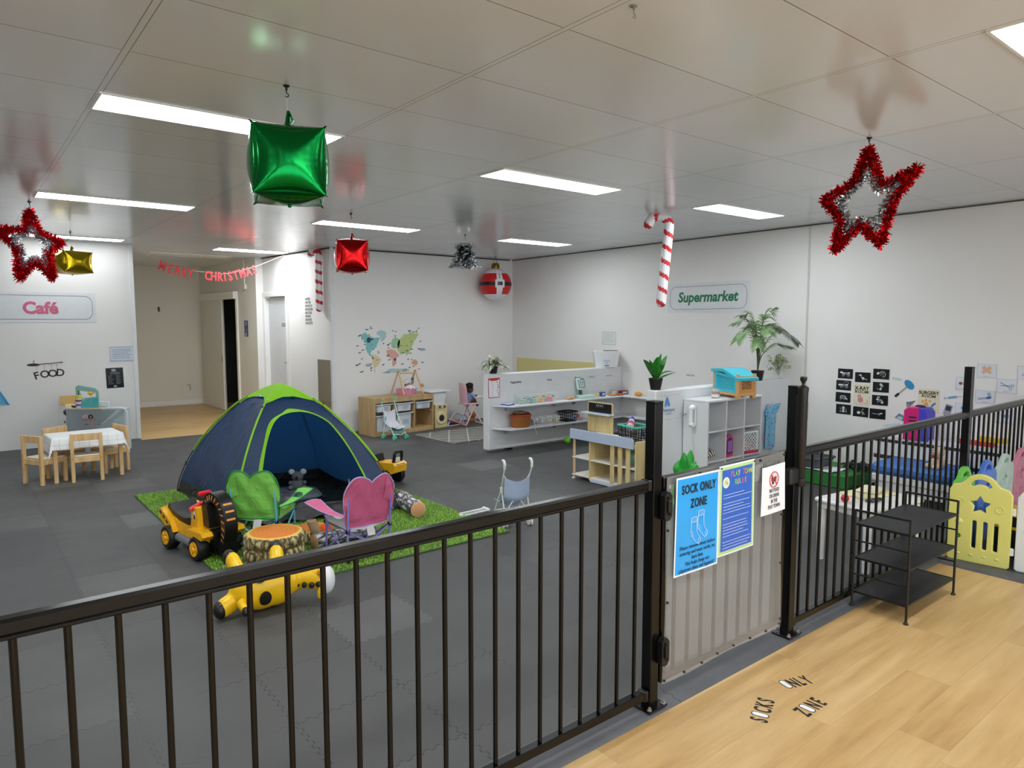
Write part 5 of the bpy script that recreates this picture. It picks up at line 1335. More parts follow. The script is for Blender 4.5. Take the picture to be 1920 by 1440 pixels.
b = MB(); b.tube(smooth([(0, 0, .015), (0, 0, .09), (0, 0, .15)], 4), [.058] * 3 + [.064] * 3 + [.05] * 3, 16)
for sy in (-1, 1): b.tube(smooth([(0, sy * .05, .14), (.035, sy * .073, .115), (.06, sy * .07, .107)], 4), .027, 10)
blob('outfit', b, mat('7f9fd0', .8), dl, .006, 4)
rr = random.Random(4); b = MB()
for i in range(60):
    a = rr.uniform(0, 2 * PI); e = rr.uniform(.1, 1.0); q = Vector((math.cos(a) * math.cos(e * 1.4), math.sin(a) * math.cos(e * 1.4), math.sin(e * 1.4)))
    if q.x > .55 and q.z < .65: continue
    b.ball((.005 + q.x * .062, q.y * .068, .225 + q.z * .062), rr.uniform(.018, .028), 7, 5)
b.build('hair', mat('0d0a09', .8), dl)
for sy in (-1, 1): b = MB(); b.ball((.0655, sy * .022, .214), (.006, .009, .007), 10, 6); b.build('eye', mat('e6e2dc', .3), dl); b = MB(); b.ball((.071, sy * .022, .214), (.003, .0045, .0045), 8, 6); b.build('iris', BLACK, dl)
b = MB(); b.ball((.068, 0, .178), (.004, .014, .004), 8, 6); b.build('mouth', mat('8a4a44', .5), dl)
o = thing('soft_toy', 'brown soft toy under the doll high chair', 'soft toy', (6.24, 8.80, .024), 0)
b = MB(); b.ball((0, 0, .05), (.06, .05, .05), 14, 10); b.ball((0, -.02, .13), (.06, .05, .05), 14, 10); b.build('toy_body', mat('a9743f', .8), o)
# rug
t = NT('rug_pile'); x, y, z = t.xyz(); n = t.noise(160, 2, t.vec); n2 = t.noise(18, 3, t.vec)
wob = n2 * 0.03
g1 = (((x * 0.8 + y * 1.6 + wob) * 2.6).fract() < 0.055); g2 = (((x * 1.4 - y * 1.0 + wob) * 2.2).fract() < 0.05)
t.set(col=t.mix(g1.max(g2), t.ramp(n * .6 + n2 * .4, [(.3, '6e6c68'), (.7, 'a19f9a')]), 'dcd9d2'), rough=.95); t.bump(n, .8, .01)
b = MB(); b.shape([rrect(1.75, .95, .02, 3)], 0, .014, .003); o = b.build('rug', t.m, None, (5.92, 8.0, .001), R_(2)); tag(o, 'grey woven rug with thin white diamond lines', 'rug')
b = MB(); rr = random.Random(2)
for sx in (-1, 1):
    for i in range(60): y = -.47 + .94 * i / 59; b.tube([(sx * .873, y, .008), (sx * (.893 + rr.random() * .012), y + rr.uniform(-.006, .006), .004)], .003, 4)
b.build('fringe', mat('c9c5bc', .9), o)

# world map decal
o = thing('world_map_decal', 'pastel world map decal with small animals on the back wall', 'wall decal', mw=on(WB, 0, 0, 0.001))
def land(nm, pts, c, z=.001):
    P = [(p.x, p.y) for p in smooth([(q[0], q[1], 0) for q in pts + pts[:1]], 4)[:-1]]; rr = random.Random(len(P)); P = [(x + rr.uniform(-.008, .008), y + rr.uniform(-.008, .008)) for x, y in P]
    b = MB(); b.prism(P, 0, z); b.build(nm, mat(c, .6), o, flat=True)
land('north_america', [(.431, 1.40), (.50, 1.436), (.56, 1.40), (.635, 1.365), (.72, 1.36), (.70, 1.27), (.668, 1.215), (.606, 1.169), (.585, 1.12), (.64, 1.06), (.62, 1.06), (.55, 1.13), (.513, 1.20), (.506, 1.312), (.447, 1.345)], '7fc0c0')
land('greenland', [(.689, 1.419), (.743, 1.465), (.831, 1.449), (.847, 1.385), (.775, 1.297), (.741, 1.371)], 'a9c9cb')
land('south_america', [(.614, 1.122), (.683, 1.095), (.754, 1.055), (.716, .976), (.663, .915), (.655, .85), (.628, .964), (.612, 1.043)], 'd8cda3')
land('africa', [(.852, 1.163), (.933, 1.185), (1.014, 1.142), (1.065, 1.085), (1.021, 1.045), (1.002, .966), (.956, .935), (.932, 1.049), (.86, 1.083)], 'd9a79a')
land('europe', [(.935, 1.30), (1.0, 1.36), (1.07, 1.32), (1.07, 1.22), (1.0, 1.20), (.94, 1.21)], '9cc99a')
land('asia', [(1.06, 1.33), (1.137, 1.398), (1.23, 1.42), (1.40, 1.42), (1.33, 1.30), (1.29, 1.217), (1.245, 1.136), (1.19, 1.08), (1.16, 1.13), (1.09, 1.10), (1.05, 1.16), (1.03, 1.223)], 'b9c983')
land('australia', [(1.27, .972), (1.327, 1.019), (1.384, .985), (1.365, .928), (1.298, .946)], 'd8ac80')
land('antarctica', [(.757, .835), (.82, .85), (.91, .885), (1.028, .895), (1.213, .88), (1.22, .845), (.936, .83)], 'aecdd0')
rr = random.Random(9); cols = [mat(q, .6) for q in ('3f3a4a', '5d6a6e', '7d8a90', '9a8a70', '6e87a0')]
b = MB()
for i in range(70):
    x, y = rr.uniform(.33, 1.5), rr.uniform(.84, 1.52); w, h_ = rr.uniform(.010, .026), rr.uniform(.006, .012)
    kk = rr.randrange(5); b.ball((x, y, .0016), (w, h_, .0006), 8, 4, kk, rz=rr.uniform(-.5, .5)); b.ball((x + w, y + h_ * .6, .0016), (h_, h_ * .7, .0006), 6, 4, kk)
q = b.build('animal_prints', cols, o); q['kind'] = 'stuff'
b = MB(); b.ball((1.47, 1.17, .0016), (.06, .02, .0008), 12, 6, 0); b.ball((.55, 1.03 - .07, .0016), (.055, .022, .0008), 12, 6, 1); b.ball((.56, 1.33, .002), (.035, .04, .0008), 12, 6, 2); b.ball((.99, 1.03, .002), (.02, .022, .0008), 10, 6, 2); q = b.build('large_animal_prints', [mat('8fa6b8', .6), mat('9fb3b0', .6), mat('3b3f55', .6)], o); q['kind'] = 'stuff'
# ---------------------------------------------------------------- supermarket corner and vet partition
PW = mat('dfe1e4', 0.38, name='white_melamine')
w = thing('shelf_partition', 'white half-height shelf wall with two long shelves turning along the right wall', 'shelf wall', (0, 0, 0))
b = MB(); b.box((6.18, 6.76, 0.497), (2.36, 0.12, 0.936), 0.012); b.build('panel', PW, w)
for x in (5.35, 6.6): b = MB(); b.box((x, 6.76, 0.016), (0.06, 0.10, 0.03)); b.build('foot', BLACK, w)
def lshelf(nm, z, x0, c):
    b = MB(); b.shape([[(x0, 6.695), (x0 + c, 6.47), (7.135, 6.47), (7.085, 4.26), (7.265, 4.26), (7.345, 6.695)]], z - .018, z, .004); return b.build(nm, PW, w)
lshelf('upper_shelf', 0.582, 5.06, 0.14); lshelf('lower_shelf', 0.302, 5.05, 0.13)
for z in (.562, .282):
    for x in (5.25, 6.05, 6.4):
        b = MB(); b.box((x, 6.675, z - .03), (.012, .05, .06), .002); b.cyl((x, 6.655, z - .02), (x, 6.655, z - .03), .006, n=8); b.build('shelf_bracket', mat('aeb0b4', .4), w)
WS = frame((5.0, 6.699, 0), (1, 0, 0), (0, -1, 0))
o = thing('menu_board', 'red bordered price list sheet at the left end of the shelf wall', 'poster', mw=on(WS, .083, .795, .001, R_(1)))
b = MB(); b.box((0, 0, .001), (.175, .24, .002), .0004); b.build('red_border', mat('c0393f', .4), o)
b = MB(); b.box((0, -.006, .0022), (.158, .212, .001), .0003); b.build('sheet', mat('f0eef2', .35), o)
b = MB(); b.box((0, .10, .0026), (.11, .026, .001), .0003); b.build('red_banner', mat('cf3a40', .4), o)
b = MB()
for i in range(6): b.box((-.025 + .004 * (i % 2), .065 - .03 * i, .003), (.045, .004, .0006), .0001, k=0); b.ball((.045 + .008 * (i % 3), .065 - .03 * i, .003), (.009, .008, .0006), 8, 4, (1 if i == 2 else 2))
b.build('print', [mat('b5b0d0', .5), mat('2b2740', .5), mat('9a7f86', .5)], o)
for s, tx, lab in ((.424, 'Vegetables', 'small black Vegetables lettering on the shelf wall, leftmost word'), (.984, 'Fruit', 'small black Fruit lettering on the shelf wall'), (1.491, 'Bread', 'small black Bread lettering above the toy cash register'), (1.763, 'Groceries', 'small black lettering right of the toy cash register'), (2.10, 'Freezer', 'small black lettering near the right end of the shelf wall')):
    if tx in ('Groceries', 'Freezer'):
        o = thing('wall_lettering', lab, 'wall decal', mw=on(WS, s, .848, .001)); b = MB(); greek(b, -.06, .06, 0, 1, .01, .016, .0005, 0, 0, len(tx)); b.build('words', mat('77797d', .6), o); continue
    o = thing('wall_lettering', lab, 'wall decal', mw=on(WS, s, .835, .001)); b = MB(); b.text(tx, .042, (0, 0, 0), bold=.01); b.build('words', mat('3c3d42', .6), o)
for s, lab in ((3.27, 'small grey lettering on the right wall left of the fern leaves'), (3.80, 'small grey lettering on the right wall, right of the fern')):
    o = thing('wall_lettering', lab, 'wall decal', mw=on(WR, s, .915, .001)); b = MB(); greek(b, -.06, .06, 0, 1, .01, .02, .0005, 0, 0, int(s * 10)); b.build('words', mat('6c6e72', .6), o)
def sbox(nm, lab, cat, loc, d, m, rz=0, group=None, lid=None):
    o = thing(nm, lab, cat, loc, R_(rz), group); b = MB(); b.box((0, 0, d[2] / 2), d, .004); b.build('box_body', m, o); return o
o = sbox('picture_book', 'flat blue edged book lying at the left end of the upper shelf', 'book', (5.235, 6.62, .583), (.13, .12, .012), mat('2b46a8', .4), 6); b = MB(); b.box((.004, .004, .0125), (.115, .10, .002)); b.build('cover_print', mat('c9d2e4', .4), o)
CLEAR = NT('clear_plastic'); CLEAR.set(col='eef4f2', rough=.08, spec=.5); CLEAR.p.inputs['Alpha'].default_value = .28; CLEAR = CLEAR.m
def tub(lab, x, col, y=6.61, z=.583, s=1.0, d=(.135, .11, .115), tag_=True, grp='clear food tubs'):
    o = thing('food_tub', lab, 'food tub', (x, y, z), R_(random.uniform(-4, 4)), None)
    b = MB(); b.box((0, 0, d[2] / 2), d, .012); b.build('clear_box', CLEAR, o)
    b = MB(); rr = random.Random(int(x * 100))
    for i in range(7): b.ball((rr.uniform(-.035, .035), rr.uniform(-.025, .025), .022 + .03 * (i % 2)), rr.uniform(.016, .024), 10, 8)
    b.build('toy_food', mat(col, .5), o)
    if tag_: b = MB(); b.M = Matrix.Translation((.005, -d[1] / 2 - .001, d[2] * .62)) @ Matrix.Rotation(PI / 2, 4, 'X'); b.box((0, 0, 0), (.06, .035, .001), .0002, k=0); b.box((0, 0, .0008), (.04, .01, .0008), .0002, k=1); b.build('label', [mat('dfe6e2', .4), mat('3d4a4a', .5)], o)
    return o
tub('clear tub of pale green play food, leftmost on the upper shelf', 5.44, '9ccdb0'); tub('clear tub of teal play food on the upper shelf', 5.60, '5fb3a5'); tub('clear tub of yellow play food on the upper shelf', 5.755, 'f0c04c'); tub('clear tub of pink play food on the upper shelf, rightmost tub', 5.915, 'ee7f86')
o = thing('toy_bread', 'tan wooden bread pieces on the upper shelf left of the toy register', 'toy food', (6.27, 6.60, .583), R_(10))
for x, y in ((-.05, 0), (.0, .02), (.05, -.005)): b = MB(); b.ball((x, y, .016), (.035, .025, .016), 12, 8); b.build('bread_piece', mat('d3a468', .6), o)
r = thing('toy_cash_register', 'mint toy cash register with keypad on the upper shelf', 'toy register', (6.52, 6.605, .583), R_(-12))
MINT = mat('bfe0d3', .4)
b = MB(); b.box((.02, 0, .022), (.24, .15, .044), .008); b.build('drawer_base', MINT, r)
b = MB(); b.cyl((-.03, .03, .04), (-.03, .05, .12), .02, n=12); b.build('neck', mat('3d4546', .4), r)
b = MB(); b.M = Matrix.Translation((-.03, .03, .185)) @ Matrix.Rotation(R_(72), 4, 'X'); b.box((0, 0, 0), (.145, .16, .03), .008, k=0); b.box((0, -.008, .016), (.115, .12, .003), .001, k=1)
for i in range(5):
    for j in range(4): b.box((-.043 + .0285 * j, -.052 + .0235 * i, .0185), (.020, .015, .004), .001, k=2 if (i * j) % 3 else 3)
b.box((.02, .066, .017), (.06, .014, .003), k=4); b.build('keypad_head', [MINT, mat('e5eeea', .4), mat('8aa3a8', .4), mat('55737d', .4), mat('2e3a40', .3)], r)
for (x, col, d, lab) in ((6.76, 'e8da8a', (.05, .05, .045), 'small pale yellow block right of the toy register'), (6.865, '4a5f9a', (.075, .05, .06), 'small blue grocery carton on the upper shelf'), (7.30 - .02, '7a2530', (.13, .07, .055), 'dark red toy chocolate box at the shelf corner')):
    o = sbox('toy_grocery', lab, 'toy food', (x, 6.60, .583), d, mat(col, .4)); b = MB(); b.box((0, -d[1] / 2 - .0005, d[2] / 2), (d[0] * .7, .001, d[2] * .5)); b.build('label', mat('c8ccd4', .5), o)
o = thing('toy_tin', 'small silver and green tin on the upper shelf', 'toy food', (7.12, 6.62, .583)); b = MB(); b.lathe([(0, 0), (.033, 0), (.034, .003), (.034, .07), (.033, .073), (0, .073)], n=20); b.build('tin_body', mat('a9a590', .35, .5), o); b = MB(); b.lathe([(.0343, .012), (.0345, .014), (.0345, .058), (.0343, .06)], n=20); b.build('label', mat('d9d6c6', .5), o)
for (x, y, c, lab) in ((7.02, 6.56, 'c98a4a', 'tan toy biscuit pack lying at the right of the upper shelf'), (7.15, 6.545, 'b55a2a', 'orange brown toy biscuit pack lying by the shelf corner')):
    o = sbox('toy_biscuit', lab, 'toy food', (x, y, .583), (.13, .06, .018), mat(c, .5), 8); b = MB(); b.box((0, 0, .0185), (.08, .03, .001)); b.build('label', mat('e3c48a', .5), o)
o = thing('toy_orange', 'orange toy loaf on the corner of the wall shelf', 'toy food', (7.255, 6.30, .583)); b = MB(); b.ball((0, 0, .03), (.05, .06, .03), 16, 10); b.build('loaf', mat('e09a3a', .6), o)
o = thing('toy_pan', 'flat black toy pan on the shelf along the right wall', 'toy pan', (7.19, 5.95, .583)); b = MB(); b.lathe([(0, 0), (.05, 0), (.055, .015), (.05, .015), (.046, .004), (0, .004)], n=20); b.build('pan_body', BLACK, o)
# lower shelf
o = thing('wicker_basket', 'brown wicker basket with red and white ribbon on the lower shelf', 'basket', (5.40, 6.575, .303), R_(0))
t = NT('wicker'); x, y, z = t.xyz(); s_ = ((z * 420).sin() * 0.5 + 0.5) * 0.6 + t.noise(90, 2, t.vec) * .4; t.set(col=t.ramp(s_, [(.2, '7d431a'), (.7, 'b5702f')]), rough=.6); t.bump(s_, .6, .004)
b = MB(); b.lathe([(0, 0), (.80, 0), (.88, .2), (.98, .95), (1, 1), (.94, 1), (.84, .15), (0, .1)], n=36); b.v = [(x * .15, y * .105, z * .155) for x, y, z in b.v]; b.build('basket_body', t.m, o)
b = MB()
for q in (-.045, .035): b.tube(smooth([(-.13, q, .13), (-.09, q - .01, .185), (.0, q, .19), (.09, q, .175), (.13, q, .13)], 5), .006, 8)
b.build('handle', mat('7a4020', .6), o)
b = MB(); b.tube([(.150 * math.cos(a), .106 * math.sin(a), .148 + .006 * math.sin(5 * a)) for a in [2 * PI * i / 36 for i in range(36)]], .008, 6, closed=True, k=0); b.tube(smooth([(.10, -.085, .15), (.13, -.105, .09), (.125, -.125, .0), (.14, -.135, -.06), (.15, -.14, -.10)], 5), .007, 6, k=1, flat=.4); b.tube(smooth([(.10, -.085, .15), (.15, -.09, .11), (.18, -.095, .03)], 5), .006, 6, k=0, flat=.4); b.build('ribbon', [mat('b5403c', .6), mat('e6c9c2', .6)], o)
for x, c, lab in ((5.64, '3f8f86', 'clear bag of green and blue play pieces right of the wicker basket'), (5.765, 'b8b6c8', 'clear bag of white and purple play pieces on the lower shelf'), (5.88, 'd79a9e', 'clear bag of pink play pieces on the lower shelf'), (6.005, 'dccb8a', 'clear bag of cream play pieces left of the black basket'), (6.45, 'd2566e', 'clear bag of red play pieces right of the black basket')):
    tub(lab, x, c, 6.61, .303, d=(.10, .09, .10))
def basket(nm, lab, loc, rz, w_, d_, h_, m, rimm=None, badge=True):
    o = thing(nm, lab, 'basket', loc, R_(rz))
    b = MB()
    for a_, c_, L_, ax in ((0, -d_ / 2, w_, 0), (0, d_ / 2, w_, 0), (-w_ / 2, 0, d_, 1), (w_ / 2, 0, d_, 1)):
        n = max(3, int(L_ / .035))
        sgn = (1 if (c_ if ax == 0 else a_) > 0 else -1)
        def P_(u, z):
            k = 1 - .13 * (1 - z / h_)
            return ((u * k, c_ * k, z) if ax == 0 else (a_ * k, u * k, z))
        for i in range(n + 1): u = -L_ / 2 + L_ * i / n; b.tube([P_(u, .004), P_(u, h_)], .0035, 6)
        for z in (.01, h_ * .33, h_ * .66): b.tube([P_(-L_ / 2, z), P_(L_ / 2, z)], .0035, 6)
    b.box((0, 0, .004), (w_ * .88, d_ * .88, .006)); b.build('basket_mesh', m, o)
    b = MB(); b.shape([rrect(w_ + .02, d_ + .02, .02, 3), rrect(w_ - .012, d_ - .012, .015, 3)], h_ - .012, h_ + .004, .003); b.build('rim', rimm or m, o)
    if badge: b = MB(); b.M = Matrix.Translation((0, -d_ / 2 * .95, h_ * .52)) @ Matrix.Rotation(R_(82), 4, 'X'); b.prism([(-.03, -.03), (.03, -.03), (0, .03)], 0, .003); b.build('blue_badge', mat('3a6fae', .4), o)
    return o
basket('toy_shopping_basket', 'black toy shopping basket with blue badge on the lower shelf', (6.215, 6.595, .303), 4, .20, .16, .13, BLACK)
o = thing('cardboard_carton', 'white printed carton on top of the shelf wall under the notice', 'carton', (7.12, 6.79, .967), R_(-40))
b = MB(); w0 = rrect(.30, .25, .01, 2); w1 = rrect(.36, .31, .012, 2); n = len(w0); b.add([(x, y, 0) for x, y in w0] + [(x, y, .22) for x, y in w1], [list(range(n))[::-1]] + [[i, (i + 1) % n, n + (i + 1) % n, n + i] for i in range(n)] + [list(range(n, 2 * n))]); b.build('carton_body', mat('eceff0', .4), o)
b = MB(); b.M = Matrix.Translation((-.0, -.1415, .11)) @ Matrix.Rotation(R_(90 - 7.5), 4, 'X') @ Matrix.Rotation(0, 4, 'Z')
b.text('SIMPLA', .062, (0, .015, .001), sx=.8, bold=.01, k=0); b.box((0, .075, .001), (.09, .014, .001), k=1); b.box((0, -.02, .001), (.10, .02, .001), k=2); b.box((0, -.085, .001), (.06, .012, .001), k=1); b.box((0, -.05, .001), (.02, .02, .001), k=2); b.build('print', [mat('4a5f86', .5), mat('5b6070', .5), mat('a9bfdc', .5)], o)
b = MB(); b.box((.07, .05, .224), (.20, .09, .008)); b.build('top_flap', mat('3a4244', .5), o)
# variegated plant at the end of the wall
POT = mat('121213', .45)
def pot(o, r0, r1, h):
    b = MB(); b.lathe([(0, 0), (r0, 0), (r1 * .97, h * .9), (r1, h * .9), (r1, h), (r1 * .88, h), (r1 * .86, h * .85), (0, h * .84)], n=24); b.build('pot', POT, o)
def leaf(b, base, az, L, W_, rise, droop, k=0, fold=.15, n=8, tip=1.0, neck=0.12):
    """arched leaf blade"""
    def f(u, v):
        s = v * L; wv = W_ * (math.sin(PI * min(1, (v * (1 - neck) + neck)) ** tip) ** .75 if 0 < v < 1 else .0) * .5 + .0006
        rr_ = s * math.cos(rise) ; zz = s * math.sin(rise) - droop * v * v * L
        x = (u - .5) * 2 * wv; lift = abs(u - .5) * 2 * wv * fold
        return (base[0] + rr_ * math.cos(az) - x * math.sin(az), base[1] + rr_ * math.sin(az) + x * math.cos(az), base[2] + zz + lift)
    b.sheet(f, 4, n, k=k)
def leafmat(c0, c1, edge=None):
    t = NT('leaf_' + c0); t.xyz(); n = t.noise(20, 3, t.vec); t.set(col=t.ramp(n, [(.3, c0), (.7, c1)]), rough=.4, spec=.4)
    return t.m
o = thing('potted_plant', 'variegated white and green potted plant on the left end of the shelf wall', 'potted plant', (5.12, 6.765, .966)); pot(o, .045, .06, .085)
rr = random.Random(21)
for i in range(70):
    b = MB(); leaf(b, (rr.uniform(-.02, .02), rr.uniform(-.02, .02), .08), rr.uniform(0, 2 * PI), rr.uniform(.18, .30), rr.uniform(.03, .05), rr.uniform(.5, 1.4), rr.uniform(.4, 1.0), 0, .3)
    t_ = b.build('leaf', None or leafmat('2f4a2a', 'e2e6cf') if i == 0 else VL, o, sharp=80)
    if i == 0: VL = t_.data.materials[0]
# checkout stand
c = thing('toy_checkout', 'wooden toy checkout stand with black sign board and pale blue front', 'toy shop stand', (0, 0, 0))
PLY = NT('light_ply'); x_, y_, z_ = PLY.xyz(); n_ = PLY.noise(1.0, 4, PLY.comb(x_ * 20, y_ * 20, z_ * 3)); PLY.set(col=PLY.ramp(n_, [(.3, 'd0b67c'), (.7, 'e0cb98')]), rough=.5); PLY = PLY.m; LBL = mat('b9c7de', .4); GRYW = mat('d9d8d2', .45)
b = MB(); b.M = Matrix.Translation((4.845, 4.66, 0)) @ Matrix.Rotation(-PI / 2, 4, 'Z') @ Matrix.Rotation(PI / 2, 4, 'X'); b.shape([[(-.43, .42), (.41, .42), (.41, .50), (.39, .515), (-.42, .515), (-.43, .505)]], 0, .015, .002); b.build('front_board', LBL, c)
b = MB(); b.box((5.05, 4.655, .432), (.40, .86, .016)); b.build('counter_top', GRYW, c)
for y in (5.065,):
    for x in (4.87, 5.23): b = MB(); b.cyl((x, y, .012), (x, y, .425), .013, n=12); b.build('post', mat('dcb994', .5), c); b = MB(); b.box((x, y, .008), (.035, .035, .014)); b.build('foot', GRYW, c)
b = MB(); b.box((5.05, 4.83, .222), (.40, .018, .40)); b.build('divider_panel', PLY, c)
b = MB(); b.box((5.24, 4.66, .222), (.014, .34, .40)); b.build('back_panel', PLY, c)
b = MB(); b.box((4.905, 4.225, .245), (.13, .018, .49)); b.build('end_panel', PLY, c)
b = MB(); b.box((5.18, 4.225, .215), (.14, .018, .42)); b.build('end_panel', PLY, c)
for z in (.225, .045): b = MB(); b.box((5.05, 4.655, z), (.39, .86, .014)); b.build('shelf', mat('e6e2d8', .45), c)
for y in (4.53, 4.43, 4.33): b = MB(); b.box((4.858, y, .235), (.012, .052, .40)); b.build('slat', PLY, c)
b = MB(); b.box((4.86, 4.53, .022), (.016, .59, .03)); b.build('plinth', mat('c9d2ea', .4), c)
b = MB(); b.M = Matrix.Translation((5.245, 5.07, .435)) @ Matrix.Rotation(-PI / 2, 4, 'Z') @ Matrix.Rotation(PI / 2, 4, 'X'); b.shape([[(-.18, 0), (.18, 0), (.18, .30), (.165, .318), (-.165, .318), (-.18, .30)]], -.008, .004, .002, k=0); b.build('back_board', PLY, c)
b = MB(); b.M = Matrix.Translation((5.240, 5.07, .435)) @ Matrix.Rotation(-PI / 2, 4, 'Z') @ Matrix.Rotation(PI / 2, 4, 'X'); b.box((0, .255, .002), (.33, .105, .003), .001, k=0); greek(b, -.05, .05, .283, 1, .02, .016, .004, 1, 0, 5); b.tube([(x_, y_, .004) for x_, y_ in ((-.07, .265), (.07, .265), (.07, .30), (-.07, .30))], .0012, 4, closed=True, k=2); b.build('sign_board', [mat('101012', .3), mat('a9a9ad', .5), mat('6e6e72', .5)], c)
b = MB(); b.box((5.205, 5.075, .637), (.09, .39, .014)); b.build('sign_shelf', mat('c9d3e4', .4), c)
b = MB(); b.box((5.0, 4.72, .443), (.16, .20, .006), k=0); b.box((4.98, 4.95, .444), (.14, .12, .007), k=1); b.box((5.0, 4.50, .444), (.12, .06, .008), k=2); b.build('counter_inlay', [mat('1c2326', .4), mat('c3cbdb', .5), mat('3f7f6a', .4)], c)
bk = basket('toy_shopping_basket', 'black and mint toy shopping basket standing on the checkout counter', (5.05, 4.42, .441), 80, .27, .20, .165, BLACK, mat('45c3a6', .35))
o = thing('toy_sauce_bottle', 'white toy bottle with blue cap lying in the mint rimmed basket', 'toy bottle', (5.04, 4.46, .60), R_(35))
b = MB(); b.tube([(-.10, 0, -.005), (-.05, 0, .01), (.03, 0, .035), (.05, 0, .042)], [.034, .036, .030, .014], 16); b.build('bottle_body', mat('ded3dd', .4), o); b = MB(); b.tube([(.045, 0, .04), (.085, 0, .055), (.095, 0, .07)], [.022, .024, .014], 12); b.build('cap', mat('2f55c0', .4), o); b = MB(); b.tube([(-.075, 0, .003), (-.02, 0, .02)], .0372, 16, cap=False); b.build('label', mat('c04870', .5), o)
for (y, z, c_, lab) in ((4.36, .232, '8fc7b0', 'crumpled mint and white shopping bags behind the checkout slats, upper shelf'), (4.38, .052, 'c9ccc8', 'pale shopping bag behind the checkout slats, lower shelf')):
    o = thing('toy_bag', lab, 'toy bag', (5.03, y, z)); b = MB(); b.ball((0, 0, .065), (.10, .12, .065), 20, 14, fn=lambda d: 1 + .1 * math.sin(7 * d.x + 5 * d.y) + .06 * math.sin(13 * d.z + 9 * d.y)); b.build('bag_body', mat(c_, .5), o); b = MB(); b.ball((-.05, -.05, .09), (.055, .05, .04), 12, 8); b.build('bag_stripe', mat('e2e6e2', .5), o)
o = thing('toy_ball', 'lime green ball on the floor below the shelf wall', 'ball', (6.215, 6.60, 0)); b = MB(); b.ball((0, 0, .045), .045, 20, 14, fn=lambda d: 1 + .03 * math.sin(9 * math.atan2(d.y, d.x))); b.build('ball_body', mat('7ed63a', .4), o)

# second partition, cube shelf and what stands on them
w = thing('low_partition', 'white half-height partition behind the gate carrying the fern and palm', 'partition', (6.11, 4.15, 0))
b = MB(); b.box((0, 0, .494), (2.32, .115, .95), .012); b.build('panel', PW, w)
for x in (-.8, .8): b = MB(); b.box((x, 0, .01), (.06, .10, .02)); b.build('foot', BLACK, w)
WV = frame((4.95, 4.092, 0), (1, 0, 0), (0, -1, 0))
o = thing('clinic_sign', 'faded clinic sign with blue paw figure on the white partition behind the left gate post', 'sign', mw=on(WV, .165, .80, .001))
b = MB(); b.ball((0, .055, .001), (.03, .028, .001), 12, 6); b.ball((-.02, .03, .001), (.016, .022, .001), 10, 6); b.ball((.025, .03, .001), (.016, .022, .001), 10, 6); b.ball((0, .085, .001), (.014, .02, .001), 10, 6); b.build('blue_figure', mat('5a93d8', .5), o)
b = MB(); b.text('Veterinary', .045, (.02, -.035, 0), k=0, bold=.01); b.text('CLINIC', .03, (.02, -.065, 0), k=1, bold=.01)
for x in range(9): b.box((-.11 + .035 * x, .115, .0005), (.008, .006, .001), .0002, k=2); b.box((-.11 + .035 * x, -.11, .0005), (.008, .006, .001), .0002, k=2)
b.build('lettering', [mat('5f7fae', .5), mat('7fa0cf', .5), mat('9a968c', .5)], o)
cs = thing('cube_shelf', 'white cube shelf with three columns standing against the partition', 'shelf', (5.792, 3.945, 0))
CW, CD, CH = .89, .275, .87
b = MB(); b.box((0, 0, CH - .009), (CW, CD, .018), .002); b.build('top_panel', PW, cs)
b = MB(); b.box((0, 0, .02), (CW, CD, .03), .002); b.build('base', PW, cs)
for x in (-CW / 2 + .009, CW / 2 - .009): b = MB(); b.box((x, 0, (CH - .018) / 2 + .005), (.018, CD, CH - .03), .002); b.build('side_panel', PW, cs)
for x in (-.148, .148): b = MB(); b.box((x, -.002, CH / 2), (.015, CD - .006, CH - .04), .002); b.build('divider', PW, cs)
for z in (.577, .295): b = MB(); b.box((0, -.002, z), (CW - .03, CD - .006, .015), .002); b.build('shelf', PW, cs)
b = MB(); b.box((0, CD / 2 - .004, CH / 2), (CW - .02, .006, CH - .03)); b.build('back_panel', mat('b9bbbe', .5), cs)
o = thing('toy_wall_phone', 'white handset phone hung on the side of the cube shelf', 'toy phone', (5.346, 3.955, .72))
b = MB(); b.box((-.012, 0, 0), (.02, .055, .20), .008); b.build('wall_cradle', mat('dfe2e2', .4), o)
b = MB(); b.tube(smooth([(-.03, 0, -.085), (-.05, 0, -.07), (-.055, 0, 0), (-.05, 0, .07), (-.03, 0, .085)], 5), [.026] * 6 + [.018] * 9 + [.026] * 6, 14); b.build('handset', WHITEP, o)
b = MB(); b.tube(smooth([(-.03, 0, -.10), (-.02, .01, -.18), (-.012, .0, -.28), (-.012, -.01, -.42), (-.02, .02, -.55), (-.01, .03, -.70)], 6), .003, 6); b.build('cord', mat('c9cccb', .5), o)
o = thing('drawer_pull', 'short grey hook sticking out beside the handset phone', 'hook', (5.315, 4.05, .73)); b = MB(); b.tube([(.03, 0, 0), (-.03, 0, 0)], .006, 8); b.build('hook_body', mat('a3a6a8', .4), o)
o = thing('toy_jar', 'small red and white jar on top of the cube shelf', 'jar', (5.63, 3.93, .871)); b = MB(); b.lathe([(0, 0), (.036, 0), (.038, .004), (.038, .07), (.03, .08), (.03, .09), (0, .09)], n=20); b.build('jar_body', CLEAR, o); b = MB(); b.lathe([(.0383, .01), (.0386, .012), (.0386, .035), (.0383, .037)], n=20, k=0); b.lathe([(0, .04), (.035, .04), (.035, .062), (0, .064)], n=20, k=1); b.lathe([(0, .003), (.035, .003), (.035, .01), (0, .012)], n=20, k=1); b.build('label', [mat('e2d9d6', .5), mat('8d3a34', .5)], o)
pc = thing('toy_pet_carrier', 'turquoise and tan toy pet carrier on top of the cube shelf', 'toy pet carrier', (5.865, 3.885, .871), R_(-109))
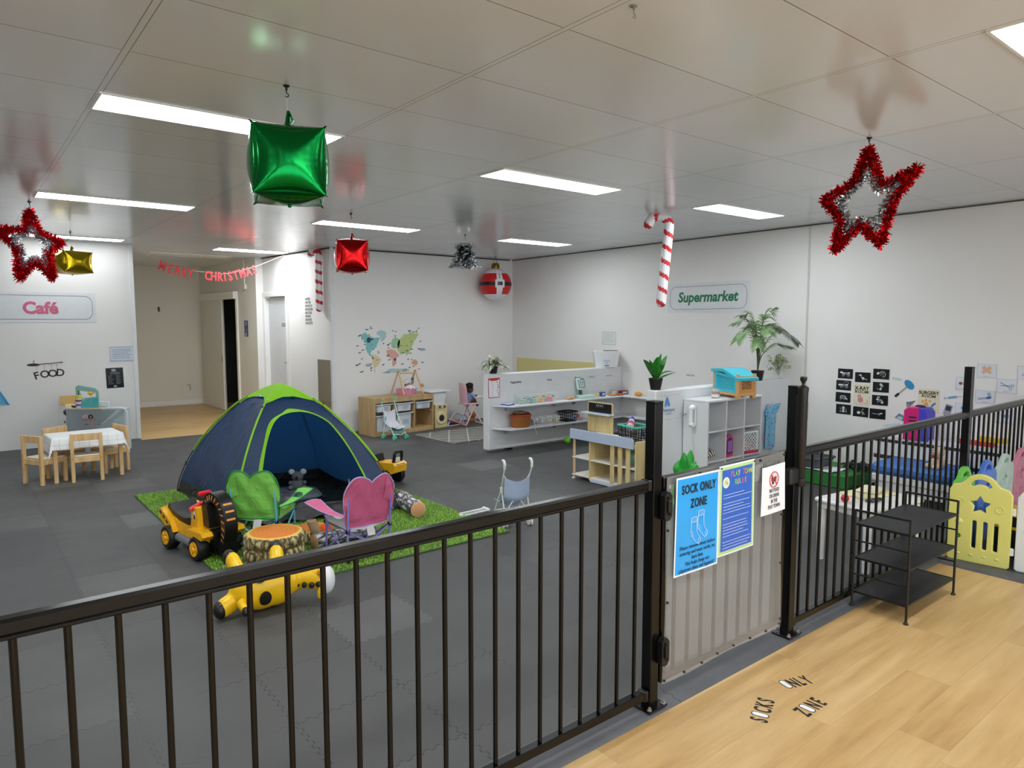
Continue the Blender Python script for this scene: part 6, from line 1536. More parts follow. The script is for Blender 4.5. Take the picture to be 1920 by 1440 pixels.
TAN = mat('dba566', .45); TUR = mat('39bfd6', .35)
b = MB()
for sx in (-1, 1):
    for sy in (-1, 1): b.box((sx * .165, sy * .085, .015), (.05, .035, .03)); b.box((sx * .178, sy * .095, .13), (.028, .024, .21))
b.box((0, 0, .04), (.375, .21, .03), .006); b.build('frame', TAN, pc)
def lattice(b, w_, h_, nx, ny, k=0, th=.006):
    for i in range(-ny, nx + 1):
        for sg in (1, -1):
            pts = []
            x0 = i * w_ / nx; L_ = h_ * (w_ / nx) / (h_ / ny)
            xa, xb = (x0, x0 + L_) if sg > 0 else (x0 + L_, x0)
            ya, yb = 0, h_
            # clip in x to 0..w
            def clip(xa, ya, xb, yb):
                if xa == xb: return None
                t0, t1 = 0, 1
                for lim, s_ in ((0, 1), (w_, -1)):
                    da, db = s_ * (xa - lim), s_ * (xb - lim)
                    if da < 0 and db < 0: return None
                    if da < 0: t0 = max(t0, da / (da - db))
                    if db < 0: t1 = min(t1, da / (da - db))
                return None if t0 >= t1 else (xa + (xb - xa) * t0, ya + (yb - ya) * t0, xa + (xb - xa) * t1, ya + (yb - ya) * t1)
            q = clip(xa, ya, xb, yb)
            if q: b.tube([(q[0] - w_ / 2, q[1], 0), (q[2] - w_ / 2, q[3], 0)], th, 4, k=k)
b = MB(); b.M = Matrix.Translation((0, -.10, .055)) @ Matrix.Rotation(PI / 2, 4, 'X'); b.shape([[(-.165, 0), (.165, 0), (.165, .15), (-.165, .185)], [(-.135, .025), (.135, .025), (.135, .135), (-.135, .155)]], -.006, .006, .002); lattice(b, .28, .13, 8, 4, th=.004); b.M = b.M @ Matrix.Translation((0, .025, 0)); lattice(b, .27, .12, 8, 4, th=.0045); b.build('side_grille', TUR, pc)
b = MB(); b.M = Matrix.Translation((0, .10, .055)) @ Matrix.Rotation(PI / 2, 4, 'X'); b.shape([[(-.165, 0), (.165, 0), (.165, .15), (-.165, .185)]], -.004, .004, .001); b.build('side_panel', TUR, pc)
b = MB(); b.M = Matrix.Translation((.178, 0, .055)) @ Matrix.Rotation(PI / 2, 4, 'Z') @ Matrix.Rotation(PI / 2, 4, 'X'); b.shape([[(-.085, 0), (.085, 0), (.085, .155), (-.085, .155)], [(-.055, .03), (.055, .03), (.055, .13), (-.055, .13)]], -.006, .006, .001); b.M = b.M @ Matrix.Translation((0, .03, 0)); lattice(b, .11, .10, 4, 4, th=.004); b.build('door_grille', mat('cf9756', .45), pc)
b = MB(); b.M = Matrix.Translation((-.178, 0, .055)) @ Matrix.Rotation(PI / 2, 4, 'Z') @ Matrix.Rotation(PI / 2, 4, 'X'); b.box((0, .09, 0), (.17, .18, .01)); b.build('end_panel', TAN, pc)
b = MB(); side_prism(b, [(-.205, .235), (-.205, .265), (-.02, .275), (.10, .235), (.205, .195), (.205, .17), (.10, .205), (-.02, .245)], .245); b.build('roof', TUR, pc)
b = MB()
for x in (.06, .10, .14): b.box((x, 0, .246 - .38 * (x - .03)), (.02, .15, .008), ry=.35)
b.build('roof_vent', mat('2aa6bf', .35), pc)
o = thing('pink_bag', 'pink toy bag with tan handle behind the turquoise pet carrier', 'toy bag', (6.16, 4.0, .871), R_(-15)); b = MB(); b.box((0, 0, .09), (.06, .10, .18), .02); b.build('bag_body', mat('e7a9c0', .6), o); b = MB(); b.tube(smooth([(.03, -.03, .08), (.075, -.03, .10), (.08, -.03, .14), (.03, -.03, .16)], 5), .006, 8); b.build('handle', mat('c9a26a', .5), o)
# contents of the cubes
o = thing('sparkly_toy', 'small pink and white toy in the upper left cube', 'toy', (5.44, 3.93, .586)); b = MB(); rr = random.Random(6)
for i in range(14): b.ball((rr.uniform(-.05, .05), rr.uniform(-.03, .03), rr.uniform(.012, .055)), rr.uniform(.008, .016), 8, 6, i % 2)
b.build('toy_body', [mat('d9b9c9', .4), mat('b98aa0', .4)], o)
o = thing('plush_zebra', 'small black and white striped plush in the lower left cube', 'plush toy', (5.44, 3.92, .304), R_(-30))
t = NT('zebra_stripes'); x, y, z = t.xyz(); t.set(col=t.mix(((x * 260 + z * 180 + t.noise(8, 2, t.vec) * 14).sin() > 0.0), '131313', 'e2e0cf'), rough=.8)
b = MB(); b.ball((0, 0, .04), (.075, .045, .04), 16, 12); b.ball((.075, -.01, .055), (.04, .034, .032), 14, 10); b.ball((.105, -.015, .045), (.02, .02, .018), 10, 8)
for sy in (-1, 1): b.ball((.07, sy * .028 - .01, .085), (.01, .006, .02), 8, 6); b.ball((-.04, sy * .04, .015), (.04, .018, .016), 10, 8)
blob('plush_body', b, t.m, o, .006, 3)
def crate(nm, lab, loc, rz, w_, d_, h_, m, m2, top=None, inner=None):
    o = thing(nm, lab, 'toy pet carrier', loc, R_(rz))
    b = MB(); b.box((0, 0, .012), (w_, d_, .024), .005)
    for sx in (-1, 1):
        for sy in (-1, 1): b.box((sx * (w_ / 2 - .008), sy * (d_ / 2 - .008), h_ / 2), (.016, .016, h_), .004)
    b.box((0, 0, h_ - .008), (w_, d_, .016), .005); b.build('frame', m, o)
    for k_, (ang, L_, off) in enumerate(((0, w_, d_ / 2), (PI / 2, d_, w_ / 2), (PI, w_, d_ / 2), (-PI / 2, d_, w_ / 2))):
        b = MB(); b.M = Matrix.Rotation(ang, 4, 'Z') @ Matrix.Translation((0, -off + .006, .02)) @ Matrix.Rotation(PI / 2, 4, 'X'); lattice(b, L_ - .02, h_ - .03, 5 if L_ == w_ else 4, 5, th=.0045); b.build('grille', m, o)
    return o
o = crate('toy_pet_cage', 'white lattice toy pet crate with turquoise door in the lower right cube', (6.085, 3.915, .304), -6, .22, .20, .215, WHITEP, TUR)
b = MB(); b.M = Matrix.Translation((.112, 0, .03)) @ Matrix.Rotation(PI / 2, 4, 'Z') @ Matrix.Rotation(PI / 2, 4, 'X'); b.shape([rrect(.12, .16, .02, 3, 0, .08), rrect(.06, .10, .02, 3, 0, .08)], 0, .008, .002); b.build('door', TUR, o)
b = MB(); b.ball((0, 0, .06), (.08, .07, .04), 14, 10); b.build('pet', mat('c98a54', .8), o); b = MB(); b.box((0, -.105, .015), (.2, .012, .03)); b.build('base_stripe', mat('c23a62', .4), o)
o = thing('toy_pet_carrier', 'magenta and purple toy pet carrier in the lower middle cube', 'toy pet carrier', (5.735, 3.93, .304), R_(8))
b = MB(); b.M = Matrix.Translation((0, .0, 0)) @ Matrix.Rotation(PI / 2, 4, 'X'); b.shape([[(-.075, 0), (.075, 0), (.075, .15)] + [(.075 * math.cos(a), .15 + .055 * math.sin(a)) for a in [PI * i / 10 for i in range(1, 10)]] + [(-.075, .15)]], -.09, .09, .006); b.build('shell', mat('cf2a68', .35), o)
b = MB(); b.M = Matrix.Translation((0, -.091, 0)) @ Matrix.Rotation(PI / 2, 4, 'X'); b.shape([[(-.06, .03), (.06, .03), (.06, .14)] + [(.06 * math.cos(a), .14 + .045 * math.sin(a)) for a in [PI * i / 8 for i in range(1, 8)]] + [(-.06, .14)]], 0, .003, .001, k=0)
for i in range(4): b.box((-.036 + .024 * i, .10, .005), (.009, .11, .006), k=1)
b.build('door_grille', [mat('4a1f6a', .4), mat('b58ad0', .4)], o)
b = MB(); b.tube(smooth([(-.03, 0, .20), (-.02, 0, .225), (.02, 0, .225), (.03, 0, .20)], 4), .007, 8); b.build('handle', mat('7a2a78', .4), o)
o = thing('patient_gown', 'light blue patterned dress-up gown hanging on the partition beside the cube shelf', 'costume', mw=on(WV, 1.895, .47, .0))
t = NT('gown_print'); x, y, z = t.xyz(); v = t.node('ShaderNodeTexVoronoi'); v.inputs['Scale'].default_value = 38; t.link(t.vec, v.inputs['Vector']); d_ = E(t.nt, v.outputs['Distance']); n = t.noise(6, 2, t.vec)
cc = t.mix(d_ < .28, '79c0df', '4d5f8a'); cc = t.mix((t.noise(30, 1, t.vec) > .62), cc, 'd3a6c2'); t.set(col=cc, rough=.8)
b = MB(); b.sheet(lambda u, v: ((u - .5) * (.19 + .05 * math.sin(3.4 * v) + (.07 if v > .78 else 0)) + .04 * (1 - v) * -.5 + (.05 if v > .8 else 0) * (v - .8) * 4, -.24 + .47 * v + .01 * math.sin(8 * u), .03 + .016 * math.sin(10 * u + 3 * v) + .008 * math.sin(22 * u)), 30, 26, .004); b.build('cloth', t.m, o, sharp=80)
b = MB(); b.tube([(0, .20, 0), (0, .20, .03), (0, .225, .035)], .005, 6); b.build('hook', WHITEP, o)
# green spiky toy in front of the partition
o = thing('spiky_ride_toy', 'bright green spiky dinosaur hopper standing just behind the gate', 'inflatable toy', (4.74, 3.60, 0), R_(15))
GR = mat('1f9a2c', .35)
b = MB(); b.ball((0, 0, .20), (.13, .10, .19), 24, 18); b.ball((0, 0, .07), (.15, .12, .07), 24, 14); b.ball((0.0, 0, .36), (.11, .09, .08), 20, 14)
for (x, z, dx, dz, L_, r_) in ((-.06, .41, -.25, 1, .10, .045), (.05, .41, .15, 1, .095, .045), (-.11, .33, -1, .15, .085, .035), (.115, .36, .9, .45, .075, .03), (.12, .28, 1, -.15, .06, .03), (-.12, .22, -1, -.1, .07, .035)):
    d = Vector((dx, 0, dz)).normalized() * L_; b.tube([(x, -.02, z - .02), (x + d.x * .5, -.03, z + d.z * .5), (x + d.x, -.03, z + d.z)], [r_, r_ * .75, r_ * .3], 14); b.ball((x + d.x, -.03, z + d.z), r_ * .32, 10, 8)
b.ball((0, -.095, .36), (.045, .04, .055), 14, 10)
blob('body', b, GR, o, .009, 6)
# plants on the partition
o = thing('potted_plant', 'broad leaved green fern in a black pot on the left end of the partition', 'potted plant', (5.035, 4.165, .970), .3); pot(o, .046, .066, .105)
FL = leafmat('1f6a1c', '3f9a34')
for (az, L_, W_, rise, dr) in ((-130, .24, .085, 1.45, .12), (-90, .27, .10, 1.4, .10), (-40, .27, .085, 1.2, .22), (170, .34, .07, .95, .25), (-10, .30, .06, .95, .10), (200, .24, .05, .7, .2), (20, .26, .05, .25, .12), (-60, .25, .07, .9, .5), (110, .28, .08, 1.2, .3), (60, .26, .08, 1.1, .3), (140, .24, .08, 1.3, .2), (-160, .25, .08, 1.25, .25), (-25, .26, .045, .30, .05)):
    b = MB(); leaf(b, (0, 0, .085), R_(az), L_ * 1.05, W_ * 1.15, rise, dr, fold=.25, n=10, tip=.8, neck=.02); b.build('leaf', FL, o, sharp=80)
o = thing('potted_palm', 'tall thin palm in a black pot on the right part of the partition', 'potted plant', (6.69, 4.15, .970), .2); pot(o, .05, .068, .105)
PM = leafmat('3d5c33', '6f8f58'); ST = mat('4a5a34', .6)
rr = random.Random(5)
def frond(o, az, H0, reach, drop, n=16, ll=.13):
    st = [Vector((0, 0, .09)), Vector((math.cos(az) * reach * .10, math.sin(az) * reach * .10, .09 + H0 * .55)), Vector((math.cos(az) * reach * .45, math.sin(az) * reach * .45, .09 + H0)), Vector((math.cos(az) * reach * .8, math.sin(az) * reach * .8, .09 + H0 - drop * .4)), Vector((math.cos(az) * reach, math.sin(az) * reach, .09 + H0 - drop))]
    P = smooth(st, 8); b = MB(); b.tube(P, [.006, .004, .0025, .0012], 6, k=1)
    for i in range(10, len(P), 1):
        t_ = (P[min(i + 1, len(P) - 1)] - P[i - 1]).normalized(); side = t_.cross(Vector((0, 0, 1))); side = side.normalized() if side.length > .01 else Vector((1, 0, 0))
        f = (i - 10) / (len(P) - 10); L_ = ll * (math.sin(PI * (.15 + .75 * f)) ** .6)
        for sg in (-1, 1):
            d = (side * sg * .75 + t_ * .75 + Vector((0, 0, -.12))).normalized(); n_ = d.cross(t_).normalized() if d.cross(t_).length > .01 else Vector((0, 0, 1)); wv = d.cross(n_).normalized() * .0065
            a = P[i]; m_ = a + d * L_ * .45; e_ = a + d * L_ + Vector((0, 0, -.03 * L_ / .13))
            b.add([tuple(a - wv * .4), tuple(a + wv * .4), tuple(m_ + wv), tuple(m_ - wv), tuple(e_)], [[0, 1, 2, 3], [3, 2, 4]], 0)
    b.build('frond', [PM, ST], o, sharp=80)
for az, H0, rc, dr in ((-35, .42, .50, .14), (0, .56, .30, .0), (170, .44, .42, .12), (-80, .60, .14, -.04), (130, .52, .26, .02), (-15, .48, .42, .06), (-140, .46, .30, .06), (40, .50, .28, .05), (85, .58, .2, .0), (200, .36, .28, .10), (-50, .28, .34, .02)): frond(o, R_(az), H0 * 1.05, rc, dr)
o = thing('potted_plant', 'small airy white flowered sprig in a glass jar at the right end of the partition', 'potted plant', (7.10, 4.15, .970)); b = MB(); b.lathe([(0, 0), (.045, 0), (.05, .01), (.05, .08), (.04, .10), (.038, .11)], n=20); b.build('jar', CLEAR, o)
b = MB(); rr = random.Random(8)
for i in range(34):
    a, e = rr.uniform(0, 2 * PI), rr.uniform(.3, 1.5); L_ = rr.uniform(.14, .22); q = Vector((math.cos(a) * math.cos(e) * .8, math.sin(a) * math.cos(e) * .8, math.sin(e))) * L_
    b.tube([(0, 0, .03), (q.x * .4, q.y * .4, .05 + q.z * .6), (q.x, q.y, .05 + q.z)], .0015, 4, k=0)
    for j in range(5): b.ball((q.x + rr.uniform(-.02, .02), q.y + rr.uniform(-.02, .02), .05 + q.z + rr.uniform(-.02, .02)), rr.uniform(.005, .009), 6, 4, 1 + j % 2)
b.build('sprig', [mat('6f7f50', .6), mat('b9bb92', .7), mat('7f8f5f', .7)], o)

# right wall: signs
roundsign('supermarket_sign', 'white Supermarket sign with green lettering on the right wall', WR, 4.02, 1.897, 1.15, .285, 'Supermarket', '1f7a52', .175, -.05, .98, .15, bold=.03)
notice('white notice with grey border above the printed carton on the right wall', WR, 2.325, 1.36, .29, .195, 'dfe3e2', '8b9796', 6, -1, 12, textc='a9b2b4')
b = MB(); b.box((1.22, .86, .002), (2.2, .27, .004), .001); o = b.build('yellow_wall_band', mat('dbcf8e', .5), mw=WR.copy()); tag(o, 'pale yellow painted band on the right wall above the shelf wall', 'wall panel')
# ---------------------------------------------------------------- vet corner along the right wall
XR = mat('131316', .3)
def skel(b, kind, k):
    """white bone drawing on a card, about 0.13 x 0.08"""
    def bl(x, y, rx, ry, rz=0): b.ball((x, y, .0022), (rx, ry, .0007), 10, 6, k, rz=rz)
    def ln(P, r=.0016): b.tube([(x, y, .0022) for x, y in P], r, 4, k=k)
    def sm(P): return [(p.x, p.y) for p in smooth([(x, y, 0) for x, y in P], 4)]
    if kind in (0, 1):      # four legged walkers
        bl(-.042, .012 if kind == 0 else .002, .015, .011); bl(-.02, .004, .014, .010); ln([(-.02, .01), (.035, .012)], .002)
        for i in range(5): ln(sm([(-.01 + .009 * i, .011), (-.013 + .009 * i, -.002), (-.008 + .009 * i, -.012)]), .0013)
        for x in (-.03, -.014, .028, .042): ln([(x, .002), (x + .003, -.014), (x - .003, -.028)], .0024)
        bl(.036, .008, .010, .008)
        ln(sm([(.04, .012), (.055, .03), (.03, .038), (.0, .028)] if kind == 1 else [(.045, .01), (.05, .02)]), .0014)
    elif kind == 2:         # rounded back
        for i in range(7): ln(sm([(-.025 + .009 * i, -.018), (-.03 + .010 * i, .008), (-.015 + .008 * i, .018)]), .0014)
        bl(.036, -.012, .014, .008, -.5); ln([(-.02, -.018), (-.024, -.03)]); ln([(.015, -.018), (.012, -.03)]); ln(sm([(-.03, -.015), (-.02, .012), (.01, .02), (.03, 0)]), .002)
    elif kind == 3:         # sitting frog
        bl(0, .018, .016, .012); bl(0, -.004, .010, .014); bl(0, -.024, .018, .008); ln(sm([(-.01, .005), (-.03, .0), (-.035, .02)])); ln(sm([(.01, .005), (.03, .0), (.035, -.01)])); ln(sm([(-.015, -.02), (-.035, -.018), (-.03, -.034)]), .002); ln(sm([(.015, -.02), (.035, -.018), (.03, -.034)]), .002)
    elif kind == 4:         # bird
        bl(-.022, .022, .010, .009); ln([(-.03, .024), (-.044, .02)], .002); ln(sm([(-.018, .016), (-.012, .002), (-.002, -.008)]), .0024); bl(.004, -.010, .016, .012, -.5)
        ln([(.014, -.016), (.05, -.026)], .002); ln([(.02, -.012), (.046, -.02)]); ln([(.0, -.018), (.0, -.032)])
    elif kind == 5:         # long body, upright tail
        bl(-.02, -.01, .018, .015); ln(sm([(-.005, -.006), (.012, .0), (.025, -.004)]), .002); ln([(.025, 0), (.032, -.03)], .002); ln([(.018, 0), (.020, -.03)], .002); ln(sm([(.02, .002), (.01, .018), (.03, .026), (.02, .036)]), .0013)
        ln([(.03, 0), (.043, -.028)], .0018)
    elif kind == 6:         # chameleon curl
        bl(-.03, .006, .014, .012, .6); ln(sm([(-.015, .015), (.01, .028), (.032, .018), (.042, -.005), (.032, -.026), (.018, -.024), (.022, -.012)]), .0026); ln(sm([(-.008, .005), (.004, -.004), (-.006, -.016)])); ln(sm([(.014, .008), (.02, -.006)]))
        for i in range(4): ln([(-.006 + .009 * i, .02), (-.004 + .009 * i, .006)], .0012)
    elif kind == 7:         # rodent upright
        bl(0, .028, .013, .011); bl(.014, .016, .014, .006, -.5); ln(sm([(.0, .015), (.004, .0), (-.006, -.016)]), .003); bl(-.002, -.02, .012, .010); ln(sm([(-.012, -.022), (-.03, -.024), (-.036, -.008)]), .0014)
        for i in range(3): ln([(.0, .008 - .007 * i), (.016, .004 - .007 * i)], .0012)
    elif kind == 8:         # rabbit
        bl(-.024, .008, .013, .010); bl(-.022, .03, .004, .014); bl(-.008, .03, .004, .014, -.3); ln(sm([(-.014, .004), (.01, .006), (.03, -.012), (.032, -.03)]), .003)
        for i in range(4): ln([(-.008 + .009 * i, .004), (-.01 + .01 * i, -.018)], .0014)
        ln([(-.02, -.005), (-.022, -.03)], .002); bl(.022, -.024, .012, .008)
    else:                   # crocodile like
        bl(.034, .006, .018, .007, .3); ln(sm([(.02, .002), (-.01, -.002), (-.045, .002)]), .0024); ln([(.01, 0), (.012, -.014)]); ln([(.024, 0), (.022, -.016)]); ln([(-.04, .005), (-.048, -.004)])
BONE = mat('d3dade', .5)
cards = [(5.809, 1.055, 0, 'walking big cat skeleton x-ray card, top left of the black cards'), (5.795, .933, 1, 'monkey skeleton x-ray card with curled tail, second in the left column'), (5.794, .806, 2, 'hedgehog skeleton x-ray card, third in the left column'), (5.803, .681, 3, 'frog skeleton x-ray card at the bottom of the left column'),
         (5.991, 1.028, 4, 'bird skeleton x-ray card above the X-RAY ROOM poster'), (5.985, .672, 5, 'long tailed animal x-ray card below the X-RAY ROOM poster'), (6.174, 1.072, 6, 'chameleon skeleton x-ray card, top right of the black cards'), (6.176, .94, 7, 'mouse skeleton x-ray card, second in the right column'), (6.173, .808, 8, 'rabbit skeleton x-ray card, third in the right column'), (6.155, .668, 9, 'crocodile skeleton x-ray card at the bottom right of the black cards')]
for s, z, kd, lab in cards:
    o = thing('xray_card', 'black ' + lab, 'card', mw=on(WR, s, z, .001, R_(random.uniform(-1, 1))), group='x-ray cards on the right wall')
    b = MB(); b.box((0, 0, .001), (.158, .102, .002), .0004); b.build('card_sheet', XR, o)
    b = MB(); skel(b, kd, 0); b.build('skeleton_drawing', BONE, o)
o = thing('room_poster', 'cream X-RAY ROOM poster with pink animal drawing between the black cards', 'poster', mw=on(WR, 5.988, .852, .001))
b = MB(); b.box((0, 0, .001), (.165, .215, .002), .0004); b.build('sheet', mat('dfdcc0', .45), o)
b = MB(); b.text('X-RAY', .055, (0, .045, .002), bold=.03, sx=.9); b.text('ROOM', .040, (0, .013, .002), bold=.02, sx=1.15); b.build('lettering', INK, o)
b = MB(); b.ball((-.01, -.055, .0018), (.03, .038, .001), 14, 6, 0); b.ball((-.022, -.022, .0018), (.022, .02, .001), 12, 6, 0); b.prism([(-.04, -.01), (-.034, .008), (-.026, -.004)], .0018, .0028, 0); b.prism([(-.018, -.002), (-.008, .008), (-.006, -.01)], .0018, .0028, 0); b.tube([(q.x, q.y, .0025) for q in smooth([(.02, -.08, 0), (.055, -.09, 0), (.062, -.06, 0), (.045, -.055, 0)], 4)], .004, 6, k=0, flat=.4)
for i in range(4): b.tube([(-.03 + .012 * i, -.04, .003), (-.024 + .012 * i, -.075, .003)], .0018, 4, k=1)
b.build('animal_drawing', [mat('d99aa2', .5), mat('b0606e', .5)], o)
o = thing('room_poster', 'cream SURGERY ROOM poster with paw print drawing right of the hammer', 'poster', mw=on(WR, 6.625, .845, .001))
b = MB(); b.box((0, 0, .001), (.185, .225, .002), .0004); b.build('sheet', mat('dfdcc0', .45), o)
b = MB(); b.text('SURGERY', .044, (0, .06, .002), bold=.03, sx=.95); b.text('ROOM', .036, (0, .03, .002), bold=.02, sx=1.15); b.build('lettering', INK, o)
b = MB()
for x, y, r in ((-.05, -.012, .013), (-.022, .002, .014), (.012, -.004, .013), (-.02, -.035, .022)): b.ball((x, y, .0018), (r, r, .001), 12, 6, 0)
b.ball((.03, -.08, .0018), (.03, .008, .001), 12, 6, 2); b.M = Matrix.Translation((.045, -.035, .0018)) @ Matrix.Rotation(R_(45), 4, 'Z'); b.box((0, 0, 0), (.05, .018, .0015), .0005, k=1); b.build('paw_drawing', [mat('dfa45e', .5), mat('3a74b8', .5), mat('d9a49a', .5)], o)
def decal(nm, lab, s, z, rz, parts):
    o = thing(nm, lab, 'wall decal', mw=on(WR, s, z, .001, R_(rz)))
    for pn, col, fn in parts:
        b = MB(); fn(b); b.build(pn, mat(col, .5), o)
decal('ruler_decal', 'small pale green strip decal above the hammer', 6.328, 1.034, -8, [('strip', 'b5d3c8', lambda b: b.box((0, 0, .001), (.09, .022, .002), .0005))])
decal('hammer_decal', 'reflex hammer decal with blue head right of the x-ray cards', 6.385, .925, 45, [('hammer_head', '2f8fc4', lambda b: b.shape([[(p[0] * .035 + .085, p[1] * .055) for p in circ(1, 20)]], 0, .002)), ('shaft', '9a9da0', lambda b: b.box((.01, 0, .001), (.10, .012, .002), .0004)), ('hammer_handle', '1b1b1e', lambda b: b.shape([rrect(.055, .024, .011, 4, -.07, 0)], 0, .002))])
decal('syringe_decal', 'blue syringe decal above the monitor decal', 6.83, .895, 12, [('barrel', '6fa7c8', lambda b: b.box((0, 0, .001), (.07, .022, .002), .0005)), ('plunger', '8fb4c6', lambda b: (b.box((-.05, 0, .001), (.03, .008, .002), .0004), b.box((-.066, 0, .001), (.006, .026, .002), .0004))), ('needle', '8c99a0', lambda b: b.box((.055, 0, .001), (.045, .004, .002), .0004))])
decal('otoscope_decal', 'grey otoscope decal above the pink carrier', 6.47, .80, 14, [('scope_head', '6d747c', lambda b: b.prism([(-.045, -.03), (-.01, -.02), (.05, .025), (-.01, .022), (-.04, .026)], 0, .002)), ('scope_body', '8a9098', lambda b: b.box((-.03, -.02, .001), (.03, .05, .0025), .0005))])
decal('monitor_decal', 'grey hand monitor decal with dark screen right of the surgery poster', 6.79, .745, -14, [('case', '9a9ea6', lambda b: b.box((.0, .03, .001), (.062, .10, .002), .0005)), ('screen', '2b2f45', lambda b: b.box((.0, .045, .0026), (.045, .045, .001), .0003)), ('cable', '5a5e66', lambda b: b.tube([(-.01, -.02, .001), (-.02, -.06, .001), (-.03, -.13, .001)], .005, 6))])
decal('tray_decal', 'pale blue instrument tray decal left of the pink carrier', 6.385, .655, -12, [('tray_outline', '5f86b8', lambda b: b.prism([(-.06, -.02), (-.03, .035), (.06, .02), (.05, -.03)], 0, .0015)), ('tray_inner', 'c3cfa8', lambda b: b.prism([(-.045, -.015), (-.02, .01), (.015, .005), (.01, -.022)], .0015, .0022))])
decal('syringe_decal', 'pale teal syringe decal low on the wall left of the tray decal', 6.31, .575, 12, [('barrel', 'b9d6de', lambda b: b.box((0, 0, .001), (.13, .022, .002), .0005)), ('tip', '9fc3cf', lambda b: b.box((-.08, 0, .001), (.03, .008, .002), .0004))])
def piccard(lab, s, z, w_, h_, parts):
    o = thing('picture_card', lab, 'card', mw=on(WR, s, z, .001), group='medical picture cards')
    b = MB(); b.box((0, 0, .001), (w_, h_, .002), .0004); b.build('card_sheet', mat('dde1ea', .4), o)
    b = MB(); b.tube([(x * w_ / 2, y * h_ / 2, .002) for x, y in ((-1, -1), (1, -1), (1, 1), (-1, 1))], .0014, 4, closed=True); b.build('border_line', mat('9aa2b4', .5), o)
    for pn, col, fn in parts: b = MB(); fn(b); b.build(pn, mat(col, .5), o)
    b = MB(); greek(b, -.025, .025, -h_ * .40, 1, .01, .005, .0024, 0, 0, int(s * 50)); b.build('caption', mat('8e94a4', .5), o)
piccard('white card with a finger drawing left of the last fence post', 6.925, 1.03, .145, .115, [('finger', 'd9a78e', lambda b: b.ball((.01, .0, .002), (.055, .016, .001), 14, 6)), ('bandage', '7a4a40', lambda b: b.ball((-.035, .0, .003), (.014, .014, .001), 10, 6))])
piccard('white card with a crossed tan plaster, right of the last fence post', 7.095, 1.155, .150, .118, [('plaster', 'dfb393', lambda b: [b.box((0, .008, .002 + .0006 * i), (.085, .03, .0015), .0005, rz=a) for i, a in enumerate((.7, -.7))])])
piccard('white card with scissors at the right edge of the picture', 7.255, 1.031, .150, .120, [('scissors', '4a5a80', lambda b: (b.tube([(-.05, .03, .002), (.02, -.012, .002)], .003, 4), b.tube([(-.05, .0, .002), (.03, .004, .002)], .003, 4), b.tube([(p[0], p[1], .002) for p in circ(.011, 12, .042, .004)], .002, 4, closed=True), b.tube([(p[0], p[1], .002) for p in circ(.011, 12, .03, -.022)], .002, 4, closed=True)))])
piccard('white card with an ear thermometer beside the last fence post', 7.095, .922, .150, .112, [('thermometer', '9fb0c4', lambda b: (b.box((-.02, -.016, .002), (.075, .02, .0015), .0005, rz=.2), b.box((.03, .016, .002), (.028, .05, .0015), .0005, rz=.2))), ('grip', '4a6aa0', lambda b: b.ball((.028, -.006, .003), (.024, .012, .001), 10, 6, rz=.3))])
piccard('white card cut by the right edge of the picture with a pink drawing', 7.405, 1.157, .150, .118, [('drawing', 'd9a9a6', lambda b: b.ball((-.01, -.02, .002), (.035, .014, .001), 12, 6))])
piccard('white card with a blue square just left of the last fence post', 6.93, .795, .145, .10, [('blue_square', '5fb0da', lambda b: b.box((.0, .01, .002), (.05, .03, .0015), .0005))])
piccard('white card low at the right end of the wall with blue drawing', 7.26, .76, .150, .118, [('drawing', '6f9fd0', lambda b: b.box((0, .005, .002), (.05, .03, .0015), .0005))])
# white slotted shelf with toys
sw = thing('slotted_shelf', 'long white slotted shelf along the right wall with pink carrier on top', 'shelf', (7.08, 2.50, 0), R_(-2))
SWM = mat('e1e3e6', .4)
b = MB(); b.box((0, 0, .495), (.28, 1.10, .02)); b.build('top_panel', SWM, sw)
for y in (-.54, -.12, .28, .54): b = MB(); b.box((0, y, .245), (.27, .02, .48)); b.build('side_panel', SWM, sw)
for z in (.03, .20, .335): b = MB(); b.box((0, 0, z), (.27, 1.08, .014)); b.build('shelf', SWM, sw)
for z in (.455, .295, .15):
    for y0, y1 in ((-.53, .27), (.30, .52)): b = MB(); b.box((-.137, (y0 + y1) / 2, z), (.012, y1 - y0 - .02, .03)); b.build('dark_rail', mat('2b2c30', .5), sw)
for z, h_ in ((.478, .022), (.377, .125), (.222, .11), (.085, .09)): b = MB(); b.box((-.134, 0, z), (.010, 1.08, h_)); b.build('front_board', SWM, sw)
b = MB(); b.box((.132, 0, .25), (.006, 1.08, .48)); b.build('back_panel', mat('c3c6ca', .5), sw)
o = thing('toy_pet_carrier', 'pink and blue toy pet carrier on top of the white slotted shelf', 'toy pet carrier', (7.0, 2.655, .506), R_(-90))
b = MB(); b.M = Matrix.Rotation(PI / 2, 4, 'X'); b.shape([[(-.09, 0), (.03, 0), (.03, .285), (-.06, .285), (-.09, .26)]], -.085, .085, .012); b.build('front_shell', mat('d81f78', .35), o)
b = MB(); b.M = Matrix.Rotation(PI / 2, 4, 'X'); b.shape([[(.03, 0), (.10, 0), (.10, .25), (.075, .285), (.03, .285)]], -.085, .085, .012); b.build('rear_shell', mat('4a44c8', .35), o)
b = MB()
for z in (.10, .135, .17, .205): b.box((-.02, -.086, z), (.07, .006, .014), .002, k=0)
b.build('air_slots', [mat('2b1028', .4)], o); b = MB(); b.tube(smooth([(-.03, 0, .285), (-.02, 0, .305), (.04, 0, .305), (.05, 0, .285)], 4), .009, 8); b.build('handle', mat('3a2a66', .4), o)
b = MB(); b.box((-.093, 0, .13), (.004, .12, .18), .001); b.build('door', mat('b3186a', .35), o)
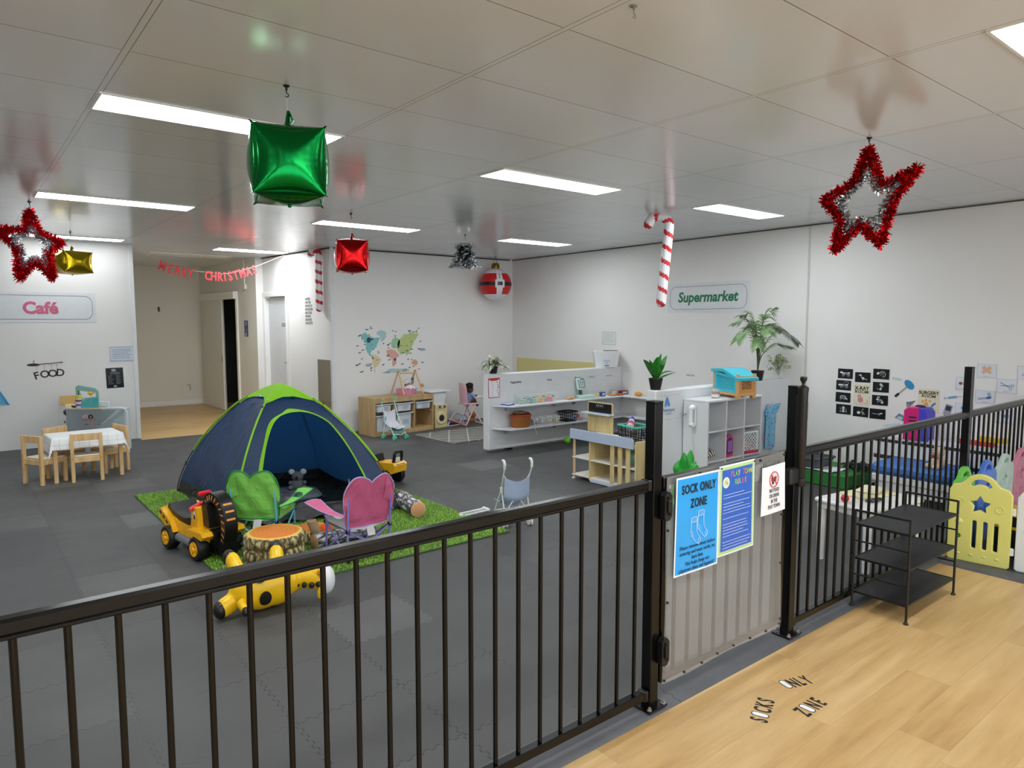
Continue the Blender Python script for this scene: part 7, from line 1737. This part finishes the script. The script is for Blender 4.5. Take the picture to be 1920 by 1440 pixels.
for (y, z, c_, d_, lab) in ((2.18, .506, 'd32f33', (.10, .30, .035), 'red toy tray on the white slotted shelf left of the last post'), (2.05, .545, 'e8c433', (.09, .24, .04), 'yellow toy tray stacked on the red tray')):
    o = thing('toy_tray', lab, 'toy tray', (7.02, y, z)); b = MB(); w0 = rrect(d_[0] * .85, d_[1] * .9, .02, 3); w1 = rrect(d_[0], d_[1], .025, 3); n = len(w0)
    b.add([(x, y_, 0) for x, y_ in w0] + [(x, y_, d_[2]) for x, y_ in w1] + [(x * .92, y_ * .96, d_[2]) for x, y_ in w1] + [(x * .9, y_ * .95, .006) for x, y_ in w0], [list(range(n))[::-1]] + [[r * n + i, r * n + (i + 1) % n, (r + 1) * n + (i + 1) % n, (r + 1) * n + i] for r in range(3) for i in range(n)] + [[3 * n + i for i in range(n)]]); b.build('tray_body', mat(c_, .35), o)
# examination bed
bd = thing('toy_exam_bed', 'white toy examination bed with thick blue cushion in front of the white shelf', 'toy bed', (6.62, 2.47, 0), R_(-2))
b = MB(); b.box((0, 0, .20), (.42, .66, .06), .006); b.build('bed_top', SWM, bd)
b = MB(); b.box((-.19, 0, .125), (.012, .60, .10)); b.build('front_apron', SWM, bd)
for sx in (-1, 1):
    for sy in (-1, 1): b = MB(); b.cyl((sx * .18, sy * .29, 0), (sx * .18, sy * .29, .17), .018, n=14); b.build('leg', mat('9a9c9f', .4), bd)
b = MB(); b.M = Matrix.Translation((0, 0, .235)); b.box((0, 0, .05), (.44, .68, .10), .03); b.build('cushion', mat('3f74c4', .6), bd)
o = thing('teddy_bear', 'cream teddy bear with red bow sitting on the blue exam cushion', 'plush toy', (6.55, 2.31, .336), R_(-120)); TD = mat('dcc3a4', .9, bump=.3, bscale=150)
b = MB(); b.ball((0, 0, .055), (.055, .05, .06), 16, 12); b.ball((0, 0, .145), (.05, .046, .045), 16, 12); b.ball((0, -.04, .135), (.022, .018, .018), 10, 8)
for sx in (-1, 1): b.ball((sx * .04, 0, .185), (.018, .012, .018), 10, 8); b.ball((sx * .06, -.02, .075), (.02, .02, .04), 10, 8); b.ball((sx * .04, -.06, .02), (.024, .04, .022), 10, 8)
blob('bear_body', b, TD, o, .006, 4)
b = MB(); b.ball((-.025, -.045, .105), (.025, .008, .016), 10, 6, rz=.3); b.ball((.025, -.045, .105), (.025, .008, .016), 10, 6, rz=-.3); b.build('bow', mat('b8282e', .6), o)
for sx in (-1, 1): b = MB(); b.ball((sx * .018, -.044, .155), .005, 8, 6); b.build('eye', BLACK, o)
b = MB(); b.ball((0, -.059, .139), (.007, .005, .005), 8, 6); b.build('nose', BLACK, o)
# green bench box by the wall
gb_ = thing('green_bench', 'low green padded bench against the right wall behind the fence', 'bench', (6.83, 3.46, 0), R_(-3))
b = MB(); b.box((0, 0, .068), (.60, .80, .134), .010); b.build('bench_body', mat('2c7f33', .6), gb_)
o = thing('folded_cloth', 'white and pale blue cloth laid over the green bench', 'cloth', (6.68, 3.52, .137), R_(-4)); b = MB(); b.sheet(lambda u, v: ((u - .5) * .30, (v - .5) * .62, .012 + .006 * math.sin(9 * u + 4 * v)), 16, 18, .006); b.build('cloth_sheet', mat('dfe8ea', .8), o, sharp=80)
o = thing('grey_tray', 'dark grey plastic pet tray on the white cloth over the bench', 'tray', (6.70, 3.60, .158), R_(-4)); b = MB(); w0 = rrect(.26, .44, .03, 3); w1 = rrect(.32, .50, .04, 3); n = len(w0)
b.add([(x, y, 0) for x, y in w0] + [(x, y, .09) for x, y in w1] + [(x * .95, y * .97, .09) for x, y in w1] + [(x * .97, y * .97, .012) for x, y in w0], [list(range(n))[::-1]] + [[r * n + i, r * n + (i + 1) % n, (r + 1) * n + (i + 1) % n, (r + 1) * n + i] for r in range(3) for i in range(n)] + [[3 * n + i for i in range(n)]]); b.build('tray_body', mat('54585b', .5), o)
b = MB(); b.shape([rrect(.335, .515, .04, 4), rrect(.30, .48, .035, 4)], .08, .095, .002); b.build('rim', mat('44474a', .5), o)
o = thing('black_cord_bundle', 'tangled shiny black netting bundle on the green bench', 'netting', (6.92, 3.16, .137), 0); rr = random.Random(12); b = MB()
for i in range(16):
    a = rr.uniform(0, PI); cx, cy = rr.uniform(-.09, .09), rr.uniform(-.12, .12); b.tube([(cx + .08 * math.cos(t_) * math.cos(a), cy + .08 * math.cos(t_) * math.sin(a) + .02 * math.sin(2 * t_), .03 + .024 * math.sin(t_ * 2 + i) + .004 * (i % 3)) for t_ in [2 * PI * j / 24 for j in range(24)]], .0075, 6, closed=True)
b.build('netting', mat('1d1f22', .25), o)
# white toddler table
vt = thing('activity_table', 'low white plastic table behind the fence with play pieces on it', 'table', (4.72, 2.07, 0), R_(-9)); TW = mat('e6e7e8', .35)
b = MB(); b.box((0, 0, .405), (.60, .40, .035), .012); b.box((0, 0, .375), (.57, .37, .04), .004); b.build('tabletop', TW, vt)
for sx in (-1, 1):
    for sy in (-1, 1): b = MB(); b.cyl((0, 0, 0), (0, 0, .37), .022, .027, n=16); b.build('leg', TW, vt, (sx * .26, sy * .165, 0))
o = thing('toy_ball', 'red toy ball on the white activity table', 'ball', (4.475, 2.115, .423)); b = MB(); b.ball((0, 0, .024), .026, 18, 12); b.build('ball_body', mat('d81f24', .35), o)
o = thing('puzzle_board', 'cream wooden puzzle board on the white activity table', 'puzzle', (4.79, 2.11, .423), R_(-14)); b = MB(); b.box((0, 0, .008), (.32, .19, .016), .003); b.build('board', mat('e3dcae', .5), o); b = MB(); rr = random.Random(3)
for i in range(6): b.ball((-.11 + .044 * i, rr.uniform(-.05, .05), .0165), (.02, .022, .003), 10, 6, i % 3)
b.build('puzzle_pieces', [mat('e8c9a0', .5), mat('9cc6b8', .5), mat('d7cf7a', .5)], o)
o = thing('puzzle_board', 'second cream puzzle board lying on top of the first', 'puzzle', (4.85, 2.12, .442), R_(8)); b = MB(); b.box((0, 0, .005), (.22, .14, .010), .003); b.build('board', mat('e9e3c6', .5), o)
o = thing('toy_glasses', 'dark green toy pieces on the white table in front of the puzzle board', 'toy', (4.64, 2.00, .423), R_(-10)); b = MB()
for x in (-.05, 0, .05): b.tube([(p[0], p[1], .008) for p in circ(.024, 14, x, 0)], .006, 6, closed=True)
b.build('toy_body', mat('2b3f38', .4), o)
# playpen panels
def pen_panel(lab, x0, y0, x1, y1, col, star=True, H=.50, slots=3, trans=0):
    L_ = math.hypot(x1 - x0, y1 - y0); W_ = frame((x0, y0, .012), (x1 - x0, y1 - y0, 0), ((y1 - y0), -(x1 - x0), 0))
    o = thing('playpen_panel', lab, 'playpen panel', mw=W_, group='plastic playpen panels')
    c = L_ / 2; out = [(0.0, .01), (.012, 0), (L_ - .012, 0), (L_, .01), (L_, H - .03)]
    A_ = [(L_ - .02, H), (c + .105, H + .012)] + [(c + .088 * math.cos(R_(a)), H + .005 + .078 * math.sin(R_(a))) for a in range(25, 160, 10)] + [(c - .105, H + .012), (.02, H), (0, H - .03)]
    out += A_
    holes = [[(c + .068 * math.cos(R_(a)), H - .002 + .062 * math.sin(R_(a))) for a in range(10, 171, 16)] + [(c - .040 * math.cos(R_(a)), H - .010 + .026 * math.sin(R_(a))) for a in range(10, 171, 32)]]
    if star: holes.append(starpoly(.074, .040, cx=c, cy=H - .115))
    for i in range(slots): holes.append(rrect(.036, .20, .016, 4, c - .005 + .060 * i - .02 * (slots > 2), .185))
    holes.append(circ(.022, 16, .055, .16)) if slots > 2 else None
    if trans:
        t = NT('panel_plastic_' + col); t.set(col=col, rough=.25); t.p.inputs['Alpha'].default_value = 1.0; t.p.inputs['Transmission Weight'].default_value = 0.0; m = t.m
        m = fabric(col, .35, .25, .1)
    else: m = mat(col, .32, bump=.05, bscale=40)
    b = MB(); b.shape([out] + holes, -.015, .015, .006, res=3); b.build('panel', m, o, sharp=50)
    b = MB()
    for i in range(4): b.ball((.06 + (L_ - .12) * i / 3, .045, .013), (.016, .010, .006), 10, 6)
    b.ball((.055, .26, .013), (.026, .022, .008), 12, 8); b.tube([(p[0], p[1], .015) for p in circ(.022, 14, L_ - .06, H - .125)], .004, 6, closed=True); b.tube([(p[0], p[1], .015) for p in circ(.022, 14, .06, H - .10)], .004, 6, closed=True)
    b.build('embossed_relief', m, o)
    for z in (.11, H - .13): b = MB(); b.box((L_ + .01, z, 0), (.03, .05, .022), .006); b.build('connector', mat('dfe0d6', .4), o)
    return o
pen_panel('yellow playpen panel with star cut-out at the end of the fence area', 5.165, 1.735, 5.205, 1.40, 'dcd87a', H=.50)
pen_panel('green playpen panel beside the yellow one, along the fence', 5.215, 1.735, 5.555, 1.735, '6cc24a')
pen_panel('blue playpen panel along the fence behind the yellow panel', 5.60, 1.72, 5.94, 1.72, '4a76d0')
pen_panel('pale mint white playpen panel along the fence', 5.985, 1.72, 6.325, 1.72, 'd5e6db', trans=1)
pen_panel('pink playpen panel at the right picture edge along the fence', 6.37, 1.72, 6.71, 1.72, 'e59ab0', trans=1)
pen_panel('greyish white playpen gate panel at the right picture edge', 5.215, 1.365, 5.26, 1.02, 'dfe2df', star=False, H=.50, slots=2)
o = thing('toy_box', 'black toy bin with a yellow edge inside the playpen', 'toy box', (5.62, 1.45, .011), R_(-8)); b = MB(); b.box((0, 0, .14), (.30, .30, .28), .01); b.build('bin_body', mat('0e0e10', .5), o); b = MB(); b.box((0, 0, .285), (.31, .31, .012)); b.box((-.153, 0, .20), (.006, .22, .02)); b.build('yellow_edge', mat('e2b92a', .4), o)
o = thing('play_mat_block', 'small bright blue and red soft block behind the playpen gate', 'toy block', (5.55, 1.16, .011), R_(12)); b = MB(); b.box((0, 0, .14), (.18, .18, .28), .01); b.build('block_body', mat('4fb0d4', .5), o); b = MB(); b.box((0, 0, .30), (.18, .18, .04), .008); b.build('block_top', mat('cf3a3c', .5), o)
# ---------------------------------------------------------------- Christmas decorations hung from the ceiling
def foilmat(c, rough=.16):
    t = NT('foil_' + c); t.xyz(); n = t.noise(7, 3, t.vec); t.set(col=c, metal=1.0, rough=n * .08 + rough)
    v = t.node('ShaderNodeTexWave'); v.inputs['Scale'].default_value = 9; v.inputs['Distortion'].default_value = 5; t.link(t.vec, v.inputs['Vector'])
    t.bump(E(t.nt, v.outputs['Fac']) * .3 + n, .10, .01); return t.m
def hook_string(o, z_attach, loc, line='d9d9d6', r=.0012):
    """hook at the ceiling and a string down to the thing; o sits at loc"""
    h = CZ - loc[2]
    b = MB(); b.lathe([(.014, h), (.014, h - .006), (.005, h - .010), (.005, h - .022), (0, h - .022)], n=12); b.tube(smooth([(0, 0, h - .02), (0, 0, h - .032), (.008, 0, h - .040), (.004, 0, h - .050), (-.006, 0, h - .046)], 4), .0025, 6); b.build('ceiling_hook', BLACK, o)
    b = MB(); b.cyl((0, 0, h - .048), (0, 0, z_attach), r, n=6); b.build('string', mat(line, .5), o)
def foil_cube(lab, loc, rz, W_, H_, col, tail, aspect=1.0, bulge=.17, droop=0.0):
    o = thing('foil_balloon', lab, 'balloon', loc, R_(rz)); m = foilmat(col)
    b = MB(); N = 22
    for ax in range(3):
        for sg in (-1, 1):
            def f(u, v, ax=ax, sg=sg):
                a, c = math.sin((u - .5) * PI), math.sin((v - .5) * PI)
                o_ = [i for i in range(3) if i != ax]; q = [0, 0, 0]; q[ax] = sg; q[o_[0]] = a; q[o_[1]] = c
                p = []
                for i in range(3):
                    j, k = [w for w in range(3) if w != i]
                    p.append(.90 * q[i] * (1 - .13 * max(1 - q[j] ** 2, 1 - q[k] ** 2)))
                e = (1 - a * a) * (1 - c * c)
                wr = .010 * math.sin(34 * a) * max(0, abs(c) - .5) * (1 - a * a) * (1 - c * c) * 6 + .010 * math.sin(34 * c) * max(0, abs(a) - .5) * (1 - a * a) * (1 - c * c) * 6
                p[ax] += sg * (.27 * e ** .6 + wr)
                return (p[0] * W_ / 2, p[1] * W_ / 2 * aspect, p[2] * H_ / 2)
            g = (lambda u, v, f=f: f(v, u)) if (sg > 0) == (ax == 1) else f
            b.sheet(g, N + 8, N + 8)
    bo = b.build('balloon_body', m, o, sharp=60)
    # welded seam corners
    b = MB()
    for sx in (-1, 1):
        for sy in (-1, 1):
            for sz in (-1, 1): c = Vector((sx * W_ / 2 * .83, sy * W_ / 2 * aspect * .83, sz * H_ / 2 * .83)) * 1.06; b.tube([c, c * 1.03, c * 1.06], [.008 * W_ / .35, .006 * W_ / .35, .002], 8, flat=.4)
    b.build('seam_corner', m, o)
    b = MB(); z0 = H_ / 2 * 1.02; b.tube([(0, 0, z0 - .01), (0, 0, z0 + tail * .35), (.005, 0, z0 + tail)], [.034, .018, .011], 10, flat=.6); b.tube([(.01, 0, z0 + tail * .95), (.022, .0, z0 + tail * .5), (.014, 0, z0 + tail * .3)], [.006, .013, .006], 8, flat=.5); b.build('filling_tail', m, o)
    b = MB(); b.ball((0, 0, -H_ / 2 * 1.05), .010, 8, 6); b.build('bottom_tab', m, o)
    hook_string(o, z0 + tail, loc); return o
foil_cube('large green foil cube balloon hanging in the upper left foreground', (1.209, 3.109, 2.283), -20, .335, .325, '0f7a36', .075)
foil_cube('red foil cube balloon hanging near the middle of the room', (3.048, 6.29, 2.225), -22, .315, .315, 'c21a1c', .06)
foil_cube('gold foil box balloon hanging in front of the café wall', (1.115, 9.60, 2.283), 20, .36, .27, 'b39a1e', .05, .95)
def tinsel(b, P, r, n, k, seed, w_=.007):
    """many thin foil strips standing out from a path"""
    rr = random.Random(seed); S_ = [0]
    for i in range(len(P) - 1): S_.append(S_[-1] + (P[i + 1] - P[i]).length)
    for i in range(n):
        s = rr.random() * S_[-1]; j = max(q for q in range(len(S_) - 1) if S_[q] <= s); f = (s - S_[j]) / max(1e-6, S_[j + 1] - S_[j]); c = P[j].lerp(P[j + 1], f)
        d = Vector((rr.gauss(0, 1), rr.gauss(0, 1), rr.gauss(0, 1))).normalized(); e = c + d * r * rr.uniform(.75, 1.25); t_ = d.orthogonal().normalized(); t_.rotate(Matrix.Rotation(rr.uniform(0, 6.28), 3, d)); t_ *= w_ * .5
        b.add([tuple(c - t_), tuple(c + t_), tuple(e + t_ * 1.1), tuple(e - t_ * 1.1)], [[0, 1, 2, 3]], k)
RT = NT('red_tinsel'); RT.set(col='c8101f', metal=.9, rough=.22); RT = RT.m; ST_ = NT('silver_tinsel'); ST_.set(col='d5d8da', metal=1.0, rough=.2); ST_ = ST_.m
def tinsel_star(lab, loc, rz, pts, sc, ht, r):
    o = thing('tinsel_star', lab, 'star decoration', loc, rz)
    out = [Vector((x * sc, 0, y * sc)) for x, y in pts]; ctr = sum(out, Vector()) / len(out); inn = [ctr + (p - ctr) * (.60 if i % 2 == 0 else .80) for i, p in enumerate(out)]
    out.append(out[0]); inn.append(inn[0])
    b = MB(); b.tube(out[:-1], .004, 6, closed=True); b.tube(inn[:-1], .004, 6, closed=True); b.build('wire_frame', mat('8a8d90', .4, .8), o)
    b = MB(); tinsel(b, out, r, 4200, 0, 1); q = b.build('red_tinsel', RT, o, flat=True); q['kind'] = 'stuff'
    b = MB(); tinsel(b, inn, r * .8, 2400, 0, 2); q = b.build('silver_tinsel', ST_, o, flat=True); q['kind'] = 'stuff'
    hook_string(o, ht, loc)
tinsel_star('red tinsel star with silver inner star hanging at the upper right', (4.121, 1.898, 2.270), R_(-62), [(0, 100), (23, 28), (82, 58), (43, 0), (27, -78), (-11, -38), (-51, -86), (-43, -28), (-72, 10), (-22, 40)], 1 / 330, .29, .036)
tinsel_star('red tinsel star with silver inner star hanging at the left picture edge', (0.572, 7.436, 2.262), R_(-4), [(-1, 62), (12, 22), (48, 8), (25, -13), (30, -60), (4, -29), (-23, -63), (-22, -10), (-52, 26), (-9, 25)], 1 / 212, .29, .045)
# candy canes
t = NT('candy_stripe'); x, y, z = t.xyz(); a_ = y.op('ARCTAN2', x - 0.0)
def cane(lab, loc, rz, L_, R_h, r, chev=False, tilt=0):
    o = thing('candy_cane', lab, 'candy cane decoration', loc, rz); o.rotation_euler = (0, R_(tilt), rz)
    # local z=0 at the hook top; the shaft hangs down
    P = [Vector((R_h * 2, 0, -R_h * 1.55))] + [Vector((R_h + R_h * math.cos(R_(a)), 0, -R_h + R_h * math.sin(R_(a)))) for a in range(-20, 181, 12)] + [Vector((0, 0, -R_h - (L_ - R_h) * f)) for f in (.1, .25, .4, .55, .7, .85, 1.0)]
    P = P[1:]
    D = smooth(P, 3); D = D[::-1]; n = 20; m = len(D); S_ = [0]
    for i in range(m - 1): S_.append(S_[-1] + (D[i + 1] - D[i]).length)
    b = MB(); rad = [r * (.25 if i in (0, m - 1) else .75 if i in (1, m - 2) else 1) for i in range(m)]
    # resample evenly for crisp stripes
    NN = int(S_[-1] / .012); Q = []
    for i in range(NN + 1):
        s = S_[-1] * i / NN; j = min(max(q for q in range(m) if S_[q] <= s + 1e-9), m - 2); Q.append(D[j].lerp(D[j + 1], (s - S_[j]) / max(1e-9, S_[j + 1] - S_[j])))
    rad = [r * min(1, math.sqrt(max(0, 1 - (1 - min(1, i * .012 / r)) ** 2)) + .05, math.sqrt(max(0, 1 - (1 - min(1, (NN - i) * .012 / r)) ** 2)) + .05) for i in range(NN + 1)]
    b.tube(Q, rad, n)
    per, wd = (.135, .042) if not chev else (.14, .05)
    for fi in range(NN * n):
        i, j = fi // n, fi % n; ph = i * .012 + (per * .45 * (j / n) if not chev else .045 * abs(math.sin(2 * PI * j / n / 2 * 1.0 + .6)))
        if not chev: ph = i * .012 + per * j / n
        b.mi[fi] = 1 if (ph % per) < wd else 0
    b.build('cane_body', [mat('e9e7ec', .3), mat('c51f26', .3)], o, sharp=70)
    hk = MB(); h = CZ - loc[2]; hk.lathe([(.012, h), (.012, h - .005), (.004, h - .008), (.004, .004), (0, .004)], (R_h, 0, 0), n=10); hk.build('ceiling_hook', BLACK, o); return o
cane('large red striped candy cane hanging left of the Supermarket sign', (5.515, 4.42, 2.612), R_(180 - 42), .88, .10, .048, tilt=-5)
cane('red striped candy cane hanging against the wall above the mirror', (4.095, 9.52, 2.605), R_(115), .87, .07, .05, True)
# silver bell
o = thing('tinsel_bell', 'silver tinsel bell hanging left of the round belt ornament', 'bell decoration', (4.844, 6.95, 2.385))
b = MB(); rr = random.Random(3)
for i in range(900):
    f = rr.random(); z = .14 - .27 * f; r = .075 + .05 * f ** 2.2 + (.03 if f > .85 else 0); a = rr.uniform(0, 2 * PI); c = Vector((r * math.cos(a), r * math.sin(a), z)); d = Vector((rr.gauss(0, 1), rr.gauss(0, 1), rr.gauss(0, 1))).normalized() * rr.uniform(.03, .07); t_ = d.orthogonal().normalized() * .011
    b.add([tuple(c - t_), tuple(c + t_), tuple(c + d + t_), tuple(c + d - t_)], [[0, 1, 2, 3]])
q = b.build('tinsel', ST_, o, flat=True); q['kind'] = 'stuff'
b = MB(); b.lathe([(.02, .15), (.05, .13), (.06, .0), (.09, -.10), (.115, -.14), (.10, -.14), (.05, 0), (.02, .12)], n=24); b.build('bell_body', ST_, o)
hook_string(o, .15, (4.844, 6.95, 2.385))
# round ornament with belt
o = thing('belt_ornament', 'big round red and white ornament with black belt and white buckle near the back corner', 'ornament', (6.864, 9.0, 2.20), R_(8))
RO = .255
def band(nm, col, z0, z1, a0, a1, off=.002, n=40):
    b = MB()
    def f(u, v):
        a = R_(a0 + (a1 - a0) * u); z = z0 + (z1 - z0) * v; r = math.sqrt(RO * RO - z * z) + off; return (r * math.cos(a), r * math.sin(a), z)
    b.sheet(f, n, 8); b.build(nm, mat(col, .35), o, sharp=80)
b = MB(); b.ball((0, 0, 0), RO, 40, 28); b.build('ball_body', mat('e6e6ea', .35), o)
# front faces the camera: angle about -125 degrees; white placket slightly right of it
fa = -127 + 8
band('red_coat', 'd01c1c', -.165, .165, fa + 12, fa + 348, .002, 72)
band('black_belt', '111112', -.028, .028, fa + 12, fa + 348, .005, 72)
band('buckle', 'dfe3ea', -.062, .062, fa - 17, fa + 17, .007, 10)
band('buckle_centre', '14161c', -.028, .028, fa - 9, fa + 9, .010, 8)
for z in (.10, .14):
    b = MB(); r = math.sqrt(RO * RO - z * z) + .004; b.ball((r * math.cos(R_(fa)), r * math.sin(R_(fa)), z), .010, 8, 6); b.build('button', BLACK, o)
b = MB(); b.lathe([(.062, RO - .012), (.066, RO + .0), (.064, RO + .05), (.05, RO + .078), (.02, RO + .085), (0, RO + .085)], n=24); b.tube([(.035 * math.cos(R_(a)), 0, RO + .085 + .06 * math.sin(R_(a))) for a in range(0, 181, 15)], .004, 6); b.build('gold_cap', mat('8a6420', .35, .8), o)
b = MB(); h = CZ - 2.20; b.lathe([(.012, h), (.012, h - .005), (.004, h - .008), (.004, RO + .143), (0, RO + .143)], n=10); b.build('ceiling_hook', BLACK, o)
# letter banner
WBN = frame((1.94, 10.50, 0), (2.12, .12, 0), (.12, -2.12, 0))
o = thing('letter_banner', 'red MERRY CHRISTMAS letter banner strung across the recess opening', 'banner', mw=WBN)
LT = list(zip('MERRYCHRISTMAS', [(.338, 2.359), (.432, 2.327), (.527, 2.302), (.616, 2.284), (.70, 2.273), (.937, 2.253), (1.017, 2.249), (1.106, 2.245), (1.174, 2.248), (1.25, 2.259), (1.334, 2.278), (1.428, 2.313), (1.523, 2.341), (1.61, 2.369)]))
b = MB(); b.tube(smooth([(-.02, 2.60, 0), (.27, 2.43, 0)] + [(s, z + .045, 0) for c, (s, z) in LT[::2]] + [(1.66, 2.43, 0), (2.10, 2.625, 0)], 4), .002, 6); b.build('string', mat('c9b7a8', .6), o)
for i, (c, (s, z)) in enumerate(LT):
    z0, z1 = LT[max(0, i - 1)][1], LT[min(len(LT) - 1, i + 1)][1]; a = math.atan2(z1[1] - z0[1], z1[0] - z0[0])
    b = MB(); b.text(c, .175, (0, -.06, 0), bold=.03, dep=.004, sx=.70); q = b.build('letter', mat('d8323a' if i < 5 else 'e2444a', .35), o); q.matrix_local = Matrix.Translation((s, z, .004)) @ Matrix.Rotation(a, 4, 'Z')
# lone ceiling hook
o = thing('ceiling_hook_fitting', 'small lone hook in the ceiling near the top edge of the picture', 'hook', (1.817, 1.623, CZ)); b = MB(); b.lathe([(.012, 0), (.012, -.005), (.004, -.008), (.004, -.016), (0, -.016)], n=12); b.tube(smooth([(0, 0, -.014), (0, 0, -.024), (.008, 0, -.032), (.003, 0, -.040), (-.006, 0, -.036)], 4), .0025, 6); b.build('hook_body', mat('8d8d8a', .4), o)
